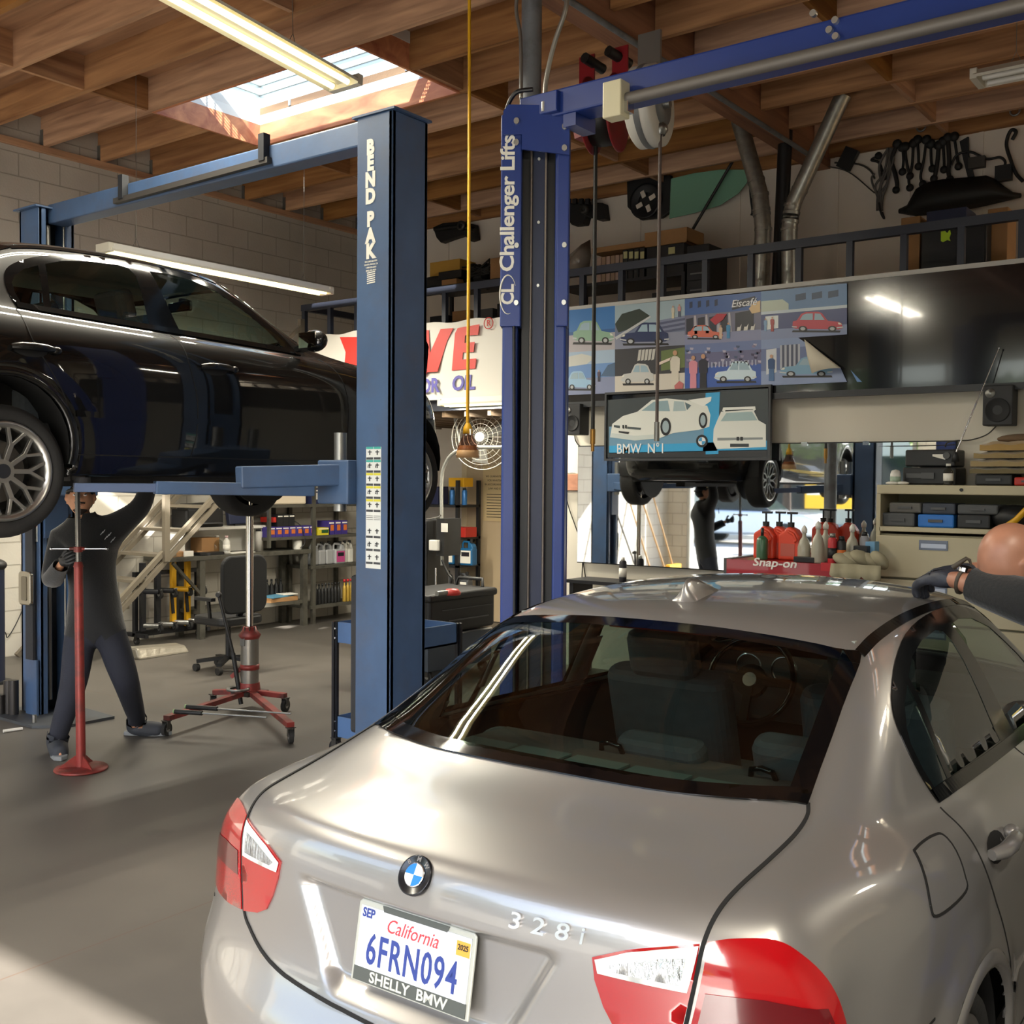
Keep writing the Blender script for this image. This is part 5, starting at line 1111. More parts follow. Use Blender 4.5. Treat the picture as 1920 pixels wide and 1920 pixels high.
# ---------------- second lift (deep blue, black centre)
cb = mat('lift_royal_blue', '1d357a', .38, var=.06, vscale=5); cbd = mat('lift_black', '0c0e14', .45); bolt = mat('bolt_zinc', 'c4c6c4', .3, .8); cbn = mat('lift_navy', '16213f', .45)
Yc_ = 4.2
cx0, cx1 = onY(942, 640, Yc_).x, onY(1062, 640, Yc_).x; cz = onY(1000, 207, Yc_).z; w_ = cx1-cx0
lift2 = thing('surface_lift', 'royal blue two-post lift with white upright lettering and black centre', 'car lift', ((cx0+cx1)/2+1.5, Yc_, 0))
def col2(x0, x1, sgn):
    y0, y1 = Yc_, Yc_+.30; H = cz-.02; s0 = onY(1000, 612, Yc_).z
    c = MB(); c.bb((x0+.005, y0+.02, 0), (x0+w_*.25, y1, H)); c.bb((x1-w_*.2, y0+.02, 0), (x1-.005, y1, H)); c.bb((x0, y1-.03, 0), (x1, y1, H)); o = c.build('column', cb, lift2, bevel=.012)
    s = MB(); s.bb((x0-.006, y0-.005, s0), (x0+w_*.30, y0+.1, H)); s.bb((x1-w_*.17, y0-.005, s0), (x1+.006, y0+.1, H)); s.build('column_sleeve', cb, o, bevel=.006)
    MB().bb((x0+w_*.30, y0+.06, .01), (x1-w_*.2, y0+.09, H-.12)).build('inner_channel', cbd, o)
    MB().bb((x0+w_*.42, y0+.045, .01), (x1-w_*.32, y0+.06, H-.12)).build('channel_plate', cbn, o)
    for f, zl in ((.44, 0), (.66, 0)): MB().cyl((x0+w_*f, y0+.035, .05), (x0+w_*f, y0+.035, H-.15), .008).build('lift_cable', mat('cable_grey', '6d655f', .4, .7), o)
    MB().tube([(x0+w_*.26, y0-.0, .05), (x0+w_*.24, y0-.01, 1.3), (x0+w_*.2, y0-.005, s0)], .009, 8).build('hydraulic_hose', cbd, o)
    for z in (s0+.11, s0+.38): 
        for x in (x0+w_*.30-.025, x1-w_*.05): MB().cyl((x, y0-.005, z), (x, y0-.02, z), .013, n=10).build('bolt', bolt, o)
    for k in range(3): MB().cyl((x0+w_*.55, y0+.045, s0+.2+.3*k), (x0+w_*.55, y0+.035, s0+.2+.3*k), .008, n=8).build('bolt', bolt, o)
    hp = MB().prism([(x0+w_*.02, H-.10), (x0+w_*.02, H+.01), (x0+w_*.10, H+.04), (x1-w_*.2, H+.03), (x1+.005, H-.01), (x1+.005, H-.20), (x0+w_*.3, H-.17), (x0+w_*.3, H-.1)], (0, y0-.012, 0), (1, 0, 0), (0, 0, 1), .012).build('header_plate', cb, o)
    for x, z in ((x0+w_*.22, H-.04), (x0+w_*.22, H-.14), (x1-w_*.06, H-.07), (x1-w_*.06, H-.17)): MB().cyl((x, y0-.024, z), (x, y0-.036, z), .015, n=12).build('bolt', bolt, o)
    for x in (x0+w_*.62, x0+w_*.68, x0+w_*.78): MB().cyl((x, y0-.03, H+.0), (x, y0-.03, H+.045), .012, n=8).build('bolt', bolt, o)
    MB().bb((x0-.1, y0-.12, 0), (x1+.1, y1+.15, .02)).build('base_plate', cb, o)
    return o
ca = col2(cx0, cx1, 1); cb2 = col2(cx0+3.35, cx1+3.35, -1)
# vertical lettering reading upward with an oval mark
let = MB(); Ly = Yc_-.0065
pT = onY(955, 390, Yc_); let.text('Challenger Lifts', (pT.x, Ly, pT.z), (0, 0, 1), (-1, 0, 0), .112, .002, sx=.97, bold=.022, spacing=.95)
pC = onY(955, 558, Yc_); let.text('CL', (pC.x, Ly, pC.z+.0), (0, 0, 1), (-1, 0, 0), .10, .002, sx=.8, bold=.03)
el = [(pC.x+.046*cos(a), Ly, pC.z+.092*sin(a)) for a in [pi*.15+1.45*pi*k/20 for k in range(21)]]; let.tube(el, [.001+.004*sin(pi*k/20) for k in range(21)], 6)
let.build('lettering', lbs, ca)
# overhead beam in two box rails with trip tube
def bz(px, py): return onY(px, py, Yc_+.05).z
z1 = bz(1080, 225-38)+.0; zA = onY(1120, 143, Yc_+.0).z; zB = onY(1120, 195, Yc_+.0).z
ob = MB(); ob.bb((cx1-.12, Yc_+.02, zB), (cx0+3.5, Yc_+.17, zA)); obm = ob.build('overhead_beam', cb, lift2, bevel=.01)
MB().bb((cx0+.10, Yc_-.01, cz-.03), (cx1-.06, Yc_+.2, zA-.015)).build('beam_bracket', cb, lift2, bevel=.005)
MB().bb((cx1-.05, Yc_+.03, cz-.1), (cx1+.02, Yc_+.2, zB+.01)).build('beam_bracket', cb, lift2)
for px, py in ((1527, 27), (1568, 40), (1557, 58), (1569, 70)):
    p = onY(px, py, Yc_+.02); MB().cyl((p.x, Yc_+.02, p.z), (p.x, Yc_+.0, p.z), .014, n=10).build('bolt', bolt, obm)
t0, t1 = onY(1178, 176, Yc_-.02), onY(1920, 12, Yc_-.02); zz = (t0.z+t1.z)/2
tb = MB().cyl((t0.x, Yc_-.03, zB-.02), (cx0+3.4, Yc_-.03, zB-.02), .026, n=16).build('trip_tube', mat('trip_tube_grey', '6e6a66', .5, .3), lift2)
p, q = onY(1134, 157, Yc_-.06), onY(1168, 217, Yc_-.06); sbx = MB().bb((p.x, Yc_-.08, q.z), (q.x, Yc_+.0, p.z)).build('switch_box', mat('switch_box_cream', 'c9c3a4', .4), lift2, bevel=.006)
MB().bb((q.x, Yc_-.05, q.z+.02), (q.x+.02, Yc_+.0, p.z-.08)).build('switch_side', mat('chrome', 'd8dade', .12, 1.), sbx)
MB().tube(spline([(cx0+.02, Yc_+.02, cz-.06), (cx0+.03, Yc_-.02, cz+.02), (cx0+.09, Yc_-.03, cz+.09), (cx0+.17, Yc_-.0, cz+.10)], 5), .011).build('hydraulic_hose', cbd, lift2)
ca_ = MB().bb((cx1-.06, Yc_+.1, .2), (cx1+.06, Yc_+.28, .75)).build('carriage', cb, lift2)

def turn(o, cx, cy, a, sx=.84):
    M = Matrix.Translation(V((cx, cy, 0))-ORG[lift2.name]) @ Matrix.Rotation(a, 4, 'Z') @ Matrix.Scale(sx, 4, (1, 0, 0)) @ Matrix.Translation(ORG[lift2.name]-V((cx, cy, 0)))
    for q in [o]+KIDS.get(o.name, []): q.data.transform(M)
turn(ca, (cx0+cx1)/2, Yc_, radians(32)); turn(cb2, (cx0+cx1)/2+3.35, Yc_, radians(-32))
# ================================================================ workshop contents
bk = mat('black_plastic', '17181a', .5); bks = mat('black_steel', '25262a', .45, .3); crd = mat('cardboard', 'a1794f', .85, var=.08, vscale=6); pap = mat('paper_white', 'e4e1d8', .8); chm = mat('chrome', 'd8dade', .12, 1.)
redj = mat('jack_red', '84302b', .45, .2, dirt='3b2a26', dirtamt=.8, dscale=6); grim = mat('grimy_steel', '4a4845', .5, .6, dirt='2a231e', dirtamt=.6); yel = mat('dolly_yellow', 'd9a316', .45); wht = mat('white_plastic', 'd8d6cf', .45); rub = mat('tyre_rubber', '1d1d1d', .82)
def caster(root, c, r=.045, axis=(0, 1, 0), m=None):
    c = V(c); a = V(axis).normalized(); o = MB().cyl(c-a*.014, c+a*.014, r, n=18).build('caster_wheel', rub, root); MB().cyl(c-a*.016, c+a*.016, r*.45, n=12).build('caster_hub', steel, o)
    MB().beam(c+V((0, 0, 0))-a*.02, c-a*.02+V((0, 0, r*1.25)), r*.8, .004, a).beam(c+a*.02, c+a*.02+V((0, 0, r*1.25)), r*.8, .004, a).box(c+V((0, 0, r*1.25)), (.05, .05, .006)).build('caster_fork', m or grim, o)
# screw jack stand
b = onZ(152, 1443, 0); t = thing('pole_stand', 'worn red screw pole stand held by the person below the black car', 'jack stand', (b.x, b.y, 0)); bx = V((b.x, b.y, 0)); tp = D(143, 905, (b-CAM).dot(FW)); tz = tp.z
MB().lathe([(0, .02), (.09, .022), (.15, .016), (.155, .006), (.15, .001), (0, .001)], bx, (0, 0, 1), 32).build('base_disc', redj, t)
for a in (0, 2.1, 4.2): MB().prism([(0.02, 0), (.13, 0), (.03, .07)], bx+V((0, 0, .018)), (cos(a), sin(a), 0), (0, 0, 1), .008).build('base_gusset', redj, t)
z1 = D(146, 1062, 6.5).z; tilt = lambda z: bx+V((-.02*z/1.2, -.0, z)); MB().cyl(tilt(.02), tilt(z1), .028, .026, 20).build('pole', redj, t); MB().cyl(tilt(z1), tilt(z1+.03), .03, .022, 16).build('pole_collar', redj, t)
th = MB().cyl(tilt(z1), tilt(tz), .0135, n=12); zz_ = z1
while zz_ < tz-.01: th.cyl(tilt(zz_), tilt(zz_+.005), .0165, n=12); zz_ += .0105
th.build('threaded_rod', mat('thread_steel', '6f6d69', .35, .9), t); hz_ = D(141, 1028, 6.5).z; c = tilt(hz_)
MB().cyl(c-RT*.16, c+RT*.17, .007, n=10).sph(c-RT*.16, .011, 10, 6).sph(c+RT*.17, .011, 10, 6).build('turn_handle', chm, t); MB().cyl(c-RT*.05, c+RT*.04, .010, n=10).cyl(c-V((0, 0, .02)), c+V((0, 0, .012)), .026, n=12).build('handle_nut', redj, t)
# transmission jack
b = onZ(468, 1328, 0); bx = V((b.x, b.y, 0)); t = thing('transmission_jack', 'tall red transmission jack on four casters with chrome ram under the car', 'jack', bx); dp = (bx-CAM).dot(FW)
zr = D(478, 928, dp).z; zs_ = D(475, 1182, dp).z
MB().cyl(bx+V((0, 0, .12)), bx+V((0, 0, .2)), .085, .075, 24).build('cylinder_foot', redj, t); cy = MB().cyl(bx+V((0, 0, .2)), bx+V((0, 0, zs_-.06)), .068, n=28).build('cylinder', mat('jack_aluminium', '87837c', .4, .7, dirt='4a443e', dirtamt=.5), t)
MB().lathe([(.069, -.06), (.075, -.05), (.085, -.03), (.06, .0), (.052, .03), (.038, .035)], bx+V((0, 0, zs_)), (0, 0, 1), 24).build('cylinder_cap', redj, t)
for k in range(18): a = 2*pi*k/18; MB().box(bx+V((.055*cos(a), .055*sin(a), zs_+.02)), (.008, .008, .03)).build('cap_tooth', grim, t) if k % 2 == 0 else None
MB().cyl(bx+V((0, 0, zs_)), bx+V((0, 0, zr)), .028, n=24).cyl(bx+V((0, 0, (zs_+zr)/2+.05)), bx+V((0, 0, (zs_+zr)/2+.06)), .0295, n=24).build('ram', mat('chrome_ram', 'cfccc4', .16, 1.), t)
MB().box(bx+V((0, 0, zr+.012)), (.14, .14, .02)).build('saddle', grim, t); MB().box(bx+V((-.0, -.069, .52)), (.05, .004, .07)).build('data_plate', steel, cy)
MB().lathe([(.069, .0), (.073, .0), (.073, .04), (.069, .04)], bx+V((0, 0, .3)), (0, 0, 1), 24).beam(bx+V((0, 0, .31))-RT*.06, bx+V((0, 0, .24))-RT*.14, .02, .03).build('pump_bracket', redj, t)
p0, p1, p2 = D(452, 1320, dp-.05), D(437, 1225, dp-.05), D(410, 1115, dp-.08); MB().cyl(p0, p1, .017).cyl(p1, p2, .013).build('pump_handle', bk, t); MB().sph(p2, .024, 12, 8).cyl(p2-FW*.03, p2+FW*.03, .017).build('handle_knob', bk, t)
for k, (px, py) in enumerate(((312, 1355), (545, 1368), (535, 1312), (400, 1305))):
    e = onZ(px, py, .09); e = V((e.x, e.y, .1)); MB().beam(bx+V((0, 0, .13)), e+V((0, 0, .02)), .05, .035).build('leg', redj, t); caster(t, (e.x, e.y, .046), .046, (.5, .85, 0) if k % 2 else (.9, .3, 0))
MB().box(bx+V((0, 0, .125)), (.2, .2, .03)).build('base_plate', grim, t)
for k, ((a, b_), lbl) in enumerate(((((350, 1325), (545, 1338)), 'green-capped pry bar lying nearest the jack cylinder'), (((328, 1334), (500, 1345)), 'green-capped pry bar lying along the front jack leg'))):
    p, q = onZ(*a, .175), onZ(*b_, .175); d = (q-p); tb_ = thing('pry_bar', lbl, 'pry bar', p); MB().cyl(p, p+d*.3, .016, n=12).build('grip', bk, tb_); MB().cyl(p-d*.012, p, .0165, n=12).build('grip_cap', mat('cap_green', '8fae7c', .5), tb_); MB().cyl(p+d*.3, q, .006, n=8).build('shaft', steel, tb_)
p = onZ(470, 1322, .15); tag(MB().lathe([(.06, 0), (.085, .0), (.09, .012), (.085, .02), (.06, .015)], V((bx.x, bx.y-.11, .155)), (0, 0, 1), 20).build('parts_ring', steel), 'shallow steel ring resting at the foot of the jack', 'ring')
# white tube and slab on the floor
p, q = onZ(6, 1371, .012), onZ(42, 1366, .012); tag(MB().cyl(p, q, .011, n=10).build('white_tube', wht), 'short white plastic tube lying on the floor at far left', 'tube')
a, b_ = onZ(262, 1238, 0), onZ(357, 1223, 0); d = b_-a; n = V((-d.y, d.x, 0)).normalized()
sl_ = MB(); sl_.add([a, b_, b_+n*.22, a+n*.22, a+V((0, 0, .11))+n*.05, b_+V((0, 0, .07))+n*.05-d*.03, b_+n*.18+V((0, 0, .09))-d*.06, a+n*.18+V((0, 0, .12))], [(3, 2, 1, 0), (4, 5, 6, 7), (0, 1, 5, 4), (1, 2, 6, 5), (2, 3, 7, 6), (3, 0, 4, 7)])
tag(sl_.build('wrapped_slab', mat('foil_wrap', '8a8477', .35, .3, bump=.5, bscale=18), bevel=.02), 'long silvery plastic-wrapped slab on the floor behind the mechanic', 'package')
# metal stair up to the loft
alu = mat('stair_metal', '837b6d', .45, .6); st0 = thing('loft_stair', 'open metal stair rising along the block wall to the loft', 'stair', (-9.7, 5.5, 0))
def sp(z): return 5.48+z*(8.46-5.48)/2.66
for x in (-9.3, -10.08):
    for o in (0, -.13): MB().beam((x, sp(.0)+(.0 if o == 0 else .12), .02), (x, sp(2.62)+(.0 if o == 0 else .12), 2.64), .05, .045).build('stringer', alu, st0)
for k in range(1, 11): z = k*.242; MB().box((-9.69, sp(z)+.08, z), (.76, .2, .03)).build('tread', alu, st0)
pq = onX(312, 1053, -9.27); MB().bb((-9.30, pq.y-.03, pq.z), (-9.25, pq.y+.03, 1.9)).build('rail_post', alu, st0); MB().beam((-9.27, pq.y-.9, pq.z+.1), (-9.27, 8.4, 3.5), .035, .035).build('handrail', alu, st0); MB().bb((-9.30, 8.35, 2.66), (-9.25, 8.41, 3.55)).build('rail_post', alu, st0)
# bench
grs = mat('bench_steel', '5a5850', .6, .4, dirt='2e2a24', dirtamt=.7, dscale=5); bn = thing('work_bench', 'grimy steel work bench against the block wall under the stair', 'bench', (-9.95, 7.95, 0)); Xf = -9.7
MB().bb((-10.18, 6.95, .86), (Xf, 8.93, .91)).build('bench_top', grs, bn, bevel=.006)
for y_ in (7.37, 8.85):
    for x in (Xf-.04, -10.12): MB().bb((x-.03, y_-.035, 0), (x+.03, y_+.035, .86)).build('leg', grs, bn)
MB().bb((-10.15, 7.35, .27), (Xf-.02, 8.88, .31)).build('lower_shelf', grs, bn); MB().beam((Xf-.03, 7.4, .45), (Xf-.03, 7.0, .85), .03, .03).build('brace', grs, bn)
rs_ = thing('riser_shelf', 'low white riser shelf on the bench carrying the printer', 'shelf', (-10.02, 7.8, .91)); MB().bb((-10.17, 7.2, 1.18), (-9.84, 8.35, 1.21)).build('riser_top', wht, rs_); MB().bb((-10.17, 7.22, .91), (-9.86, 7.25, 1.18)).bb((-10.17, 8.30, .91), (-9.86, 8.33, 1.18)).build('riser_side', wht, rs_); MB().bb((-10.17, 7.25, .91), (-10.14, 8.3, 1.18)).build('riser_back', wht, rs_)
pr_ = thing('printer', 'black printer on the white riser shelf above the bench', 'printer', (-10, 7.5, 1.21)); MB().rbox((-10.0, 7.52, 1.31), (.3, .5, .2), .04).build('printer_body', bk, pr_, bevel=.015); MB().prism([(0, 0), (.42, 0), (.36, .07), (.05, .06)], (-9.88, 7.3, 1.41), (0, 1, 0), (0, 0, 1), -.2).build('paper_tray', bk, pr_); MB().bb((-9.86, 7.35, 1.25), (-9.78, 7.7, 1.262)).build('output_tray', mat('grey_plastic', '4a4b4d', .5), pr_)
sc_ = thing('terminal', 'dark blue diagnostic terminal with a small lit screen on the bench', 'computer', (-10, 8.1, 1.21)); MB().box((-10.02, 8.1, 1.37), (.06, .34, .3), rotm(0, radians(-12), 0)).build('terminal_case', mat('terminal_blue', '28304d', .5), sc_, bevel=.012); MB().box((-9.985, 8.1, 1.405), (.008, .17, .11), rotm(0, radians(-12), 0)).build('screen', mat('screen_lit', 'aab4e8', .3, emit='aeb8f0', estr=.8), sc_); MB().box((-10.02, 8.1, 1.22), (.14, .2, .02)).build('stand', bk, sc_)
def lathe_thing(name, label, cat, base, prof, m, cap=None, group=None, lab=None):
    base = V(base); t = thing(name, label, cat, base, group); MB().lathe([(0, 0)]+prof, base, (0, 0, 1), 18).build(name+'_body', m, t)
    if cap: MB().lathe(cap[0], base, (0, 0, 1), 14).build('cap', cap[1], t)
    if lab: MB().lathe(lab[0], base, (0, 0, 1), 18).build('label_band', lab[1], t)
    return t
bot = lambda r, h: [(r*.92, 0), (r, .008), (r, h*.62), (r*.85, h*.72), (r*.4, h*.82), (r*.36, h*.9)]
capp = lambda r, h, k=.45: [(0, h), (r*k, h), (r*k, h*.88), (0, h*.88)]
q = onX(427, 1036, -9.8); lathe_thing('bottle', 'white bottle with a printed label standing on the bench', 'bottle', (-9.82, q.y, .91), bot(.04, .2), wht, (capp(.04, .2), mat('cap_pink', 'c9a5a5', .5)), lab=([(.0405, .03), (.041, .03), (.041, .1), (.0405, .1)], pap))
q = onX(410, 1036, -9.9); lathe_thing('jug', 'clear plastic jug beside the white bottle on the bench', 'jug', (-9.93, q.y, .91), bot(.07, .19), glass('clear_plastic', 'd8d8d2'), (capp(.05, .2), wht))
q = onX(491, 1030, -9.85); lathe_thing('bottle', 'slim pale tube container on the bench beside the jack ram', 'bottle', (-9.9, q.y, .91), [(.05, 0), (.05, .22), (.045, .23)], mat('pale_tube', 'b5b2ab', .5), ([(0, .25), (.04, .25), (.042, .23), (0, .23)], bk))
def boxes(name, label, cat, c, d, m, rz=0, group=None, art=None, bevel=.004):
    c = V(c); o = MB().box(V(c)+V((0, 0, d[2]/2)), d, rotm(0, 0, rz)).build(name, m, None, bevel=bevel, loc=c); tag(o, label, cat, group)
    if art:
        for f in art: f(o, c, d)
    return o
boxes('cardboard_box', 'open cardboard tray at the left end of the bench', 'box', (-9.85, 7.12, .91), (.2, .22, .05), crd); boxes('cardboard_box', 'plain cardboard box at the back of the bench by the riser', 'box', (-10.0, 7.62, .91), (.2, .24, .18), crd); boxes('paper_sheet', 'white sheets of paper spread on the bench top', 'paper', (-9.84, 7.95, .91), (.2, .35, .006), pap, .1); boxes('flat_case', 'flat black case lying near the bench front edge', 'case', (-9.78, 7.50, .911), (.14, .32, .03), bk); boxes('paper_card', 'small white card leaning at the left end of the bench', 'card', (-9.73, 7.2, .91), (.02, .12, .06), pap)
rd = thing('battery_charger', 'red trays and clamps of a charger rack at the right bench end', 'charger', (-9.9, 8.62, .91)); rm_ = mat('tool_red', 'b32a20', .45); MB().bb((-10.0, 8.5, 1.05), (-9.78, 8.78, 1.14)).build('lower_tray', rm_, rd, bevel=.006); MB().bb((-10.02, 8.42, 1.24), (-9.78, 8.72, 1.30)).build('upper_tray', rm_, rd, bevel=.006); MB().bb((-10.04, 8.58, .91), (-10.0, 8.64, 1.42)).build('rack_post', bk, rd); MB().tube(spline([(-9.85, 8.7, 1.28), (-9.75, 8.8, 1.2), (-9.72, 8.85, 1.0), (-9.74, 8.8, .93)], 5), .006).build('lead', bk, rd)
lathe_thing('bottle', 'squat white bottle at the far right corner of the bench', 'bottle', (-9.8, 8.8, .91), bot(.055, .15), wht, (capp(.05, .15), wht))
boxes('magazine', 'blue and white magazine stack on the lower bench shelf', 'magazine', (-9.85, 8.55, .31), (.22, .42, .05), crd); boxes('magazine', 'blue-covered leaflet lying on the lower-shelf stack', 'magazine', (-9.84, 8.52, .361), (.2, .36, .02), mat('mag_blue', '5f97b5', .5), .15); boxes('paper_sheet', 'loose white page on top of the lower shelf leaflets', 'paper', (-9.82, 8.66, .382), (.17, .2, .01), pap, -.2)
# office chair
cx = D(428, 1150, 9.9); t = thing('office_chair', 'black office chair tucked at the steel bench', 'chair', (cx.x, cx.y, 0)); cc = V((cx.x, cx.y, 0)); fdir = V((-1, 0, 0))
MB().rbox(cc+V((.0, 0, .47)), (.46, .48, .08), .08).build('seat', bk, t, bevel=.02); MB().rbox(cc+V((.22, 0, .80)), (.52, .5, .05), .1, rotm(0, radians(90), 0)).build('backrest', mat('chair_mesh', '101113', .8), t, bevel=.015); MB().cyl(cc+V((0, 0, .12)), cc+V((0, 0, .44)), .025).build('gas_lift', bks, t); MB().beam(cc+V((.1, 0, .44)), cc+V((.22, 0, .6)), .06, .02).build('back_bar', bks, t)
for k in range(5): a = 2*pi*k/5+.3; e = cc+V((.28*cos(a), .28*sin(a), .09)); MB().beam(cc+V((0, 0, .12)), e, .045, .03).build('base_leg', bk, t); MB().cyl(e+V((0, .02, -.055)), e+V((0, -.02, -.055)), .033, n=14).build('caster_wheel', rub, t)
for s in (-1, 1): MB().beam(cc+V((.05, s*.24, .5)), cc+V((.05, s*.26, .66)), .03, .02).box(cc+V((.0, s*.26, .67)), (.24, .05, .03)).build('armrest', bk, t)
# wheel dollies hung below the stair
def dolly(label, px, m, grp):
    b = onX(px, 1140, -9.88); t = thing('wheel_dolly', label, 'wheel dolly', (-9.88, b.y, .12), grp); y_ = b.y
    MB().bb((-9.91, y_-.028, .14), (-9.86, y_+.028, .86)).build('dolly_bar', m, t, bevel=.005)
    for z in (.56, .2):
        MB().cyl((-9.88, y_+.0, z), (-9.80, y_+.13, z-.01), .028, n=12).build('roller', m if z > .5 else steel, t); caster(t, (-9.80, y_+.15, z-.04), .045, (0, 1, 0), chm)
    MB().beam((-9.84, y_-.05, .52), (-9.84, y_-.03, .3), .02, .03).build('foot_pedal', bk, t)
dolly('black wheel dolly hanging leftmost under the stair', 268, bks, 'wheel dollies'); dolly('black wheel dolly hanging next to the yellow pair', 296, bks, 'wheel dollies'); dolly('yellow wheel dolly hanging left of the other yellow one', 325, yel, 'wheel dollies'); dolly('yellow wheel dolly hanging rightmost of the dolly rack', 352, yel, 'wheel dollies')
t = thing('dolly_rack', 'low black wheeled rack holding the hanging wheel dollies', 'rack', (-9.95, 7.1, 0)); MB().bb((-9.98, 6.68, .08), (-9.92, 7.5, .14)).build('rack_rail', bks, t); MB().bb((-9.98, 6.68, .72), (-9.92, 7.5, .76)).build('rack_rail', bks, t)
for y_ in (6.7, 7.48): MB().bb((-9.98, y_-.02, .08), (-9.93, y_+.02, .76)).build('rack_upright', bks, t); caster(t, (-9.93, y_, .04), .04); MB().bb((-10.1, y_-.02, .08), (-9.75, y_+.02, .12)).build('rack_foot', bks, t)
# shelving unit with supplies
sg = thing('shelving_unit', 'dark steel shelving unit of oil and filters beside the bench', 'shelf', (-9.95, 9.15, 0)); SH = (1.45, 1.07, .70, .22)
for y_ in (9.0, 9.78):
    for x in (-9.74, -10.16): MB().bb((x-.02, y_-.025, 0), (x+.02, y_+.025, 1.9)).build('upright', grs, sg)
for z in SH: MB().bb((-10.18, 8.95, z-.035), (-9.72, 9.82, z)).build('shelf', grs, sg)
for y_ in (8.3,): 
    for x in (-9.74, -10.16): MB().bb((x-.02, y_-.0, .95), (x+.02, y_+.03, 1.46)).build('upright', grs, sg)
for z in SH[:2]: MB().bb((-10.18, 8.3, z-.035), (-9.72, 8.95, z)).build('shelf', grs, sg)
pur = mat('box_violet', '3b2f7e', .5); ora = mat('box_orange', 'c4692d', .5); chv = mat('box_navy', '20264a', .5); grn = mat('box_green', '23502c', .5); ylb = mat('box_yellow', 'cfc030', .5)
def boxrow(n, y0, dy, z, d, m, name, lbls, grp, stripe=None):
    for k in range(n):
        c = (-9.84, y0+dy*k, z); o = MB().box((c[0], c[1], z+d[2]/2), d).build(name, m, None, bevel=.002, loc=c); tag(o, lbls[k] if isinstance(lbls, list) else lbls, 'box', grp)
        if stripe: MB().box((c[0]+d[0]/2+.001, c[1]+d[1]*.1, z+d[2]*.5), (.003, d[1]*.55, d[2]*.42)).build('printed_panel', stripe, o)
        if d[1] > .04: MB().box((c[0]+d[0]/2+.001, c[1], z+d[2]*.85), (.003, d[1]*.8, d[2]*.1)).build('printed_strip', pap, o)
boxes('storage_tray', 'broad white tray on the top shelf of the steel shelving', 'tray', (-9.93, 8.62, 1.45), (.42, .5, .17), mat('cream_tray', 'd9cbb5', .6), bevel=.02)
boxrow(2, 9.02, .13, 1.45, (.2, .12, .19), chv, 'oil_filter_box', ['navy chevron box nearest the white tray on the top shelf', 'navy chevron box second from the white tray on the top shelf'], 'chevron boxes', wht); boxrow(2, 9.30, .15, 1.45, (.2, .13, .19), grn, 'oil_filter_box', ['green and yellow box on the top shelf beside navy boxes', 'green and yellow box at the right end of the top shelf'], 'green boxes', ylb)
boxrow(7, 8.36, .105, 1.07, (.2, .10, .12), pur, 'filter_box', 'violet filter box with orange print on the second shelf of the steel shelving', 'violet filter boxes', ora); boxrow(3, 9.3, .11, 1.07, (.2, .10, .17), pur, 'filter_box', 'taller violet box at the right end of the second shelf', 'taller violet boxes', ora); boxrow(3, 8.5, .09, 1.192, (.16, .085, .14), bk, 'filter_box', 'small black box stacked on the violet filter boxes', 'stacked black boxes'); boxrow(1, 9.17, .1, 1.07, (.2, .2, .09), ylb, 'filter_box', 'low yellow box in front of the violet boxes on the second shelf', None, grn)
def jug(label, c, m, labm, capm, w=.17, h=.28, grp=None, face='x', name='jug'):
    c = V(c); t = thing(name, label, 'jug', c, grp); R = Matrix.Identity(3) if face == 'y' else rotm(0, 0, pi/2); e = R @ V((1, 0, 0)); f = R @ V((0, -1, 0))
    hp = [(-w/2, 0), (w/2, 0), (w/2, h*.72), (w*.42, h*.8), (w*.2, h*.92), (w*.02, h*.95), (w*.02, h*.9), (-w*.08, h*.9), (-w*.44, h*.93), (-w*.5, h*.82)]; th_ = .11
    hole = [(-w*.33, h*.72), (w*.12, h*.72), (w*.1, h*.82), (-w*.3, h*.85)]
    b_ = MB(); b_.prism(hp[:2]+[(w/2, h*.66), (-w/2, h*.66)], c-f*th_/2*-1, e, (0, 0, 1), th_ if e.cross(V((0, 0, 1))).dot(f) < 0 else -th_); o = b_.build('jug_body', m, t, bevel=.02, seg=3)
    nk = MB(); nk.prism([(w/2, h*.6), (w/2, h*.72), (w*.4, h*.82), (w*.1, h*.9), (w*.1, h*.6)], c+f*.04, e, (0, 0, 1), .08 if e.cross(V((0, 0, 1))).dot(f) < 0 else -.08); nk.build('shoulder', m, o, bevel=.012)
    MB().tube([c+e*(-w*.42)+V((0, 0, h*.6)), c+e*(-w*.43)+V((0, 0, h*.82)), c+e*(-w*.32)+V((0, 0, h*.9)), c+e*(w*.1)+V((0, 0, h*.88)), c+e*(w*.2)+V((0, 0, h*.8))], .014, 8).build('grip', m, o)
    MB().cyl(c+e*w*.24+V((0, 0, h*.86)), c+e*w*.24+V((0, 0, h*1.0)), .02, n=14).build('cap', capm, t)
    if labm:
        MB().box(c+f*(th_/2+.0015)+V((0, 0, h*.33)), (.003 if face == 'x' else w*.8, w*.8 if face == 'x' else .003, h*.48)).build('jug_label', labm[0], t)
        if len(labm) > 1: MB().box(c+f*(th_/2+.003)+V((0, 0, h*.43)), (.003 if face == 'x' else w*.6, w*.6 if face == 'x' else .003, h*.16)).build('label_panel', labm[1], t)
    return t
sil_ = mat('jug_silver', 'a3a5a8', .4, .2); pk = mat('label_pink', 'b5447e', .5); dkl = mat('label_black', '1d1b22', .5)
j0 = jug('silver coolant jug with a pink label at the front of the third shelf', (-9.82, 9.48, .70), sil_, (pk, dkl), bk)
MB().text('ZEREX', (-9.762, 9.48, .82), (0, 1, 0), (0, 0, 1), .03, .001, bold=.02).build('jug_lettering', pap, j0)
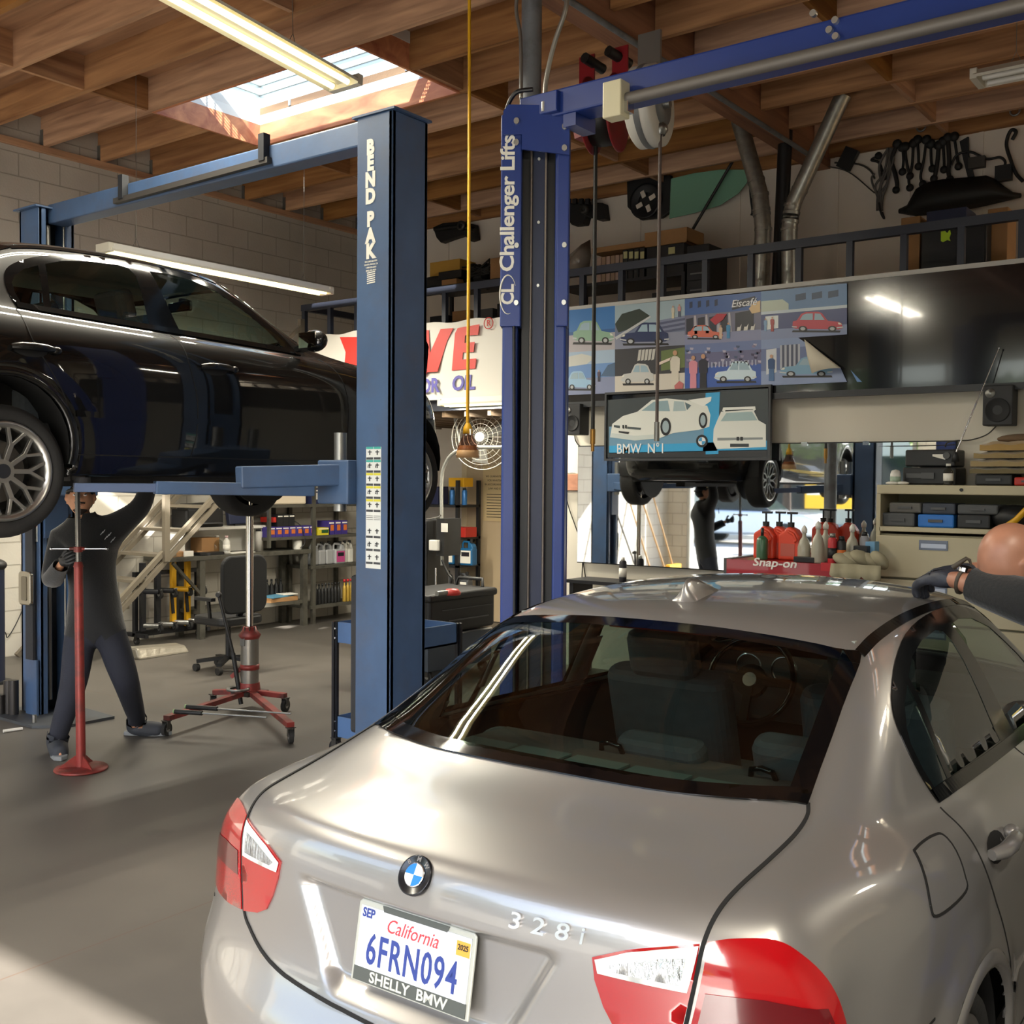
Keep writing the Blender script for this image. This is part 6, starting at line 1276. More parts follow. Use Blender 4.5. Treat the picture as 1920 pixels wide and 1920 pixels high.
for k, yy in enumerate((9.1, 9.22, 9.34)): jug('plain silver jug in the row left of the pink-labelled jug', (-9.86, yy, .70), sil_, None, bk, w=.115, grp='plain silver jugs')
for k, yy in enumerate((9.63, 9.72)): jug('white jug at the right end of the third shelf', (-9.88, yy, .70), wht, None, bk, w=.09, grp='white jugs on the right end')
for k, (yy, zz) in enumerate(((8.42, .62), (8.62, .62))): pass
for k in range(9): lathe_thing('oil_bottle', 'black oil bottle in the row on the lowest shelf', 'bottle', (-9.82, 9.06+.055*k, .22), bot(.026, .24), bk, (capp(.026, .25), bk), 'black oil bottles on the lowest shelf')
for k in range(5): lathe_thing('oil_bottle', 'black oil bottle standing on the lower bench shelf', 'bottle', (-9.98, 8.42+.07*k, .31), bot(.03, .24), bk, (capp(.03, .25), bk), 'black oil bottles under the bench')
gold = mat('bottle_gold', 'b8973f', .4, .3); rcap = mat('cap_red', 'b5232a', .45)
for k in range(4): lathe_thing('additive_bottle', 'gold bottle with red cap at the right end of the lowest shelf', 'bottle', (-9.8, 9.58+.058*k, .22), bot(.025, .26), gold, (capp(.028, .28, .6), rcap), 'gold bottles with red caps')
# shelf by the door
sh2 = thing('shelving_unit', 'dark steel shelf of blue jugs standing left of the beige door', 'shelf', (-9.1, 10.3, 0))
for x in (-9.6, -8.38):
    for y_ in (10.08, 10.48): MB().bb((x-.02, y_-.02, 0), (x+.02, y_+.02, 1.75)).build('upright', bks, sh2)
for z in (1.45, 1.06, .72, .36): MB().bb((-9.62, 10.06, z-.03), (-8.36, 10.5, z)).build('shelf', bks, sh2)
def atY(px, py, Y): return onY(px, py, Y)
q = atY(862, 917, 10.2); o = boxes('tool_case', 'small yellow case on blue cans on the shelf by the beige door', 'case', (q.x, 10.22, 1.67), (.24, .18, .11), yel)
canb = mat('can_blue', '2f6aa8', .35, .3)
for k, px in enumerate((847, 870)): q = atY(px, 940, 10.15); lathe_thing('spray_can', ['blue spray can at the left under the yellow case', 'blue spray can at the right under the yellow case'][k], 'can', (q.x, 10.16, 1.45), [(.032, 0), (.033, .005), (.033, .17), (.024, .185)], canb, ([(0, .21), (.022, .21), (.024, .185), (0, .185)], bk))
boxes('carton', 'black printed carton standing behind the blue spray cans', 'box', (-9.0, 10.36, 1.45), (.3, .2, .215), dkl); q = atY(812, 925, 10.2); boxes('carton', 'dark carton at the left of the shelf by the beige door', 'box', (q.x, 10.25, 1.45), (.24, .2, .22), chv)
q = atY(860, 995, 10.2); boxes('parts_box', 'open red parts box on the shelf by the beige door', 'box', (q.x, 10.22, 1.06), (.36, .22, .12), rm_); tealj = mat('jug_blue', '1f5f8f', .35)
for k, px in enumerate((842, 876)): q = atY(px, 1053, 10.15); jug(['blue jug with a white label on the left of the door shelf', 'blue jug with a white label nearest the beige door'][k], (q.x, 10.17, .72), tealj, (pap, dkl), bk, w=.2, h=.32, face='y')
for k, px in enumerate((833, 868)): q = atY(px, 1105, 10.15); jug(['dark grey jug on the lowest door shelf toward the left', 'dark grey jug on the lowest door shelf toward the door'][k], (q.x, 10.17, .36), mat('jug_grey', '4a4c50', .5), (pap,), bk, w=.2, h=.28, face='y')
# fan under the loft
fc = onY(905, 820, 8.95); t = thing('drum_fan', 'round grey caged fan hanging below the loft edge', 'fan', fc); fg = mat('fan_wire', 'a9a59b', .4, .5); ax = V((.35, -.93, 0)).normalized(); uu, ww, _ = frame(ax); fr = .34
for r in (.34, .29, .24, .19, .14, .09): MB().tube([fc+ax*(.10-.09*(r/.34)**2)+(uu*cos(2*pi*k/40)+ww*sin(2*pi*k/40))*r for k in range(40)], .0028 if r < .33 else .006, 5, True).build('guard_ring', fg, t)
g = MB()
for k in range(24): a = 2*pi*k/24; e = uu*cos(a)+ww*sin(a); g.tube([fc+e*.05+ax*.1, fc+e*.2+ax*.07, fc+e*.34+ax*.01, fc+e*.30-ax*.1], .0018, 4)
g.build('guard_wires', fg, t); MB().cyl(fc+ax*.095, fc+ax*.11, .05, n=20).build('guard_cap', mat('fan_cap', 'b9b3a8', .4), t); MB().cyl(fc-ax*.16, fc+ax*.03, .055, n=20).build('motor', mat('grey_plastic', '4a4b4d', .5), t)
for k in range(3):
    a = 2*pi*k/3+.5; e = uu*cos(a)+ww*sin(a); n_ = e.cross(ax); MB().add([fc+e*.05-n_*.03-ax*.02, fc+e*.05+n_*.03+ax*.02, fc+e*.26+n_*.10+ax*.04, fc+e*.28-n_*.06-ax*.03], [(0, 1, 2, 3), (3, 2, 1, 0)]).build('fan_blade', mat('fan_blade', '5b5a57', .4, .5), t)
yk = [onY(x, y_, 8.95) for x, y_ in ((862, 835), (858, 810), (853, 785), (856, 768), (868, 761), (900, 760), (960, 760), (970, 800))]; MB().tube(spline(yk, 5), .014).build('yoke', mat('yoke_grey', '9d9d96', .4, .4), t); MB().cyl((fc.x, 8.95, fc.z+.35), (fc.x, 8.95, 2.46), .02).build('hanger_rod', steel, t)
# fluid machine with curved pipe
t = thing('fluid_machine', 'tall black fluid exchange cart with a curved grey pipe behind the front lift column', 'machine', (-7.3, 8.3, 0)); q0, q1 = onY(800, 1180, 8.3), onY(832, 975, 8.3)
MB().bb((q0.x-.35, 8.15, .08), (onY(818, 1100, 8.3).x, 8.5, q1.z)).build('cabinet', bk, t, bevel=.015); pp = [onY(x, y_, 8.28) for x, y_ in ((829, 1060), (828, 970), (828, 900), (834, 872), (850, 850), (880, 840), (930, 839), (985, 838))]; MB().tube(spline(pp, 6), .018, 10).build('curved_pipe', mat('yoke_grey', '9d9d96', .4, .4), t)
p_ = [onY(x, y_, 8.13) for x, y_ in ((800, 965), (818, 968), (824, 972))]; hdl = [onY(x, y_, 8.0) for x, y_ in ((768, 966), (780, 970), (800, 973), (822, 969), (826, 966))]; MB().tube(spline(hdl, 4), .009).build('handle_bar', chm, t)
a_, b_ = onY(827, 981, 8.12), onY(839, 998, 8.12); MB().bb((a_.x, 8.12, b_.z), (b_.x, 8.125, a_.z)).build('tag_label', pap, t); a_, b_ = onY(806, 1012, 8.12), onY(823, 1033, 8.12); MB().bb((a_.x, 8.10, b_.z), (b_.x, 8.15, a_.z)).build('filter_bowl', wht, t, bevel=.01)
MB().bb((onY(826, 980, 8.2).x, 8.14, q1.z-.35), (onY(840, 1000, 8.2).x, 8.4, q1.z+.02)).build('control_box', bk, t); MB().tube(spline([onY(x, y_, 8.05) for x, y_ in ((829, 1050), (835, 1065), (842, 1078), (847, 1088), (838, 1120), (832, 1180), (836, 1240))], 5), .012).build('hose', blk, t); MB().cyl(onY(817, 1065, 8.1), onY(817, 1220, 8.1), .008).build('chrome_rod', chm, t)
for x in (q0.x-.3, q0.x+.1): caster(t, (x, 8.2, .05), .05)
# rolling tool chest
t = thing('rolling_tool_chest', 'black rolling tool chest with a top handle near the beige door', 'tool chest', (-6.35, 7.4, 0)); MB().bb((-6.65, 6.95, .42), (-6.08, 7.86, .74)).build('chest_body', bk, t, bevel=.03, seg=3); MB().bb((-6.67, 6.93, .70), (-6.06, 7.88, .77)).build('lid', bk, t, bevel=.025, seg=3); MB().bb((-6.075, 7.2, .52), (-6.065, 7.75, .53)).bb((-6.075, 7.1, .62), (-6.065, 7.8, .625)).build('body_rib', mat('grey_plastic', '4a4b4d', .5), t)
MB().tube([(-6.5, 7.8, .77), (-6.48, 7.82, .84), (-6.2, 7.82, .84), (-6.18, 7.8, .77)], .016).build('carry_handle', bk, t); MB().bb((-6.62, 6.95, .1), (-6.1, 7.84, .40)).build('lower_drawer', mat('slate_drawer', '3a4450', .45), t, bevel=.01); MB().bb((-6.10, 6.98, .395), (-6.085, 7.82, .41)).build('drawer_edge', chm, t)
for x in (-6.55, -6.16):
    for y_ in (7.02, 7.78): caster(t, (x, y_, .05), .05)
q = onZ(848, 1112, .79); tl = thing('trouble_light', 'red inspection lamp lying on the black tool chest', 'lamp', (q.x, q.y, .775)); MB().lathe([(0, 0), (.07, .0), (.075, .02), (.05, .05), (.0, .055)], (q.x, q.y, .775), (0, 0, 1), 20).build('lamp_body', mat('lamp_red', 'c23a35', .4), tl); MB().cyl((q.x+.0, q.y-.2, .80), (q.x+.0, q.y-.08, .80), .022).build('lamp_handle', steel, tl)
# blue cart beside the near column
t = thing('utility_cart', 'blue two-tier utility cart beside the base of the front blue column', 'cart', (-4.6, 4.95, 0)); bl2 = mat('cart_blue', '5374a3', .5, dirt='3b4a66', dirtamt=.3)
x0, x1, y0, y1 = -4.99, -4.35, 4.80, 5.25
for z, h in ((.72, .13), (.12, .13)): MB().bb((x0, y0, z), (x1, y1, z+.012)).bb((x0, y0, z), (x1, y0+.008, z+h)).bb((x0, y1-.008, z), (x1, y1, z+h)).bb((x0, y0, z), (x0+.008, y1, z+h)).bb((x1-.008, y0, z), (x1, y1, z+h)).build('cart_tray', bl2, t)
for x in (x0, x1):
    for y_ in (y0, y1):
        MB().beam((x, y_, .1), (x, y_, .85), .045, .02, (0, 1, 0)).beam((x, y_, .1), (x, y_, .85), .02, .045, (0, 1, 0)).build('cart_post', bks, t); caster(t, (x*.97+.03*(-4.67), y_, .05), .05)
        if y_ == y0:
            for z in (.16, .22, .75, .81): MB().cyl((x+.014, y0-.012, z), (x+.014, y0-.02, z), .006, n=8).build('rivet', chm, t)
# dark post at far left edge
t = thing('equipment_post', 'dark blue equipment post cut off by the left edge of the photo', 'post', onZ(-15, 1235, 0)); q = onX(-12, 1240, -9.0); MB().cyl((q.x, q.y, 0), (q.x, q.y, onX(-12, 1062, -9.).z), .09, n=20).build('post_body', mat('post_navy', '1d2438', .4), t); MB().sph((q.x, q.y, onX(-12, 1060, -9.).z), (.11, .11, .06)).build('post_cap', bk, t); MB().cyl((q.x, q.y, 0), (q.x, q.y, .02), .14, n=24).build('post_foot', bk, t)
tag(MB().tube(spline([onX(48, 1130, -10.17), onX(30, 1170, -10.17), onX(14, 1195, -10.17), onX(8, 1185, -10.16), onX(-20, 1190, -10.16)], 6), .005).build('wall_cable', blk), 'thin cable looping down the block wall beside the far column', 'cable')

for k, (y_, tlt, m_, lb_) in enumerate(((-1.7, .35, 'b08a55', 'bare wooden pole leaning on the block wall seen in the mirror'), (-1.2, .3, 'b08a55', 'second wooden pole leaning on the block wall seen in the mirror'), (-.5, .4, '3a3531', 'dark rod leaning on the block wall seen in the mirror'))): tag(MB().cyl((-9.95+tlt, y_, 0), (-10.14, y_+.25, 1.75), .018, n=10).build('pole', mat('pole_'+m_, m_, .6)), lb_, 'pole')
t = thing('broom', 'yellow push broom leaning by the block wall seen in the mirror', 'broom', (-9.7, -2.2, 0)); MB().cyl((-9.7, -2.2, .1), (-10.14, -2.1, 1.6), .015, n=10).build('handle', mat('pole_b08a55', 'b08a55', .6), t); MB().box((-9.69, -2.2, .07), (.1, .5, .13)).build('bristles', yel, t)
# ================================================================ loft front, posters, office wall
def flat(mb, Y, pts, t=.002, close=True):
    """thin printed shape on a plane facing the camera, corners given on that plane"""
    P = [onY(x, y, Y) for x, y in pts]; A = sum(a.x*b.z-b.x*a.z for a, b in zip(P, P[1:]+P[:1]))
    if A < 0: P = P[::-1]
    n = len(P); vs = [(p.x, Y, p.z) for p in P]+[(p.x, Y+t, p.z) for p in P]
    return mb.add(vs, [list(range(n)), list(range(n, 2*n))[::-1]]+[(i, n+i, n+(i+1) % n, (i+1) % n) for i in range(n)])
# oil banner
YBn = 8.42
t = thing('banner', 'white oil banner with big red lettering hung on the loft railing', 'banner', onY(770, 690, YBn)); bw = mat('banner_vinyl', 'd9d5cc', .5, bump=.1, bscale=3); b0, b1 = onY(592, 640, YBn), onY(1010, 585, YBn); bz = onY(940, 742, YBn).z
m = MB(); n = 40
for k in range(n+1):
    x = b0.x+(b1.x-b0.x)*k/n; zt_ = 3.36+.012*sin(k*.9); 
    for j in range(9): m.v.append((x, YBn-.012*sin(k*.45+j*.5)-.01, bz-.01+(zt_-bz)*j/8))
m.f = [[k*9+j, (k+1)*9+j, (k+1)*9+j+1, k*9+j+1] for k in range(n) for j in range(8)]; m.mi = [0]*len(m.f); m.sm = [True]*len(m.f); m.build('banner_cloth', bw, t)
br_ = mat('banner_red', 'd23a33', .5); bp2 = mat('banner_purple', '5f5aa8', .5); L = MB(); Yl = YBn-.03
flat(L, Yl, [(637,632),(700,632),(724,640),(732,658),(724,676),(708,682),(734,724),(700,724),(680,686),(672,690),(668,726),(642,728),(648,660)]); flat(L, Yl, [(745,622),(792,618),(804,650),(800,700),(780,718),(742,722),(728,700),(732,640)])
flat(L, Yl, [(770,616),(804,619),(806,662),(826,617),(850,615),(838,640),(820,697),(772,700)]); flat(L, Yl, [(858,615),(899,608),(896,628),(872,629),(871,643),(890,641),(888,660),(868,661),(867,674),(893,672),(891,691),(847,695),(850,660),(853,625)]); L.build('red_letters', br_, t)
L = MB()
def ptxt(L, s, px, py, Y, h, sx=1., bold=.02, shear=0., align='CENTER'): p = onY(px, py, Y); L.text(s, (p.x, Y, p.z), (1, 0, 0), (0, 0, 1), h, .002, align, sx, shear, bold)
ptxt(L, 'MOTOR', 778, 726, Yl, .20, .9, .03); ptxt(L, 'OIL', 868, 719, Yl, .20, .95, .03, .12); L.build('purple_letters', bp2, t)
L = MB(); ptxt(L, 'R', 916, 606, Yl, .085, 1, .01); c = onY(916, 606, Yl); L.tube([(c.x+.055*cos(a), Yl, c.z+.055*sin(a)) for a in [2*pi*k/24 for k in range(24)]], .005, 5, True); L.build('registered_mark', br_, t)
# dark fascia board with a pale top edge
Yb2 = 8.425; fb = thing('display_board', 'long dark display board with pale top edge along the loft front', 'board', (-2, Yb2, 2.9)); f0 = onY(1060, 600, Yb2).x; zt2 = onY(1500, 537, Yb2).z; zb2 = onY(1500, 735, Yb2).z
MB().bb((f0, Yb2, zb2), (XR-1.5, Yb2+.03, zt2)).build('board_panel', mat('board_black', '17171a', .12, coat=.4), fb); MB().bb((f0, Yb2-.005, zt2), (XR-1.5, Yb2+.035, zt2+.035)).build('pale_edge', mat('edge_pale', 'b9b7b2', .5), fb); MB().bb((f0, Yb2-.01, zb2-.05), (XR-1.5, Yb2+.03, zb2)).build('lower_frame', mat('frame_slate', '33363b', .5), fb)
# pictures of cars
PC = {}
def pm(c):
    if c not in PC: PC[c] = mat('print_'+c, c, .35)
    return PC[c]
def car_art(L, cx, cy, w, h, body, view='side', flip=1, Y=0, glassc='9db7c6'):
    """small printed saloon: body, cabin, windows, bumper, wheels"""
    X = lambda a: cx+flip*w*a; Z = lambda b: cy-h*b
    S = lambda c, pts, k: flat(L.setdefault(c, MB()), Y-.0012*k, [(X(a), Z(b)) for a, b in pts], .001)
    S('26262b', [(-.46,-.02),(.5,.0),(.52,-.1),(-.44,-.12)], 1)
    S(body, [(-.5,.12),(-.48,.36),(-.42,.44),(-.2,.5),(-.08,.9),(.0,.97),(.24,.95),(.33,.86),(.42,.52),(.5,.46),(.51,.16),(.44,.08),(-.42,.04)], 2)
    S(glassc, [(-.14,.54),(-.05,.86),(.06,.88),(.07,.54)], 3); S(glassc, [(.1,.54),(.1,.88),(.22,.87),(.3,.8),(.36,.54)], 3)
    S('c9ccce', [(-.51,.14),(-.51,.2),(-.38,.16),(-.38,.1)], 3); S('c9ccce', [(.52,.16),(.52,.22),(.42,.2),(.42,.14)], 3); S('e8e6da', [(-.49,.3),(-.44,.4),(-.4,.4),(-.42,.3)], 3)
    for wx in (-.29, .30): S('1a1a1d', [(wx+.085*cos(a), .08+.15*sin(a)) for a in [2*pi*k/14 for k in range(14)]], 4); S('b9bcc0', [(wx+.05*cos(a), .08+.09*sin(a)) for a in [2*pi*k/12 for k in range(12)]], 5)
def figure_art(L, x, y, h, top, low, Y, skin_='c79a7b'):
    S = lambda c, pts, k: flat(L.setdefault(c, MB()), Y-.0012*k, [(x+a*h, y-b*h) for a, b in pts], .001)
    S(low, [(-.10,.0),(.10,.0),(.09,.5),(-.09,.5)], 4); S(top, [(-.12,.45),(.12,.45),(.13,.78),(.05,.84),(-.05,.84),(-.13,.78)], 5); S(skin_, [(.06*cos(a), .92+.07*sin(a)) for a in [2*pi*k/10 for k in range(10)]], 5)
zr1, zr2, zr3 = None, None, None
cols = [1064, 1153, 1284, 1427, 1588]
def ytop(x): return 582-(x-1064)*(582-531)/(1588-1064)
def ymid(x): return 661-(x-1064)*(661-627)/(1588-1064)
def ybot(x): return 741-(x-1064)*(741-716)/(1588-1064)
Yp = 8.412
specs = [(0, 0, 'photo poster of a pale green sedan parked on a beach', '3f86c0', [('3a77b8', .0, .52), ('2f5f9a', .52, .60), ('b6b0b6', .60, 1.)]), (1, 0, 'photo poster of a dark blue sedan below stone steps', '8fa4b4', [('9fb3bd', 0, .45), ('6f7a94', .45, .7), ('8d92a8', .7, 1.)]), (2, 0, 'photo poster of an orange hatchback outside a cafe', '6f7fb4', [('3c5f9e', 0, .36), ('6f6f86', .36, .78), ('8a8fb0', .78, 1.)]), (3, 0, 'photo poster of a red sedan before a low blue building', '6f86b4', [('5f83ad', 0, .42), ('c3cfd8', .42, .48), ('4a5380', .48, .80), ('8794b8', .80, 1.)]),
         (0, 1, 'photo poster of a light blue sedan on an open road', '7fa4cf', [('a9c0d8', 0, .3), ('6f97cf', .3, .62), ('8a93b4', .62, 1.)]), (1, 1, 'photo poster of a white rally car beside a figure in a pale dress', '4a4a4e', [('3a3a40', 0, .62), ('d6cfc4', .62, 1.)]), (2, 1, 'photo poster of a white sedan and a couple before trees', '5a6288', [('6f7fae', 0, .2), ('6a6a8e', .2, .52), ('3f5fae', .52, 1.)]), (3, 1, 'photo poster peeling at its corner beside the bare dark board', '7f8fb8', [('8a9cc4', 0, .2), ('6a78a4', .2, .68), ('8f9fc4', .68, 1.)])]
arts = {}
for c, r, lbl, base, bands in specs:
    xa_, xb_ = cols[c], cols[c+1]; yt, yb_ = (ytop, ymid) if r == 0 else (ymid, ybot)
    u = lambda a, b: (xa_+(xb_-xa_)*a, yt(xa_+(xb_-xa_)*a)+(yb_(xa_+(xb_-xa_)*a)-yt(xa_+(xb_-xa_)*a))*b)
    L = {}
    bottom = [u(0, 1), u(1, 1)] if not (c == 3 and r == 1) else [u(0, 1), u(1, 1), u(1, .78), u(.42, .0)]
    for k, (cl, a, b) in enumerate(bands):
        pts = [u(0, a), u(1, a), u(1, b), u(0, b)]
        if (c, r) == (3, 1): pts = [u(0, a), u(min(1, .43+.72*a), a), u(min(1, .43+.72*b), b), u(0, b)]
        flat(L.setdefault(cl, MB()), Yp, pts, .004)
    S = lambda cl, pts, k=1: flat(L.setdefault(cl, MB()), Yp-.0012*k, [u(*p) for p in pts], .001)
    W = xb_-xa_; cxp = lambda a, b: u(a, b)
    if (c, r) == (0, 0): car_art(L, *u(.55, .80), W*.85, 42, '8fb39a', Y=Yp, flip=-1)
    if (c, r) == (1, 0):
        S('2f3b35', [(0,.42),(.1,.2),(.35,.12),(.5,.3),(.35,.5),(.05,.62)]); S('c3c6c8', [(.0,.72),(.5,.3),(.52,.33),(.02,.78)], 2)
        for k in range(6): S('545a78' if k % 2 else '7d84a0', [(.62,.42+k*.05),(1,.36+k*.05),(1,.41+k*.05),(.62,.47+k*.05)], 1)
        car_art(L, *u(.42, .90), W*.68, 40, '27355e', Y=Yp); figure_art(L, *u(.83, .40), 24, 'cfc6b4', 'd6cbb0', Yp); figure_art(L, *u(.92, .38), 24, 'c98f8f', '5a6078', Yp)
    if (c, r) == (2, 0):
        for k in range(4): S('1f2f4f', [(.06+k*.11,.08),(.1+k*.11,.07),(.1+k*.11,.2),(.06+k*.11,.22)], 1); S('2b2c3a', [(.02+k*.15,.44),(.11+k*.15,.42),(.11+k*.15,.76),(.02+k*.15,.78)], 1); S('b9b4bc', [(.12+k*.15,.38),(.145+k*.15,.38),(.165+k*.15,.78),(.125+k*.15,.78)], 2)
        S('23283a', [(.62,.16),(.92,.08),(.92,.25),(.62,.33)], 2); S('2a2b36', [(.66,.4),(.9,.36),(.9,.76),(.66,.78)], 2); S('d8b98a', [(.84,.33),(.9,.22),(.99,.18),(.99,.42),(.88,.44)], 3)
        q = u(.775, .205); ptxt(L.setdefault('e6e6ea', MB()), 'Eiscafé', q[0], q[1], Yp-.004, .085, 1, .01, .2)
        for k in range(3): S('d9d6cf', [(.68+k*.09,.78),(.73+k*.09,.78),(.745+k*.09,.64),(.72+k*.09,.7),(.69+k*.09,.7)], 3)
        car_art(L, *u(.27, .88), W*.46, 25, 'd9705a', Y=Yp, flip=-1); S('b5283a', [(.33,.5),(.42,.38),(.55,.4),(.5,.52),(.4,.62)], 6); figure_art(L, *u(.47, .92), 26, 'd6b9a0', 'd6b9a0', Yp); figure_art(L, *u(.57, .92), 30, '3f8fc0', '3f8fc0', Yp)
    if (c, r) == (3, 0):
        for k in range(3): S('27405f', [(.40+k*.19,.13),(.52+k*.19,.11),(.52+k*.19,.24),(.40+k*.19,.26)], 1)
        S('b9c4b4', [(0,.2),(.25,.2),(.32,.3),(.32,.42),(0,.42)], 1); S('dfe4e4', [(.05,.52),(.2,.52),(.2,.78),(.05,.8)], 1); figure_art(L, *u(.13, .84), 28, 'a84a4a', 'a84a4a', Yp); figure_art(L, *u(.05, .82), 24, '7f9fc4', '7f9fc4', Yp); car_art(L, *u(.66, .88), W*.58, 36, 'c24555', Y=Yp, flip=-1)
    if (c, r) == (0, 1): S('cfd0c9', [(0,.1),(.3,.05),(.6,.15),(.4,.3),(0,.34)]); S('4f6a8a', [(.7,.6),(.85,.35),(1,.3),(1,.62)]); car_art(L, *u(.28, .86), W*.62, 34, '9fc4e2', Y=Yp, flip=-1); figure_art(L, *u(.66, .72), 22, '5a4a5a', '3a3a4a', Yp)
    if (c, r) == (1, 1):
        for k in range(5): S('c9c7c0', [(.34+k*.05,.05),(.38+k*.05,.04),(.36+k*.05,.28),(.32+k*.05,.3)], 1)
        car_art(L, *u(.32, .80), W*.46, 38, 'c9c9c6', Y=Yp); S('6a7a4a', [(.66,.1),(1,.05),(1,.5),(.66,.55)], 1); figure_art(L, *u(.86, .96), 72, 'd9d2c4', 'd9d2c4', Yp); S('c46f6f', [(.85,.9),(.92,.8),(.98,.86),(.97,.98),(.86,1.)], 6); S('e8d6c8', [(.62,.36),(.8,.26),(.8,.32),(.63,.42)], 5)
    if (c, r) == (2, 1):
        rr = random.Random(3)
        for k in range(46): a, b = rr.random(), .06+.42*rr.random(); S(rr.choice(['3f3a5a', '8f88a8', '5a5070', 'b9b4c8', '4a5a7a']), [(a,b),(min(1,a+.05),b+.01),(min(1,a+.04),b+.06),(a+.005,b+.05)], 1)
        for k in range(14): S('b9bdd4', [(.3+k*.048,.42),(.315+k*.048,.42),(.315+k*.048,.54),(.3+k*.048,.54)], 2)
        figure_art(L, *u(.11, .98), 62, 'd98f9f', 'd98f9f', Yp); figure_art(L, *u(.24, 1.0), 66, '2a2a3a', '26262f', Yp); car_art(L, *u(.66, .86), W*.54, 38, 'cfe2ee', Y=Yp)
    if (c, r) == (3, 1):
        for k in range(9): S('4a5068' if k % 2 else 'b4b8c4', [(.22+k*.026,.14),(.245+k*.026,.14),(.245+k*.026,.64),(.22+k*.026,.66)], 1)
        S('d6dae0', [(.06,.22),(.18,.2),(.18,.72),(.06,.76)], 1); figure_art(L, *u(.12, .9), 50, '2f4f7f', '4a6f9f', Yp); car_art(L, *u(.52, .82), W*.6, 36, '7fa9c6', Y=Yp)
    keys = list(L); mb = MB()
    for i, k in enumerate(keys): mb.m(i).add(L[k].v, L[k].f)
    tag(mb.build('car_poster', [pm(k) for k in keys], None), lbl, 'poster')
    if (c, r) == (3, 1): pass
ob = [o for o in COL.objects if o.get('label', '').startswith('photo poster peeling')][0]
cp = [onY(1508, 636, Yp-.01), onY(1522, 700, Yp-.06), onY(1550, 693, Yp-.08), onY(1577, 690, Yp-.05)]; m = MB(); g_ = []
for k in range(9): a = k/8; lo = cp[1].lerp(cp[3], a)+V((0, -.03*sin(pi*a), .01*sin(pi*a))); g_ += [cp[0], cp[0].lerp(lo, .5)+V((0, -.02, 0)), lo]
m.add(g_, [(k*3+j, k*3+j+1, k*3+4+j, k*3+3+j) for k in range(8) for j in range(2)], True); o = m.build('curled_corner', mat('paper_back', 'd9d2c0', .7), ob); o.modifiers.new('s', 'SOLIDIFY').thickness = .002
tag(flat(MB(), Yb2-.003, [(1595,694),(1616,716),(1607,716)], .003).build('poster_scrap', pm('6f97cf')), 'small torn blue scrap left on the dark board', 'scrap')
# sports car poster under the board
Ym = 8.385; t = thing('sports_car_poster', 'framed poster of a white wedge sports car over the mirror top', 'poster', onY(1290, 795, Ym)); L = {}
S = lambda cl, pts, k=1: flat(L.setdefault(cl, MB()), Ym-.0012*k, pts, .001)
flat(L.setdefault('3c4448', MB()), Ym, [(1139,750),(1440,728),(1440,858),(1139,858)], .02)
S('6f98b4', [(1142,800),(1345,798),(1345,845),(1142,848)], 1); S('3fa4d8', [(1142,836),(1438,826),(1438,844),(1142,850)], 2); S('3fa4d8', [(1323,737),(1350,735),(1345,845),(1318,846)], 2); S('33363a', [(1142,849),(1438,843),(1438,857),(1142,857)], 2)
S('dfe2dc', [(1144,820),(1148,795),(1168,780),(1195,772),(1222,750),(1250,747),(1290,751),(1326,761),(1332,778),(1330,800),(1310,806),(1262,812),(1236,822),(1190,826)], 3); S('e9ebe6', [(1290,750),(1334,744),(1333,752),(1318,762)], 4); S('c9d2d0', [(1144,820),(1190,826),(1236,822),(1236,814),(1190,817),(1147,812)], 4)
S('8fa9b2', [(1203,770),(1226,753),(1252,751),(1256,771)], 4); S('a9bcc0', [(1262,771),(1264,752),(1282,753),(1286,770)], 4); S('5a7078', [(1288,769),(1284,754),(1296,760)], 4)
for wx, wy, rx, ry in ((1248, 800, 10, 17), (1318, 788, 8, 15)): S('23262a', [(wx+rx*cos(a), wy+ry*sin(a)) for a in [2*pi*k/16 for k in range(16)]], 5); S('9fb2ba', [(wx+rx*.62*cos(a), wy+ry*.68*sin(a)) for a in [2*pi*k/16 for k in range(16)]], 6)
S('4a5558', [(1151,797),(1162,798),(1162,803),(1151,801)], 5); S('4a5558', [(1176,800),(1202,802),(1201,806),(1176,804)], 5); S('23262a', [(1167,797),(1170,797),(1170,804),(1167,803)], 6); S('23262a', [(1172,797),(1175,797),(1175,804),(1172,803)], 6); S('2a2e32', [(1160,808),(1180,810),(1178,814),(1160,811)], 5)
S('dfe2dc', [(1338,805),(1344,790),(1352,772),(1412,768),(1422,788),(1436,796),(1436,838),(1344,842),(1337,828)], 3); S('9fb7ba', [(1351,790),(1362,774),(1410,772),(1420,788)], 4); S('e9ebe6', [(1354,770),(1356,764),(1416,762),(1417,768),(1412,772),(1412,767),(1360,769),(1359,773)], 4); S('8a9294', [(1345,821),(1430,820),(1430,824),(1345,826)], 4); S('3a4044', [(1369,832),(1404,832),(1404,838),(1369,838)], 4); S('2a2e32', [(1381,819),(1386,819),(1386,826),(1381,826)], 5); S('2a2e32', [(1388,819),(1393,819),(1393,826),(1388,826)], 5)
q = L.setdefault('e6e9ea', MB()); ptxt(q, 'BMW  N°1', 1201, 842, Ym-.005, .125, .86, .01)
S('22262a', [(1316+11*cos(a), 827+12*sin(a)) for a in [2*pi*k/20 for k in range(20)]], 5); S('e6e9ea', [(1316+7*cos(a), 827+7.5*sin(a)) for a in [2*pi*k/20 for k in range(20)]], 6)
for a0 in (0, pi): S('4a9fd0', [(1316, 827)]+[(1316+6.4*cos(a0+pi/2*k/5), 827+7*sin(a0+pi/2*k/5)) for k in range(6)], 7)
S('3fa4d8', [(1323,846),(1347,845),(1347,851),(1323,852)], 4)
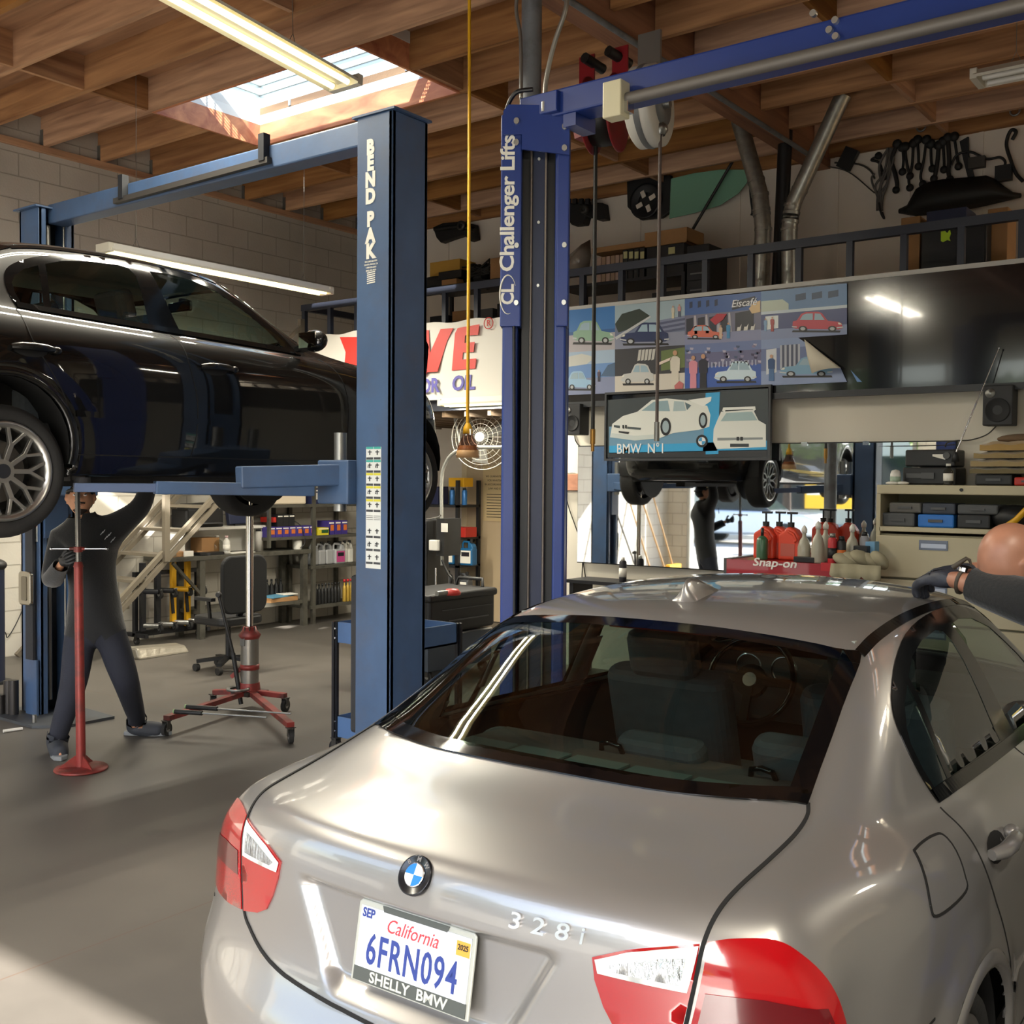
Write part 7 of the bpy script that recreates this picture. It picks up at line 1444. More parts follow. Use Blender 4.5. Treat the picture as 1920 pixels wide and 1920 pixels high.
keys = list(L); mb = MB()
for i, k in enumerate(keys): mb.m(i).add(L[k].v, L[k].f)
mb.build('poster_print', [pm(k) for k in keys], t); fr_ = MB(); p0, p1 = onY(1138, 800, Ym), onY(1441, 800, Ym); za, zb_ = onY(1290, 733, Ym).z, onY(1290, 859, Ym).z
for a, b_ in (((p0.x, za), (p1.x, za+.02)), ((p0.x, zb_-.02), (p1.x, zb_)), ((p0.x-.02, zb_-.02), (p0.x, za+.02)), ((p1.x, zb_-.02), (p1.x+.02, za+.02))): fr_.bb((a[0], Ym-.012, a[1]), (b_[0], Ym+.025, b_[1]))
fr_.build('poster_frame', mat('frame_slate', '33363b', .5), t)
# wall mirror
Yw = YM+.06; mr = thing('wall_mirror', 'wide frameless wall mirror reflecting the lifted car and street', 'mirror', (-3.9, Yw, 1.5)); MB().bb((-5.57, Yw-.03, 1.0), (-2.23, Yw-.018, 2.07)).build('mirror_pane', mat('mirror_silver', 'd3dad7', .015, 1.), mr); MB().bb((-5.58, Yw-.018, .99), (-2.22, Yw-.002, 2.08)).build('mirror_backing', bk, mr)
mr.rotation_euler = (0, 0, radians(1.37)); mr.location.y -= .045
for x in (-4.6, -3.4, -2.9): MB().box((x, Yw-.034, 2.068), (.05, .02, .03)).build('mirror_clip', chm, mr)
# speakers
def speaker(label, px0, py0, px1, py1):
    a, b_ = onY(px0, py0, 8.36), onY(px1, py1, 8.36); t = thing('speaker', label, 'speaker', ((a.x+b_.x)/2, 8.45, b_.z)); MB().bb((a.x, 8.36, b_.z), (b_.x, Yw-.04, a.z)).build('cabinet', mat('speaker_black', '2b2c2f', .6), t, bevel=.008); w = b_.x-a.x; cx = (a.x+b_.x)/2; h = a.z-b_.z
    MB().lathe([(0, -.012), (w*.2, -.0), (w*.38, .004), (w*.41, .008), (w*.43, .0)], (cx, 8.358, b_.z+h*.38), (0, -1, 0), 30).build('woofer', mat('cone_black', '1c1d20', .7), t); MB().lathe([(0, .004), (w*.06, .006), (w*.08, .0), (w*.16, .004), (w*.17, .0)], (cx-w*.25, 8.358, b_.z+h*.8), (0, -1, 0), 24).build('tweeter', steel, t); MB().box((cx, Yw-.02, a.z-.02), (w*.4, .04, .06)).build('wall_bracket', steel, t)
speaker('black wall speaker beside the blue lift column', 1058, 758, 1087, 815); speaker('black wall speaker at far right below the dark board', 1843, 723, 1898, 797)
cbm = mat('cable_dark', '3a3733', .6)
def cable(label, pts, Y=Yw-.008, r=.005, m=cbm): tag(MB().tube(spline([onY(x, y, Y) for x, y in pts], 6), r, 6).build('cable', m), label, 'cable')
cable('speaker cable running from the left speaker to the poster', [(1077,815),(1080,828),(1090,838),(1110,838),(1138,837)]); cable('speaker cable curving from the right speaker to the mirror corner', [(1870,797),(1850,815),(1820,825),(1795,826),(1776,830),(1772,838)], Yw-.04); cable('pair of thin cables looping off the wooden plaque', [(1056,888),(1080,888),(1090,900),(1089,980),(1092,1040),(1098,1085)]); cable('second thin cable falling beside the plaque to the car roof', [(1056,905),(1066,950),(1080,990),(1092,1030),(1091,1085)], Yw-.014); cable('thin wire along the top edge of the mirror', [(1440,839),(1500,838),(1560,839),(1640,837),(1720,836),(1790,834)], Yw-.045, .004)
p0, p1 = onY(1050, 888, Yw), onY(1090, 920, Yw); tag(MB().bb((p0.x, Yw-.03, p1.z), (p1.x, Yw-.002, p0.z)).build('wood_plaque', wood_mat('plaque_wood', '9a5a34', 'b87347', (3, 9, 9)), bevel=.006), 'small orange-brown wooden plaque beside the mirror', 'plaque')
an = thing('antenna', 'thin telescopic antenna leaning up from the cases to the dark board', 'antenna', onY(1792, 855, 8.2)); p, q = onY(1792, 850, 8.2), onY(1873, 653, 8.36); MB().cyl(p, p.lerp(q, .5), .006, n=8).cyl(p.lerp(q, .5), q, .004, n=8).sph(q, .008, 8, 6).build('antenna_rod', chm, an); MB().lathe([(0, 0), (.03, .0), (.02, .05), (.008, .07)], p-V((0, 0, .06)), (0, 0, 1), 14).build('antenna_base', bk, an)
# file cabinet with open bin
cab = mat('cabinet_putty', 'b7ad90', .4, var=.02); ci = mat('cabinet_inside', '8f886f', .6); X0, X1, Y0, Y1 = -2.66, -1.58, 8.05, 8.50; t = thing('file_cabinet', 'putty steel lateral file cabinet with its top bin open', 'cabinet', (-2.1, 8.27, 0))
MB().bb((X0, Y0, 1.675), (X1, Y1, 1.742)).build('cabinet_top', cab, t, bevel=.006)
for a, b_ in ((X0, X0+.03), (X1-.03, X1)): MB().bb((a, Y0, 0), (b_, Y1, 1.675)).build('cabinet_side', cab, t)
MB().bb((X0+.03, Y1-.02, 0), (X1-.03, Y1, 1.675)).build('cabinet_back', ci, t); MB().bb((X0+.02, Y0, 1.40), (X1-.02, Y1, 1.435)).build('bin_floor', cab, t, bevel=.004); MB().bb((X0+.03, Y0+.03, .02), (X1-.03, Y1-.03, 1.38)).build('cabinet_core', ci, t)
for k, z in enumerate((1.065, .745, .425, .1)):
    d = MB().bb((X0+.012, Y0-.018, z), (X1-.012, Y0+.01, z+.305)).build('drawer', cab, t, bevel=.006); c = ((X0+X1)/2-.12, Y0-.02, z+.245); MB().bb((c[0]-.1, c[1]-.004, c[2]-.035), (c[0]+.1, c[1]+.002, c[2]+.035)).build('handle_recess', mat('handle_frame', '6f7480', .3, .8), d); MB().bb((c[0]-.085, c[1]-.009, c[2]-.02), (c[0]+.09, c[1]-.003, c[2]+.01)).build('handle', mat('handle_alu', 'aeb2bd', .3, .9), d)
MB().cyl((-2.06, Y0-.001, 1.71), (-2.06, Y0-.012, 1.71), .012, n=14).build('lock', bk, t)
def case(label, x0, x1, z, h, d, m, y=8.1, name='tool_case'): 
    o = MB().bb((x0, y, z), (x1, y+d, z+h)).build(name, m, None, bevel=.012, loc=((x0+x1)/2, y, z)); tag(o, label, 'case'); MB().bb(((x0+x1)/2-.05, y-.012, z+h*.4), ((x0+x1)/2+.05, y, z+h*.62)).build('latch', mat('grey_plastic', '4a4b4d', .5), o); return o
gc_ = mat('case_grey', '4c4e50', .6); cb3 = mat('case_blue', '1f6cc0', .45)
xp = lambda px: onY(px, 975, 8.12).x
case('dark grey case low at the left in the open cabinet bin', xp(1655), xp(1716), 1.435, .10, .3, gc_); case('grey case stacked upper left in the open cabinet bin', xp(1668), xp(1728), 1.537, .075, .3, mat('case_grey2', '5d5b57', .6)); case('bright blue case in the open cabinet bin', xp(1722), xp(1790), 1.435, .095, .3, cb3); case('slate case stacked on the bright blue case', xp(1730), xp(1792), 1.532, .08, .3, mat('case_slate', '353b47', .6)); case('black case beside the blue case in the bin', xp(1796), xp(1858), 1.435, .10, .3, bk); case('ribbed dark case stacked upper right in the bin', xp(1796), xp(1872), 1.537, .07, .3, gc_)
bg = onY(1895, 975, 8.1); o = MB().sph((bg.x, 8.2, 1.52), (.16, .12, .09)).build('tool_bag', bk); tag(o, 'black rounded tool bag at the right of the open bin', 'bag'); q = onY(1912, 965, 7.95); tag(MB().tube([onY(1890, 985, 7.99), onY(1905, 975, 7.98), onY(1930, 950, 7.98)], .022).build('yellow_handle', yel), 'yellow tool handle beyond the bald person at the bin', 'tool')
# things on the cabinet
T = 1.743; xq = lambda px, Y: onY(px, 900, Y).x
t = thing('tool_case_stack', 'tall black tool case with lettered tag on the putty cabinet', 'case', (-2.35, 8.3, T)); a, b_ = xq(1692, 8.2), xq(1792, 8.2)
MB().bb((a, 8.2, T), (b_, 8.48, T+.13)).build('base_case', bk, t, bevel=.012); MB().bb((a+.01, 8.22, T+.135), (b_-.01, 8.48, T+.26)).build('upper_case', bk, t, bevel=.012); MB().bb((a+.03, 8.19, T+.05), (a+.15, 8.2, T+.085)).build('latch', mat('grey_plastic', '4a4b4d', .5), t); MB().bb(((a+b_)/2-.05, 8.185, T+.045), ((a+b_)/2+.04, 8.2, T+.09)).build('latch', mat('grey_plastic', '4a4b4d', .5), t); MB().prism([(0, .02), (.09, -.005), (.085, .035), (.0, .035)], ((a+b_)/2+.02, 8.215, T+.19), (1, 0, 0), (0, 0, 1), .003).build('tag_label', pap, t); MB().cyl((b_-.07, 8.22, T+.215), (b_-.07, 8.205, T+.215), .025, n=18).build('dial', mat('grey_plastic', '4a4b4d', .5), t)
x = xq(1679, 8.13); lathe_thing('glue_bottle', 'white rounded glue bottle at the left end of the cabinet top', 'bottle', (x, 8.13, T), [(.035, 0), (.038, .01), (.038, .08), (.028, .105), (.0, .112)], wht, lab=([(.0385, .02), (.039, .02), (.039, .06), (.0385, .06)], mat('glue_label', '9fb3a0', .5))); tag(MB().sph((x-.01, 8.09, T+.012), (.05, .03, .012)).sph((x+.06, 8.1, T+.012), (.05, .03, .012)).build('crumpled_tissue', pap), 'white crumpled tissue in front of the glue bottle', 'tissue')
x = xq(1778, 8.13); lathe_thing('spirit_bottle', 'clear bottle with white cap before the black tool case', 'bottle', (x, 8.13, T), [(.033, 0), (.034, .01), (.034, .10), (.016, .125), (.015, .135)], glass('clear_plastic', 'd8d8d2'), (capp(.017, .155, 1.), wht), lab=([(.0345, .03), (.035, .03), (.035, .085), (.0345, .085)], pap))
bl_ = [mat('blanket_tan', 'a98a55', .95, sheen=.3, bump=.25, bscale=30), mat('blanket_khaki', '94805a', .95, sheen=.3, bump=.25, bscale=30), mat('blanket_beige', '9a8762', .95, sheen=.3, bump=.25, bscale=30), mat('blanket_dark', '6f6449', .95, sheen=.3, bump=.25, bscale=30)]
cz_ = T+.082; cx_ = xq(1895, 8.25); nm_ = ['dark folded blanket lowest in the cabinet-top pile', 'beige folded blanket second from the bottom of the pile', 'khaki folded blanket third from the bottom of the pile', 'tan folded blanket near the top of the pile']
case('black case with a yellow tag under the folded blankets', xq(1828, 8.15), xq(1898, 8.15), T, .08, .3, bk, 8.15); case('red case at the right end of the cabinet top', xq(1901, 8.15), xq(1960, 8.15), T, .06, .3, rm_, 8.15)
for k, (m_, h, w) in enumerate(((bl_[3], .05, .27), (bl_[2], .06, .275), (bl_[1], .055, .265), (bl_[0], .07, .235))):
    pr2 = [(-w, 0), (-w*1.02, h*.5), (-w, h), (w, h), (w, 0)]; mm = MB(); vs = []; n = 14
    for i in range(n+1):
        for j in range(8):
            u_ = -w+2*w*i/n; v_ = (j/7-.5)*.34; e = max(0, 1-(abs(u_)/w)**6)*max(.0, 1-(abs(v_)/.17)**6); vs.append((cx_+.02+u_+.01*k, 8.31+v_, cz_+h*(.62+.38*e)+.006*sin(i*1.3+j+k)))
    mm.add(vs, [(i*8+j, (i+1)*8+j, (i+1)*8+j+1, i*8+j+1) for i in range(n) for j in range(7)], True); vb = [(v[0], v[1], cz_+.003) for v in vs]; mm.add(vb, [(i*8+j, i*8+j+1, (i+1)*8+j+1, (i+1)*8+j) for i in range(n) for j in range(7)])
    mm.add([vs[i*8] for i in range(n+1)]+[vb[i*8] for i in range(n+1)], [(i, n+1+i, n+2+i, i+1) for i in range(n)], True); mm.add([vs[j] for j in range(8)]+[vb[j] for j in range(8)], [(j, j+1, 9+j, 8+j) for j in range(7)], True)
    tag(mm.build('folded_blanket', m_), nm_[k], 'blanket', 'pile of folded blankets'); cz_ += h*.98
tag(MB().sph((cx_+.06, 8.3, cz_+.02), (.17, .1, .035)).build('cloth_bundle', mat('cloth_brown', '6f5a45', .95, bump=.3)), 'brown cloth bundle crowning the blanket pile', 'cloth')
# red roll cabinet by the mirror
sr = mat('cabinet_red', '9c1f2a', .3, coat=.5); X0, X1, Y0, Y1 = -3.62, -2.70, 7.62, 8.12; t = thing('tool_cabinet', 'red lettered tool cabinet standing before the mirror', 'tool cabinet', (-3.15, 7.9, 0)); MB().bb((X0, Y0, .12), (X1, Y1, 1.165)).build('cabinet_body', sr, t, bevel=.01)
for z in (.2, .4, .6, .78, .92): MB().bb((X0+.03, Y0-.015, z), (X1-.03, Y0, z+.12)).build('drawer', sr, t, bevel=.005)
MB().bb((X0-.03, Y0-.012, 1.045), (X1-.04, Y0+.002, 1.165)).build('lid_panel', sr, t); MB().bb((X0-.06, Y0, .95), (X0-.0, Y1, 1.17)).build('side_handle', mat('grey_plastic', '4a4b4d', .5), t)
L = MB(); p = onY(1452, 1056, Y0-.013); L.text('Snap-on', (p.x, Y0-.014, p.z), (1, 0, 0), (0, 0, 1), .085, .003, sx=1.25, bold=.02, shear=.2); L.build('lettering', mat('letter_white', 'e4e0dc', .4), t); p = onY(1552, 1063, Y0-.013); MB().bb((p.x-.05, Y0-.016, p.z-.03), (p.x+.05, Y0-.012, p.z+.03)).build('badge', rcap, t)
for x in (X0+.1, X1-.1): caster(t, (x, 7.7, .06), .06); caster(t, (x, 8.05, .06), .06)
T = 1.166; soap = mat('soap_red', 'd2452c', .35, var=.05)
def pump(label, px, Y, s=1., grp=None):
    x = onY(px, 1010, Y).x; t = thing('soap_jug', label, 'jug', (x, Y, T), grp); w, h = .17*s, .25*s
    o = MB().prism([(-w/2, 0), (w/2, 0), (w/2, h*.72), (w*.3, h*.92), (w*.05, h), (-w*.12, h), (-w*.2, h*.9), (-w*.5, h*.78)], (x, Y-.05, T), (1, 0, 0), (0, 0, 1), -.11).build('jug_body', soap, t, bevel=.018, seg=3)
    MB().tube([(x+w*.02, Y-.055, T+h*.86), (x+w*.25, Y-.06, T+h*.8), (x+w*.4, Y-.06, T+h*.62), (x+w*.3, Y-.055, T+h*.56)], .011, 8).build('grip', soap, o); MB().bb((x-w*.35, Y-.053, T+.03), (x+w*.3, Y-.049, T+h*.5)).build('jug_label', mat('soap_label', 'b5584a', .5), t)
    MB().cyl((x, Y, T+h), (x, Y, T+h+.035), .026, n=14).cyl((x, Y, T+h+.035), (x, Y, T+h+.10), .008, n=8).box((x+.01, Y, T+h+.105), (.075, .03, .016)).build('pump_top', bk, t)
pump('red soap jug with black pump at the left of the trio', 1436, 7.86, grp='soap jugs'); pump('red soap jug with black pump in the middle of the trio', 1461, 7.92, grp='soap jugs'); pump('red soap jug with black pump at the right of the trio', 1483, 7.84, grp='soap jugs')
x = onY(1427, 1025, 7.72).x; lathe_thing('green_bottle', 'green translucent bottle before the left red soap jug', 'bottle', (x, 7.74, T), [(.04, 0), (.042, .01), (.042, .15), (.03, .17), (.012, .18)], mat('bottle_green', '3f6a4c', .3, trans=.2), ([(0, .24), (.012, .24), (.012, .18), (0, .18)], bk))
frost = mat('frosted_bottle', 'b9b6a4', .35, trans=.25)
for k, (px, Y, h) in enumerate(((1508, 7.80, .21), (1534, 7.70, .25), (1548, 7.90, .24), (1598, 7.86, .23))):
    x = onY(px, 1010, Y).x; lathe_thing('spray_bottle', ['frosted squat bottle right of the soap jugs', 'frosted spray bottle standing nearest the front of the red cabinet', 'frosted spray bottle behind the red and black cans', 'frosted spray bottle behind the folded rags'][k], 'bottle', (x, Y, T), [(.046, 0), (.048, .01), (.048, h*.5), (.036, h*.72), (.016, h*.86), (.014, h)], frost, ([(0, h+.06), (.01, h+.05), (.022, h+.03), (.02, h), (0, h)], wht))
for k, (px, Y, m_, h, lb_) in enumerate(((1561, 7.70, rcap, .19, 'red and silver spray can near the front of the red cabinet'), (1578, 7.72, bk, .17, 'black spray can with orange print on the red cabinet'), (1621, 7.9, mat('can_grey', '8a8a90', .4), .2, 'grey capped can behind the rags on the red cabinet'))):
    x = onY(px, 1010, Y).x; lathe_thing('spray_can', lb_, 'can', (x, Y, T), [(.032, 0), (.033, .006), (.033, h*.9), (.024, h)], m_, ([(0, h+.03), (.02, h+.03), (.022, h), (0, h)], bk if k else steel), lab=([(.0335, h*.2), (.034, h*.2), (.034, h*.6), (.0335, h*.6)], bk if k == 0 else mat('box_orange', 'c4692d', .5)))
x = onY(1613, 1010, 7.8).x; boxes('black_box', 'small matte black box among the cans on the red cabinet', 'box', (x, 7.84, T), (.1, .08, .13), bk); x = onY(1634, 1010, 7.9).x; boxes('blue_box', 'light blue carton at the right end of the red cabinet', 'box', (x, 7.92, T), (.07, .1, .16), mat('carton_blue', '6f9fc4', .6))
rg = mat('rag_olive', '9c957c', .95, bump=.3, bscale=25); mm = MB(); c = onY(1610, 1045, 7.66)
for k in range(5): mm.sph((c.x-.10+.06*k, 7.68+.03*(k % 2), T+.03+.012*(k % 3)), (.10, .08, .045), 14, 8, rotm(.2*k, .3, .5*k))
tag(mm.build('rag', rg), 'olive shop rags heaped on the right end of the red cabinet', 'rags'); mm = MB()
for k in range(12): a = k/11; mm.v += [(c.x-.18+.36*a, 7.60-.01*sin(k*1.9), T+.01), (c.x-.18+.36*a, 7.585-.015*sin(k*1.9+1), T-.07-.05*abs(sin(k*.9)))]
mm.f = [[2*k, 2*k+1, 2*k+3, 2*k+2] for k in range(11)]; mm.mi = [0]*11; mm.sm = [True]*11; o = mm.build('hanging_rag', rg); o.modifiers.new('s', 'SOLIDIFY').thickness = .012; tag(o, 'olive rag draped over the front edge of the red cabinet', 'rag')
x = onY(1510, 1040, 7.68).x; boxes('black_drill', 'small dark tool lying before the frosted bottles', 'tool', (x, 7.68, T), (.16, .06, .04), bk)
# low steel counter with two spray cans
t = thing('wall_counter', 'low steel counter along the mirror wall hidden behind the silver car', 'counter', (-4.6, 8.3, 0)); MB().bb((-5.5, 8.15, .83), (-3.78, 8.52, .86)).build('counter_top', bks, t)
for x in (-5.45, -3.83): MB().bb((x-.02, 8.17, 0), (x+.02, 8.5, .83)).build('counter_leg', bks, t)
x = onY(1168, 1060, 8.3).x; lathe_thing('spray_can', 'black and white spray can standing before the mirror', 'can', (x, 8.3, .861), [(.032, 0), (.033, .006), (.033, .17), (.026, .185)], dkl, ([(0, .215), (.016, .215), (.018, .185), (0, .185)], wht), lab=([(.0335, .04), (.034, .04), (.034, .12), (.0335, .12)], pap))
# ================================================================ loft storage and wall-hung parts
LZ = 2.661; dkp = mat('auto_part_dark', '1c1b1b', .6, .2, bump=.3, bscale=25); alp = mat('auto_part_alu', '4f4d4a', .5, .7, bump=.3, bscale=30)
def lbox(label, px0, px1, py, h, Y, dd, m, name='storage_box', base=None, cat='box'):
    a, b_ = onY(px0, py, Y), onY(px1, py, Y); z = a.z if base is None else base; o = MB().bb((a.x, Y, z), (b_.x, Y+dd, z+h)).build(name, m, None, bevel=.005, loc=((a.x+b_.x)/2, Y, z)); tag(o, label, cat); return o
# racks that carry the stored things
def rack(label, px0, px1, Y, H, depth=.55, n=3):
    a, b_ = onY(px0, 560, Y).x, onY(px1, 560, Y).x; t = thing('storage_rack', label, 'rack', ((a+b_)/2, Y+depth/2, LZ))
    for k in range(n): z = LZ+.05+(H-.05)*k/(n-1); MB().bb((a, Y, z-.03), (b_, Y+depth, z)).build('rack_shelf', bks, t)
    for x in (a, b_):
        for y_ in (Y, Y+depth): MB().bb((x-.02, y_-.02, LZ), (x+.02, y_+.02, LZ+H)).build('rack_post', bks, t)
    return LZ+H
Yr = 9.55
hL = onY(870, 530, Yr).z-LZ; rack('dark loft rack of car parts left of the royal blue lift', 790, 985, Yr, hL, n=4); hR = onY(1140, 527, Yr).z-LZ; rack('dark loft rack of file boxes right of the royal blue lift', 1045, 1282, Yr, hR, n=4)
zl = LZ+hL+.001; zr_ = LZ+hR+.001
lbox('mustard yellow carton on the left loft rack', 806, 862, 500, onY(830, 487, Yr+.1).z-zl, Yr+.15, .3, mat('carton_mustard', 'b98f3a', .7), base=zl); lbox('brown carton on the loft rack beside the white lettering', 919, 948, 500, .24, Yr+.05, .3, crd, base=zl)
def heap(name, label, c, parts, m, cat='car part'):
    t = MB(); r = random.Random(hash(name) % 97 if False else len(label))
    for k in range(parts): t.sph(V(c)+V((r.uniform(-.3, .3), r.uniform(-.08, .08), r.uniform(0, .16))), (r.uniform(.06, .16), r.uniform(.05, .1), r.uniform(.04, .1)), 12, 8, rotm(r.random(), r.random(), r.random()*3)).tube([V(c)+V((r.uniform(-.3, .3), -.1, r.uniform(.0, .2))) for _ in range(3)], .012, 6)
    tag(t.build(name, m), label, cat)
q = onY(895, 520, Yr+.2); heap('car_part_heap', 'heap of black car parts and hoses on the left loft rack', (q.x, Yr+.25, zl+.06), 9, dkp); q = onY(835, 505, Yr+.05); lbox('long black part lying in front of the mustard carton', 822, 865, 515, .09, Yr+.01, .12, dkp, 'trim_part', base=zl+.07, cat='car part'); lbox('small tan carton below the long black part', 828, 856, 520, .065, Yr+.01, .12, crd, base=zl)
q = onY(810, 530, Yr); tag(MB().lathe([(.16, 0), (.25, 0), (.26, .05), (.25, .12), (.16, .12)], (q.x, Yr+.25, zl), (0, 0, 1), 24).build('spare_tyre', rub), 'small tyre lying at the left end of the left loft rack', 'tyre')
k = 0
for lv in (.33, .66):
    for i in range(4):
        zz = LZ+.05+(hL-.05)*round(lv*3)/3+.001; px = 806+i*42; nm = ['black tray', 'brown carton', 'grey bin', 'black bin'][i]; lbox('%s on the %s shelf of the left loft rack' % (nm, ['middle', 'upper'][lv > .5]), px, px+34, 560, [.1, .13, .12, .16][i], Yr+.08, .35, [bk, crd, gc_, bks][i], 'parts_bin', base=zz)
# right rack: file boxes, binders, cartons
for i in range(6):
    px = 1119+i*8.6; o = lbox(['leftmost upright pale file box on the loft rack', 'second upright pale file box from the left on the loft rack', 'third upright pale file box from the left on the loft rack', 'fourth upright pale file box from the left on the loft rack', 'fifth upright pale file box from the left on the loft rack', 'upright pale file box touching the black binders'][i], px, px+7.6, 500, onY(1145, 476, Yr).z-zr_, Yr+.08, .3, [mat('file_pink', 'b59a8c', .7), mat('file_tan', 'a68a72', .7)][i % 2], 'file_box', base=zr_); o['group'] = 'pale file boxes'
for i in range(4):
    px = 1167+i*10.5; o = lbox(['black binder box with yellow tag beside the pale file boxes', 'second black binder box with a yellow tag', 'third black binder box with a yellow tag', 'black binder box with a yellow tag nearest the larger black box'][i], px, px+9.5, 500, onY(1185, 464, Yr).z-zr_, Yr+.06, .3, bk, 'binder_box', base=zr_); o['group'] = 'tagged binder boxes'
    a, b_ = onY(px+1.5, 472, Yr+.05), onY(px+8.5, 484, Yr+.05); MB().bb((a.x, Yr+.055, b_.z), (b_.x, Yr+.06, a.z)).build('box_tag', mat('tag_yellow', 'c3bf8a', .6), o)
zf = onY(1185, 464, Yr).z; bd_ = MB(); p, q = onY(1110, 470, Yr+.05), onY(1218, 455, Yr+.05); bd_.bb((p.x, Yr+.04, zf+.005), (q.x, Yr+.36, zf+.06)); tag(bd_.build('long_carton', crd, bevel=.004), 'long flat brown carton laid across the file boxes', 'box')
o = lbox('large black box with a printed tag on the loft rack', 1212, 1282, 500, onY(1245, 458, Yr).z-zr_, Yr+.04, .35, bk, base=zr_); a, b_ = onY(1253, 464, Yr+.03), onY(1265, 475, Yr+.03); MB().bb((a.x, Yr+.033, b_.z), (b_.x, Yr+.04, a.z)).build('box_tag', mat('tag_yellow', 'c3bf8a', .6), o)
zz = onY(1245, 458, Yr).z; p, q = onY(1209, 440, Yr+.02), onY(1288, 440, Yr+.02); t = thing('open_carton', 'open brown carton tray on top of the large black box', 'box', ((p.x+q.x)/2, Yr+.2, zz)); h = onY(1250, 430, Yr).z-zz
MB().bb((p.x, Yr+.02, zz+.001), (q.x, Yr+.38, zz+.012)).bb((p.x, Yr+.02, zz), (q.x, Yr+.028, zz+h)).bb((p.x, Yr+.372, zz), (q.x, Yr+.38, zz+h)).bb((p.x, Yr+.02, zz), (p.x+.008, Yr+.38, zz+h)).bb((q.x-.008, Yr+.02, zz), (q.x, Yr+.38, zz+h)).build('carton_walls', crd, t)
t = thing('drawer_cabinet', 'black multi-drawer parts cabinet at the right of the loft rack', 'cabinet', onY(1308, 575, 9.5)); p, q = onY(1287, 560, 9.45), onY(1328, 560, 9.45); zt_ = onY(1308, 459, 9.45).z; MB().bb((p.x, 9.45, LZ), (q.x, 9.85, zt_)).build('drawer_case', bk, t, bevel=.006)
for i in range(8): z = LZ+.08+i*(zt_-LZ-.1)/8; d = MB().bb((p.x+.015, 9.435, z), (q.x-.015, 9.45, z+.09)).build('drawer', bks, t); MB().bb((p.x+.05, 9.425, z+.055), (q.x-.05, 9.436, z+.068)).build('drawer_lip', mat('lip_grey', '6d6f72', .4), d)
mm = MB(); c = onY(1088, 490, Yr+.1)
pts = [onY(x, y, Yr+.1+.06*(i % 2)) for i, (x, y) in enumerate(((1060, 510), (1070, 478), (1090, 460), (1107, 450), (1108, 480), (1104, 505), (1092, 515)))]; cen = c+V((0, -.12, 0)); mm.add(pts+[cen], [(i, (i+1) % 7, 7) for i in range(7)], True); o = mm.build('plastic_bag', mat('bag_clear', '8f857b', .2, bump=.4, bscale=20)); o.modifiers.new('s', 'SOLIDIFY').thickness = .01; tag(o, 'crumpled clear plastic bag standing on the loft rack', 'bag')
for lv, i, px0, px1, m_, lb_ in ((1, 0, 1062, 1110, bks, 'dark bin low on the right loft rack'), (1, 1, 1116, 1210, mat('board_tan', '9a8563', .8), 'stack of tan boards on the right loft rack'), (2, 2, 1062, 1112, crd, 'brown carton behind the railing on the right loft rack'), (2, 3, 1170, 1216, wht, 'white roll lying on the right loft rack'), (2, 4, 1222, 1276, bk, 'black crate behind the railing on the right loft rack')):
    lbox(lb_, px0, px1, 560, [.18, .12, .15, .06, .2][i], Yr+.04, .35, m_, 'storage_box', base=LZ+.05+(hR-.05)*lv/3+.001)
p, q = onY(1636, 515, 9.3), onY(1738, 515, 9.3); tag(MB().prism([(0, 0), (1.1, 0), (1.1, .12), (.75, .26), (.3, .26), (0, .1)], (p.x, 9.3, LZ), ((q.x-p.x)/1.1, 0, 0), (0, 0, 1), -.45).build('hard_case', bk, bevel=.01), 'low black wedge-topped case on the loft floor at right', 'case')
t = thing('black_cabinet', 'tall black loft cabinet with a lime green sticker', 'cabinet', onY(1790, 520, 9.35)); p, q = onY(1727, 450, 9.3), onY(1850, 450, 9.3); z = onY(1790, 412, 9.3).z; MB().bb((p.x, 9.3, LZ), (q.x, 9.75, z)).build('cabinet_body', bk, t, bevel=.01); MB().bb(((p.x+q.x)/2-.18, 9.285, LZ+.05), ((p.x+q.x)/2+.24, 9.3, z-.05)).build('cabinet_door', bks, t)
MB().tube([((p.x+q.x)/2-.1, 9.28, LZ+.5), ((p.x+q.x)/2+.05, 9.27, LZ+.5)], .008).build('door_handle', chm, t)
flat(MB(), 9.278, [(1764,434),(1772,433),(1776,437),(1781,430),(1783,438),(1780,446),(1782,452),(1776,450),(1768,454),(1764,452)], .004).build('map_sticker', mat('sticker_lime', 'b4d62a', .4, emit='b4d62a', estr=.12) if False else mat('sticker_lime', 'b9dc2c', .4), t)
zc = z+.001; lbox('navy flat case lying across the black loft cabinet', 1737, 1812, 405, .09, 9.28, .3, mat('case_navy', '1b2444', .5), 'flat_case', base=zc, cat='case'); lbox('brown carton standing left of the black loft cabinet', 1689, 1725, 430, onY(1705, 407, 9.4).z-LZ, 9.4, .35, crd, base=LZ); o = lbox('brown carton jutting right of the black loft cabinet', 1852, 1890, 405, .12, 9.45, .3, crd, base=None)
o.location.z = LZ; o.data.transform(Matrix.Scale((onY(1870, 390, 9.45).z-LZ)/.12, 4, (0, 0, 1)))
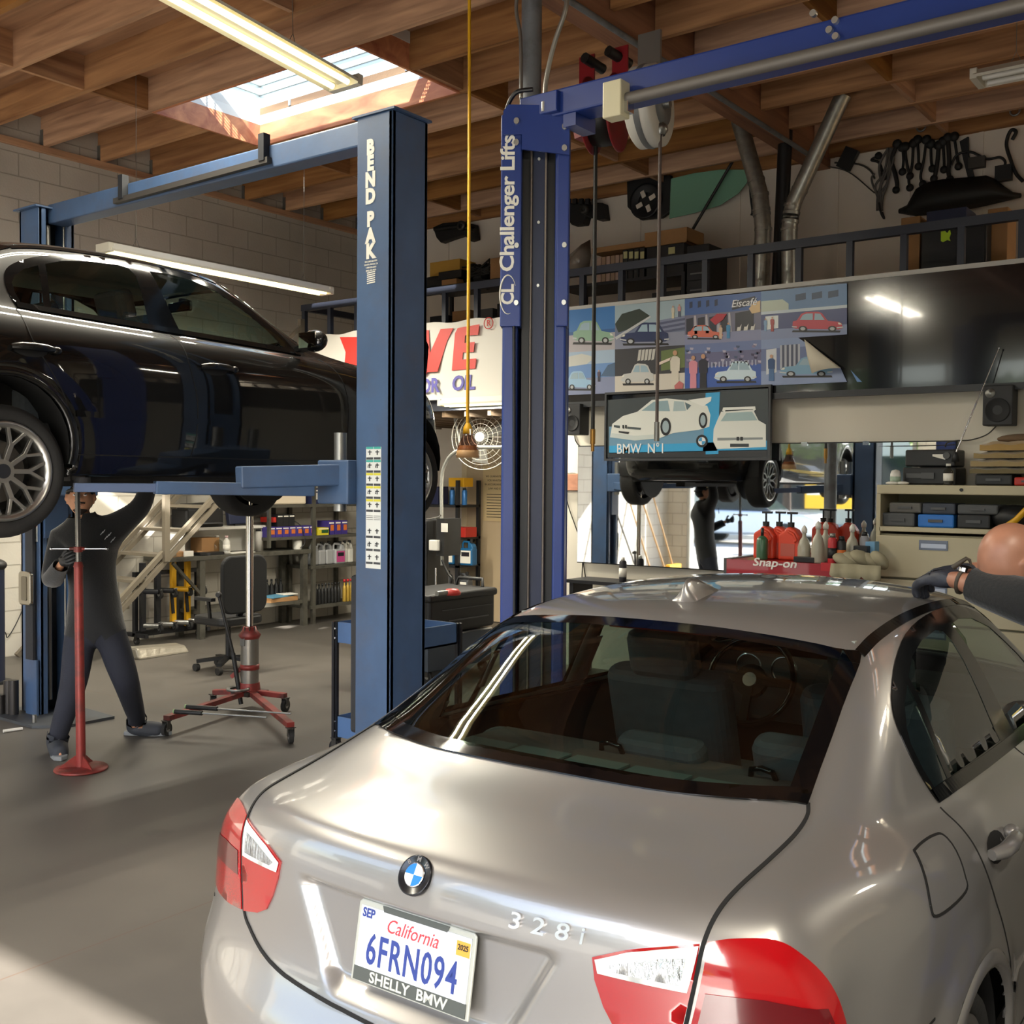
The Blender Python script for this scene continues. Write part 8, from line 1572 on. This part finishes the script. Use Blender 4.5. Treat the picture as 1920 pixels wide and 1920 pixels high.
# hanging on the back wall
Ywb = YB-.02
t = thing('subframe', 'black suspension subframe hung on the loft wall left of the lift', 'car part', onY(850, 430, Ywb)); S_ = lambda mb, pts, d=.1, Y=Ywb-.1: mb.prism([(onY(x, y, Y).x, onY(x, y, Y).z) for x, y in pts][::-1], (0, Y, 0), (1, 0, 0), (0, 0, 1), -d)
S_(MB(), [(811,426),(830,418),(858,416),(888,420),(892,448),(880,452),(870,440),(845,448),(826,455),(818,446)]).build('frame_plate', dkp, t, bevel=.01); q = onY(868, 424, Ywb-.12); MB().lathe([(.03, .0), (.06, .0), (.06, .05), (.03, .05)], q, (0, -1, 0), 20).build('bushing', alp, t); MB().tube([onY(815, 430, Ywb-.12), onY(845, 426, Ywb-.14), onY(868, 424, Ywb-.12), onY(890, 432, Ywb-.12)], .028).build('frame_arm', dkp, t)
t = thing('gearbox_housing', 'dark gearbox housing hung on the loft wall right of the lift', 'car part', onY(1098, 395, Ywb)); S_(MB(), [(1058,382),(1090,378),(1130,380),(1134,410),(1120,412),(1098,405),(1094,420),(1072,422),(1062,410)], .14).build('housing', dkp, t, bevel=.012); q = onY(1098, 394, Ywb-.16); MB().lathe([(.025, 0), (.05, 0), (.05, .05), (.025, .05)], q, (0, -1, 0), 20).build('bushing', alp, t)
for k in range(5): q = onY(1066+k*12, 378, Ywb-.16); MB().box(q, (.05, .04, .06)).build('rib', dkp, t)
t = thing('fan_shroud', 'black radiator fan shroud hung on the loft wall beside the glass', 'car part', onY(1217, 375, Ywb)); S_(MB(), [(1175,335),(1257,328),(1258,395),(1240,408),(1200,412),(1190,402),(1176,388)], .06).build('shroud', bk, t, bevel=.008); q = onY(1212, 378, Ywb-.11); MB().lathe([(.10, 0), (.19, 0), (.195, .03), (.17, .03), (.10, .01)], q, (0, -1, 0), 32).build('shroud_ring', bks, t)
for k in range(4): a = k*pi/2+.4; MB().box(q+V((.1*cos(a), -.012, .1*sin(a))), (.1, .012, .05), rotm(0, -a, 0)).build('shroud_gap', white_wall, t)
gp = [(1255,410),(1258,335),(1300,325),(1350,318),(1402,318),(1404,338),(1385,362),(1350,385),(1300,400)]; t = tag(flat(MB(), Ywb-.10, gp, .006).build('windshield_glass', mat('glass_green', '7fae96', .08, spec=.8)), 'large pale green car windshield leaning on the loft wall', 'glass'); t.rotation_euler = (0, 0, 0)
for lb_, pts, r in (('long black wiper trim slanting over the green glass', [(1375,300),(1340,360),(1299,430)], .016), ('short black rubber strip hanging by the left duct', [(1406,340),(1408,370),(1411,395),(1409,404)], .014)): tag(MB().tube(spline([onY(x, y, Ywb-.16) for x, y in pts], 4), r).build('trim_strip', bk), lb_, 'trim')
rods = [((1682,270),(1672,300),(1678,325),(1682,345),(1680,356)), ((1692,276),(1694,300),(1692,322)), ((1697,275),(1700,305),(1706,330)), ((1713,268),(1710,310),(1704,335),(1706,352)), ((1720,262),(1722,290),(1722,312)), ((1737,262),(1732,300),(1726,330),(1730,345)), ((1745,270),(1746,300),(1748,316)), ((1760,272),(1758,300),(1754,325),(1751,335)), ((1768,265),(1770,300),(1770,318)), ((1777,258),(1780,300),(1778,320),(1781,336)), ((1789,256),(1794,290),(1797,312)), ((1657,330),(1648,305),(1634,300),(1647,292))]
lbl = ['thick bent', 'slim straight', 'slim slanted', 'long crooked', 'short slim', 'long wavy', 'slim with round end', 'thick knobbed', 'straight hooked', 'knobbed long', 'slim rightmost', 'hooked leftmost']
for k, pts in enumerate(rods):
    P = spline([onY(x, y, Ywb-.06) for x, y in pts], 5); o = MB().tube(P, .02 if k in (0, 7, 9) else .013, 8).build('control_rod', dkp); tag(o, '%s suspension rod hanging in the row on the loft wall' % lbl[k], 'rod', 'hanging suspension rods'); MB().sph(P[0], (.045, .03, .045), 12, 8).build('rod_end', dkp, o); MB().sph(P[-1], (.036, .03, .036), 12, 8).build('rod_end', dkp, o)
t = thing('wire_harness', 'tangled wiring harness hanging on the loft wall left of the rods', 'wiring', onY(1655, 340, Ywb)); wm = mat('harness_grey', '57534f', .6)
for k in range(6): r = random.Random(k); MB().tube(spline([onY(1668+r.uniform(-6, 6), 278, Ywb-.05), onY(1660+r.uniform(-14, 14), 310, Ywb-.07), onY(1655+r.uniform(-14, 14), 345, Ywb-.08), onY(1650+r.uniform(-6, 6), 368, Ywb-.05), onY(1648+r.uniform(-4, 8), 395, Ywb-.05)], 6), .012).build('wire_loop', wm, t)
MB().tube(spline([onY(x, y, Ywb-.06) for x, y in ((1648, 380), (1652, 400), (1658, 410), (1654, 398))], 5), .01).build('plug_lead', bk, t); MB().tube(spline([onY(x, y, Ywb-.04) for x, y in ((1640, 325), (1634, 335), (1640, 355), (1652, 365))], 5), .01).build('wire_loop', wm, t)
mm = MB(); rows = []
for i in range(15):
    a = i/14; x = 1686+228*a; yt_ = interp(a, [(0, 394), (.08, 385), (.16, 348), (.35, 338), (.6, 334), (.75, 330), (.82, 345), (.92, 362), (1, 365)]); yb_ = interp(a, [(0, 398), (.15, 404), (.4, 398), (.7, 385), (1, 368)])
    for j in range(5): rows.append(onY(x, yt_+(yb_-yt_)*j/4, Ywb-.10-.14*sin(pi*j/4)*(sin(pi*min(1, max(0, a)))**.5)))
mm.add(rows, [(i*5+j, (i+1)*5+j, (i+1)*5+j+1, i*5+j+1) for i in range(14) for j in range(4)], True); o = mm.build('bumper_cover', mat('bumper_black', '191918', .6)); o.modifiers.new('s', 'SOLIDIFY').thickness = .012; tag(o, 'broad black underbody panel hung below the suspension rods', 'car part')
t = thing('window_regulator', 'black window regulator with cables hung above the underbody panel', 'car part', onY(1815, 320, Ywb)); S_(MB(), [(1799,265),(1815,256),(1816,290),(1826,330),(1815,335),(1806,300)], .03, Ywb-.05).build('regulator_rail', bk, t); MB().tube(spline([onY(x, y, Ywb-.07) for x, y in ((1783, 310), (1795, 290), (1820, 285), (1850, 298), (1875, 295), (1885, 305), (1878, 318))], 6), .012).build('regulator_cable', bk, t); MB().box(onY(1832, 305, Ywb-.07), (.14, .06, .1)).build('motor', alp, t); MB().box(onY(1882, 325, Ywb-.07), (.14, .06, .14)).build('bracket', bk, t)
tag(MB().tube(spline([onY(x, y, Ywb-.06) for x, y in ((1898, 262), (1905, 247), (1895, 245), (1887, 270), (1895, 300), (1905, 325), (1918, 340))], 6), .016).build('hose', bk), 'curved black hose hanging at the far right of the loft wall', 'hose')
tag(MB().tube(spline([onY(x, y, Ywb-.03) for x, y in ((1540, 310), (1590, 322), (1640, 362))], 6), .006).build('cable', cbm), 'thin cable strung across the loft wall toward the harness', 'cable'); tag(MB().tube(spline([onY(x, y, Ywb-.03) for x, y in ((1565, 305), (1610, 308), (1632, 320), (1640, 335))], 6), .009).build('cable', cbm), 'dark conduit curving down from the joists to the harness', 'cable')
q = onY(1590, 298, Ywb-.05); tag(MB().box(q, (.14, .06, .2), rotm(0, .5, 0)).build('bracket_plate', bk), 'small dark bracket hung near the right duct on the loft wall', 'bracket')
for k, (x, y) in enumerate(((1727, 238), (1903, 208))): q = onY(x, y, YB-.08); tag(MB().tube([q+V((.04*cos(a), 0, .04*sin(a))) for a in [2*pi*j/16 for j in range(16)]], .009, 6, True).build('ring_hook', steel), ['small steel ring hooked on the ledger above the rods', 'small steel ring hooked on the ledger at the far right'][k], 'ring')
# ================================================================ street outside (seen in the mirror and paint)
struct(MB().bb((-60, -90, -.2), (60, YF, -.005)).build('ground_street', mat('asphalt', '9a968d', .85, var=.1, vscale=1.5)))
struct(MB().bb((-60, -17, -.005), (60, -14.6, .12)).build('trim_sidewalk', mat('sidewalk', 'c2bdb0', .85)))
lf = [mat('leaf_%d' % i, c, .6, var=.25, vscale=3) for i, c in enumerate(('5f7a2e', '7f9a3a', '3f5a28'))]; bark = mat('bark', '54453a', .9)
def tree(x, y, h, r, label, k):
    t = thing('street_tree', label, 'tree', (x, y, 0)); MB().cyl((x, y, 0), (x, y, h*.5), .16, .1, 10).build('trunk', bark, t); m = MB(); rr = random.Random(k)
    for i in range(900):
        d = V((rr.gauss(0, 1), rr.gauss(0, 1), rr.gauss(0, 1))).normalized()*r*rr.uniform(.6, 1.)**.5; c = V((x, y, h*.62))+V((d.x, d.y, d.z*.8)); R = rotm(rr.random()*6, rr.random()*6, rr.random()*6); s = rr.uniform(.1, .22)*r/2
        m.add([c+R @ V(p)*s for p in ((-1, -.5, 0), (0, -.8, .1), (1, 0, 0), (0, .8, .1), (-.8, .5, 0))], [(0, 1, 2, 3, 4)])
    m.build('crown', lf[k % 3], t)
for k, (x, y, h, r) in enumerate(((-13.5, -19, 6.5, 2.6), (-8.3, -23, 6, 2.2), (-20, -18, 7, 3), (-3, -21, 6.5, 2.6), (4, -20, 6, 2.4))): tree(x, y, h, r, ['leafy street tree across the road seen in the mirror gap', 'second leafy street tree beyond the road', 'tallest leafy street tree far along the road', 'leafy street tree behind the camera', 'leafy street tree right behind the camera'][k], k)
def street_car(x, y, col, label, L=4.4):
    t = thing('parked_car', label, 'car', (x, y, 0)); p = mat('street_paint_'+col, col, .3, .3, coat=1.)
    MB().prism([(-L/2,.3),(L/2,.3),(L/2,.75),(L*.42,.88),(L*.2,.95),(-L*.42,.98),(-L/2,.8)], (x, y-.85, 0), (1, 0, 0), (0, 0, 1), -1.7).build('body', p, t, bevel=.06, seg=3); MB().prism([(-L*.36,.95),(L*.2,.95),(L*.06,1.42),(-L*.25,1.45)], (x, y-.74, 0), (1, 0, 0), (0, 0, 1), -1.48).build('cabin', mat('street_glass', '22282c', .1), t, bevel=.05, seg=3); MB().bb((x-L*.24, y-.7, 1.43), (x+L*.05, y+.7, 1.47)).build('roof', p, t)
    for wx in (-L*.3, L*.3):
        for s in (-1, 1): o = MB().cyl((x+wx, y+s*.72, .32), (x+wx, y+s*.88, .32), .32, n=20).build('wheel', rub, t); MB().cyl((x+wx, y+s*.86, .32), (x+wx, y+s*.89, .32), .2, n=16).build('hub', steel, o)
street_car(-12.2, -12.5, 'c9ccd0', 'white car parked across the street seen in the mirror'); street_car(-6.8, -12.6, '3a5a7a', 'blue car parked across the street seen in the mirror'); street_car(-18, -12.5, '2a2a2c', 'black car parked far along the street'); street_car(2, -12.6, 'd9b52a', 'yellow car parked across the street behind the camera')
t = thing('storefront', 'pale low storefront across the street with dark windows', 'building', (-8, -30, 0)); MB().bb((-34, -36, 0), (18, -29, 5.5)).build('wall', mat('stucco', 'd6cbb5', .8), t); MB().bb((-34.3, -36.3, 5.5), (18.3, -28.7, 5.9)).build('parapet', mat('parapet', 'a6947a', .7), t)
for k in range(8): MB().bb((-32+k*6.2, -29.05, .6), (-28+k*6.2, -28.95, 2.9)).build('window', mat('street_glass', '22282c', .1), t)
t = thing('road_sign', 'yellow kerbside sign board by the street seen in the mirror', 'sign', (-9.2, -10.2, 0)); MB().cyl((-9.2, -10.2, 0), (-9.2, -10.2, 2.4), .04).build('post', steel, t); MB().bb((-9.8, -10.15, 1.1), (-8.6, -10.1, 2.0)).build('panel', mat('sign_yellow', 'dfb020', .5), t); MB().bb((-9.75, -10.1, 1.45), (-8.65, -10.095, 1.65)).build('stripe', pap, t)
# ================================================================ outdoors, daylight
wd = bpy.data.worlds.new('daylight'); SC.world = wd; wd.use_nodes = True; wn = wd.node_tree.nodes; wl = wd.node_tree.links
sky = wn.new('ShaderNodeTexSky'); sky.sky_type = 'NISHITA'; sky.sun_disc = False; sky.sun_elevation = radians(34); sky.sun_rotation = radians(156); sky.dust_density = 1.5; sky.air_density = 1.; sky.ozone_density = 1.
wl.new(sky.outputs[0], wn['Background'].inputs[0]); wn['Background'].inputs[1].default_value = .34
sl = bpy.data.lights.new('sun', 'SUN'); so_ = bpy.data.objects.new('sun', sl); COL.objects.link(so_); sl.energy = 13.; sl.angle = radians(.6); sl.color = (1., .95, .87)
sd = V((-.62, 1.36, -1)).normalized(); so_.rotation_euler = sd.to_track_quat('-Z', 'Y').to_euler()
SC.view_settings.exposure = 1.3
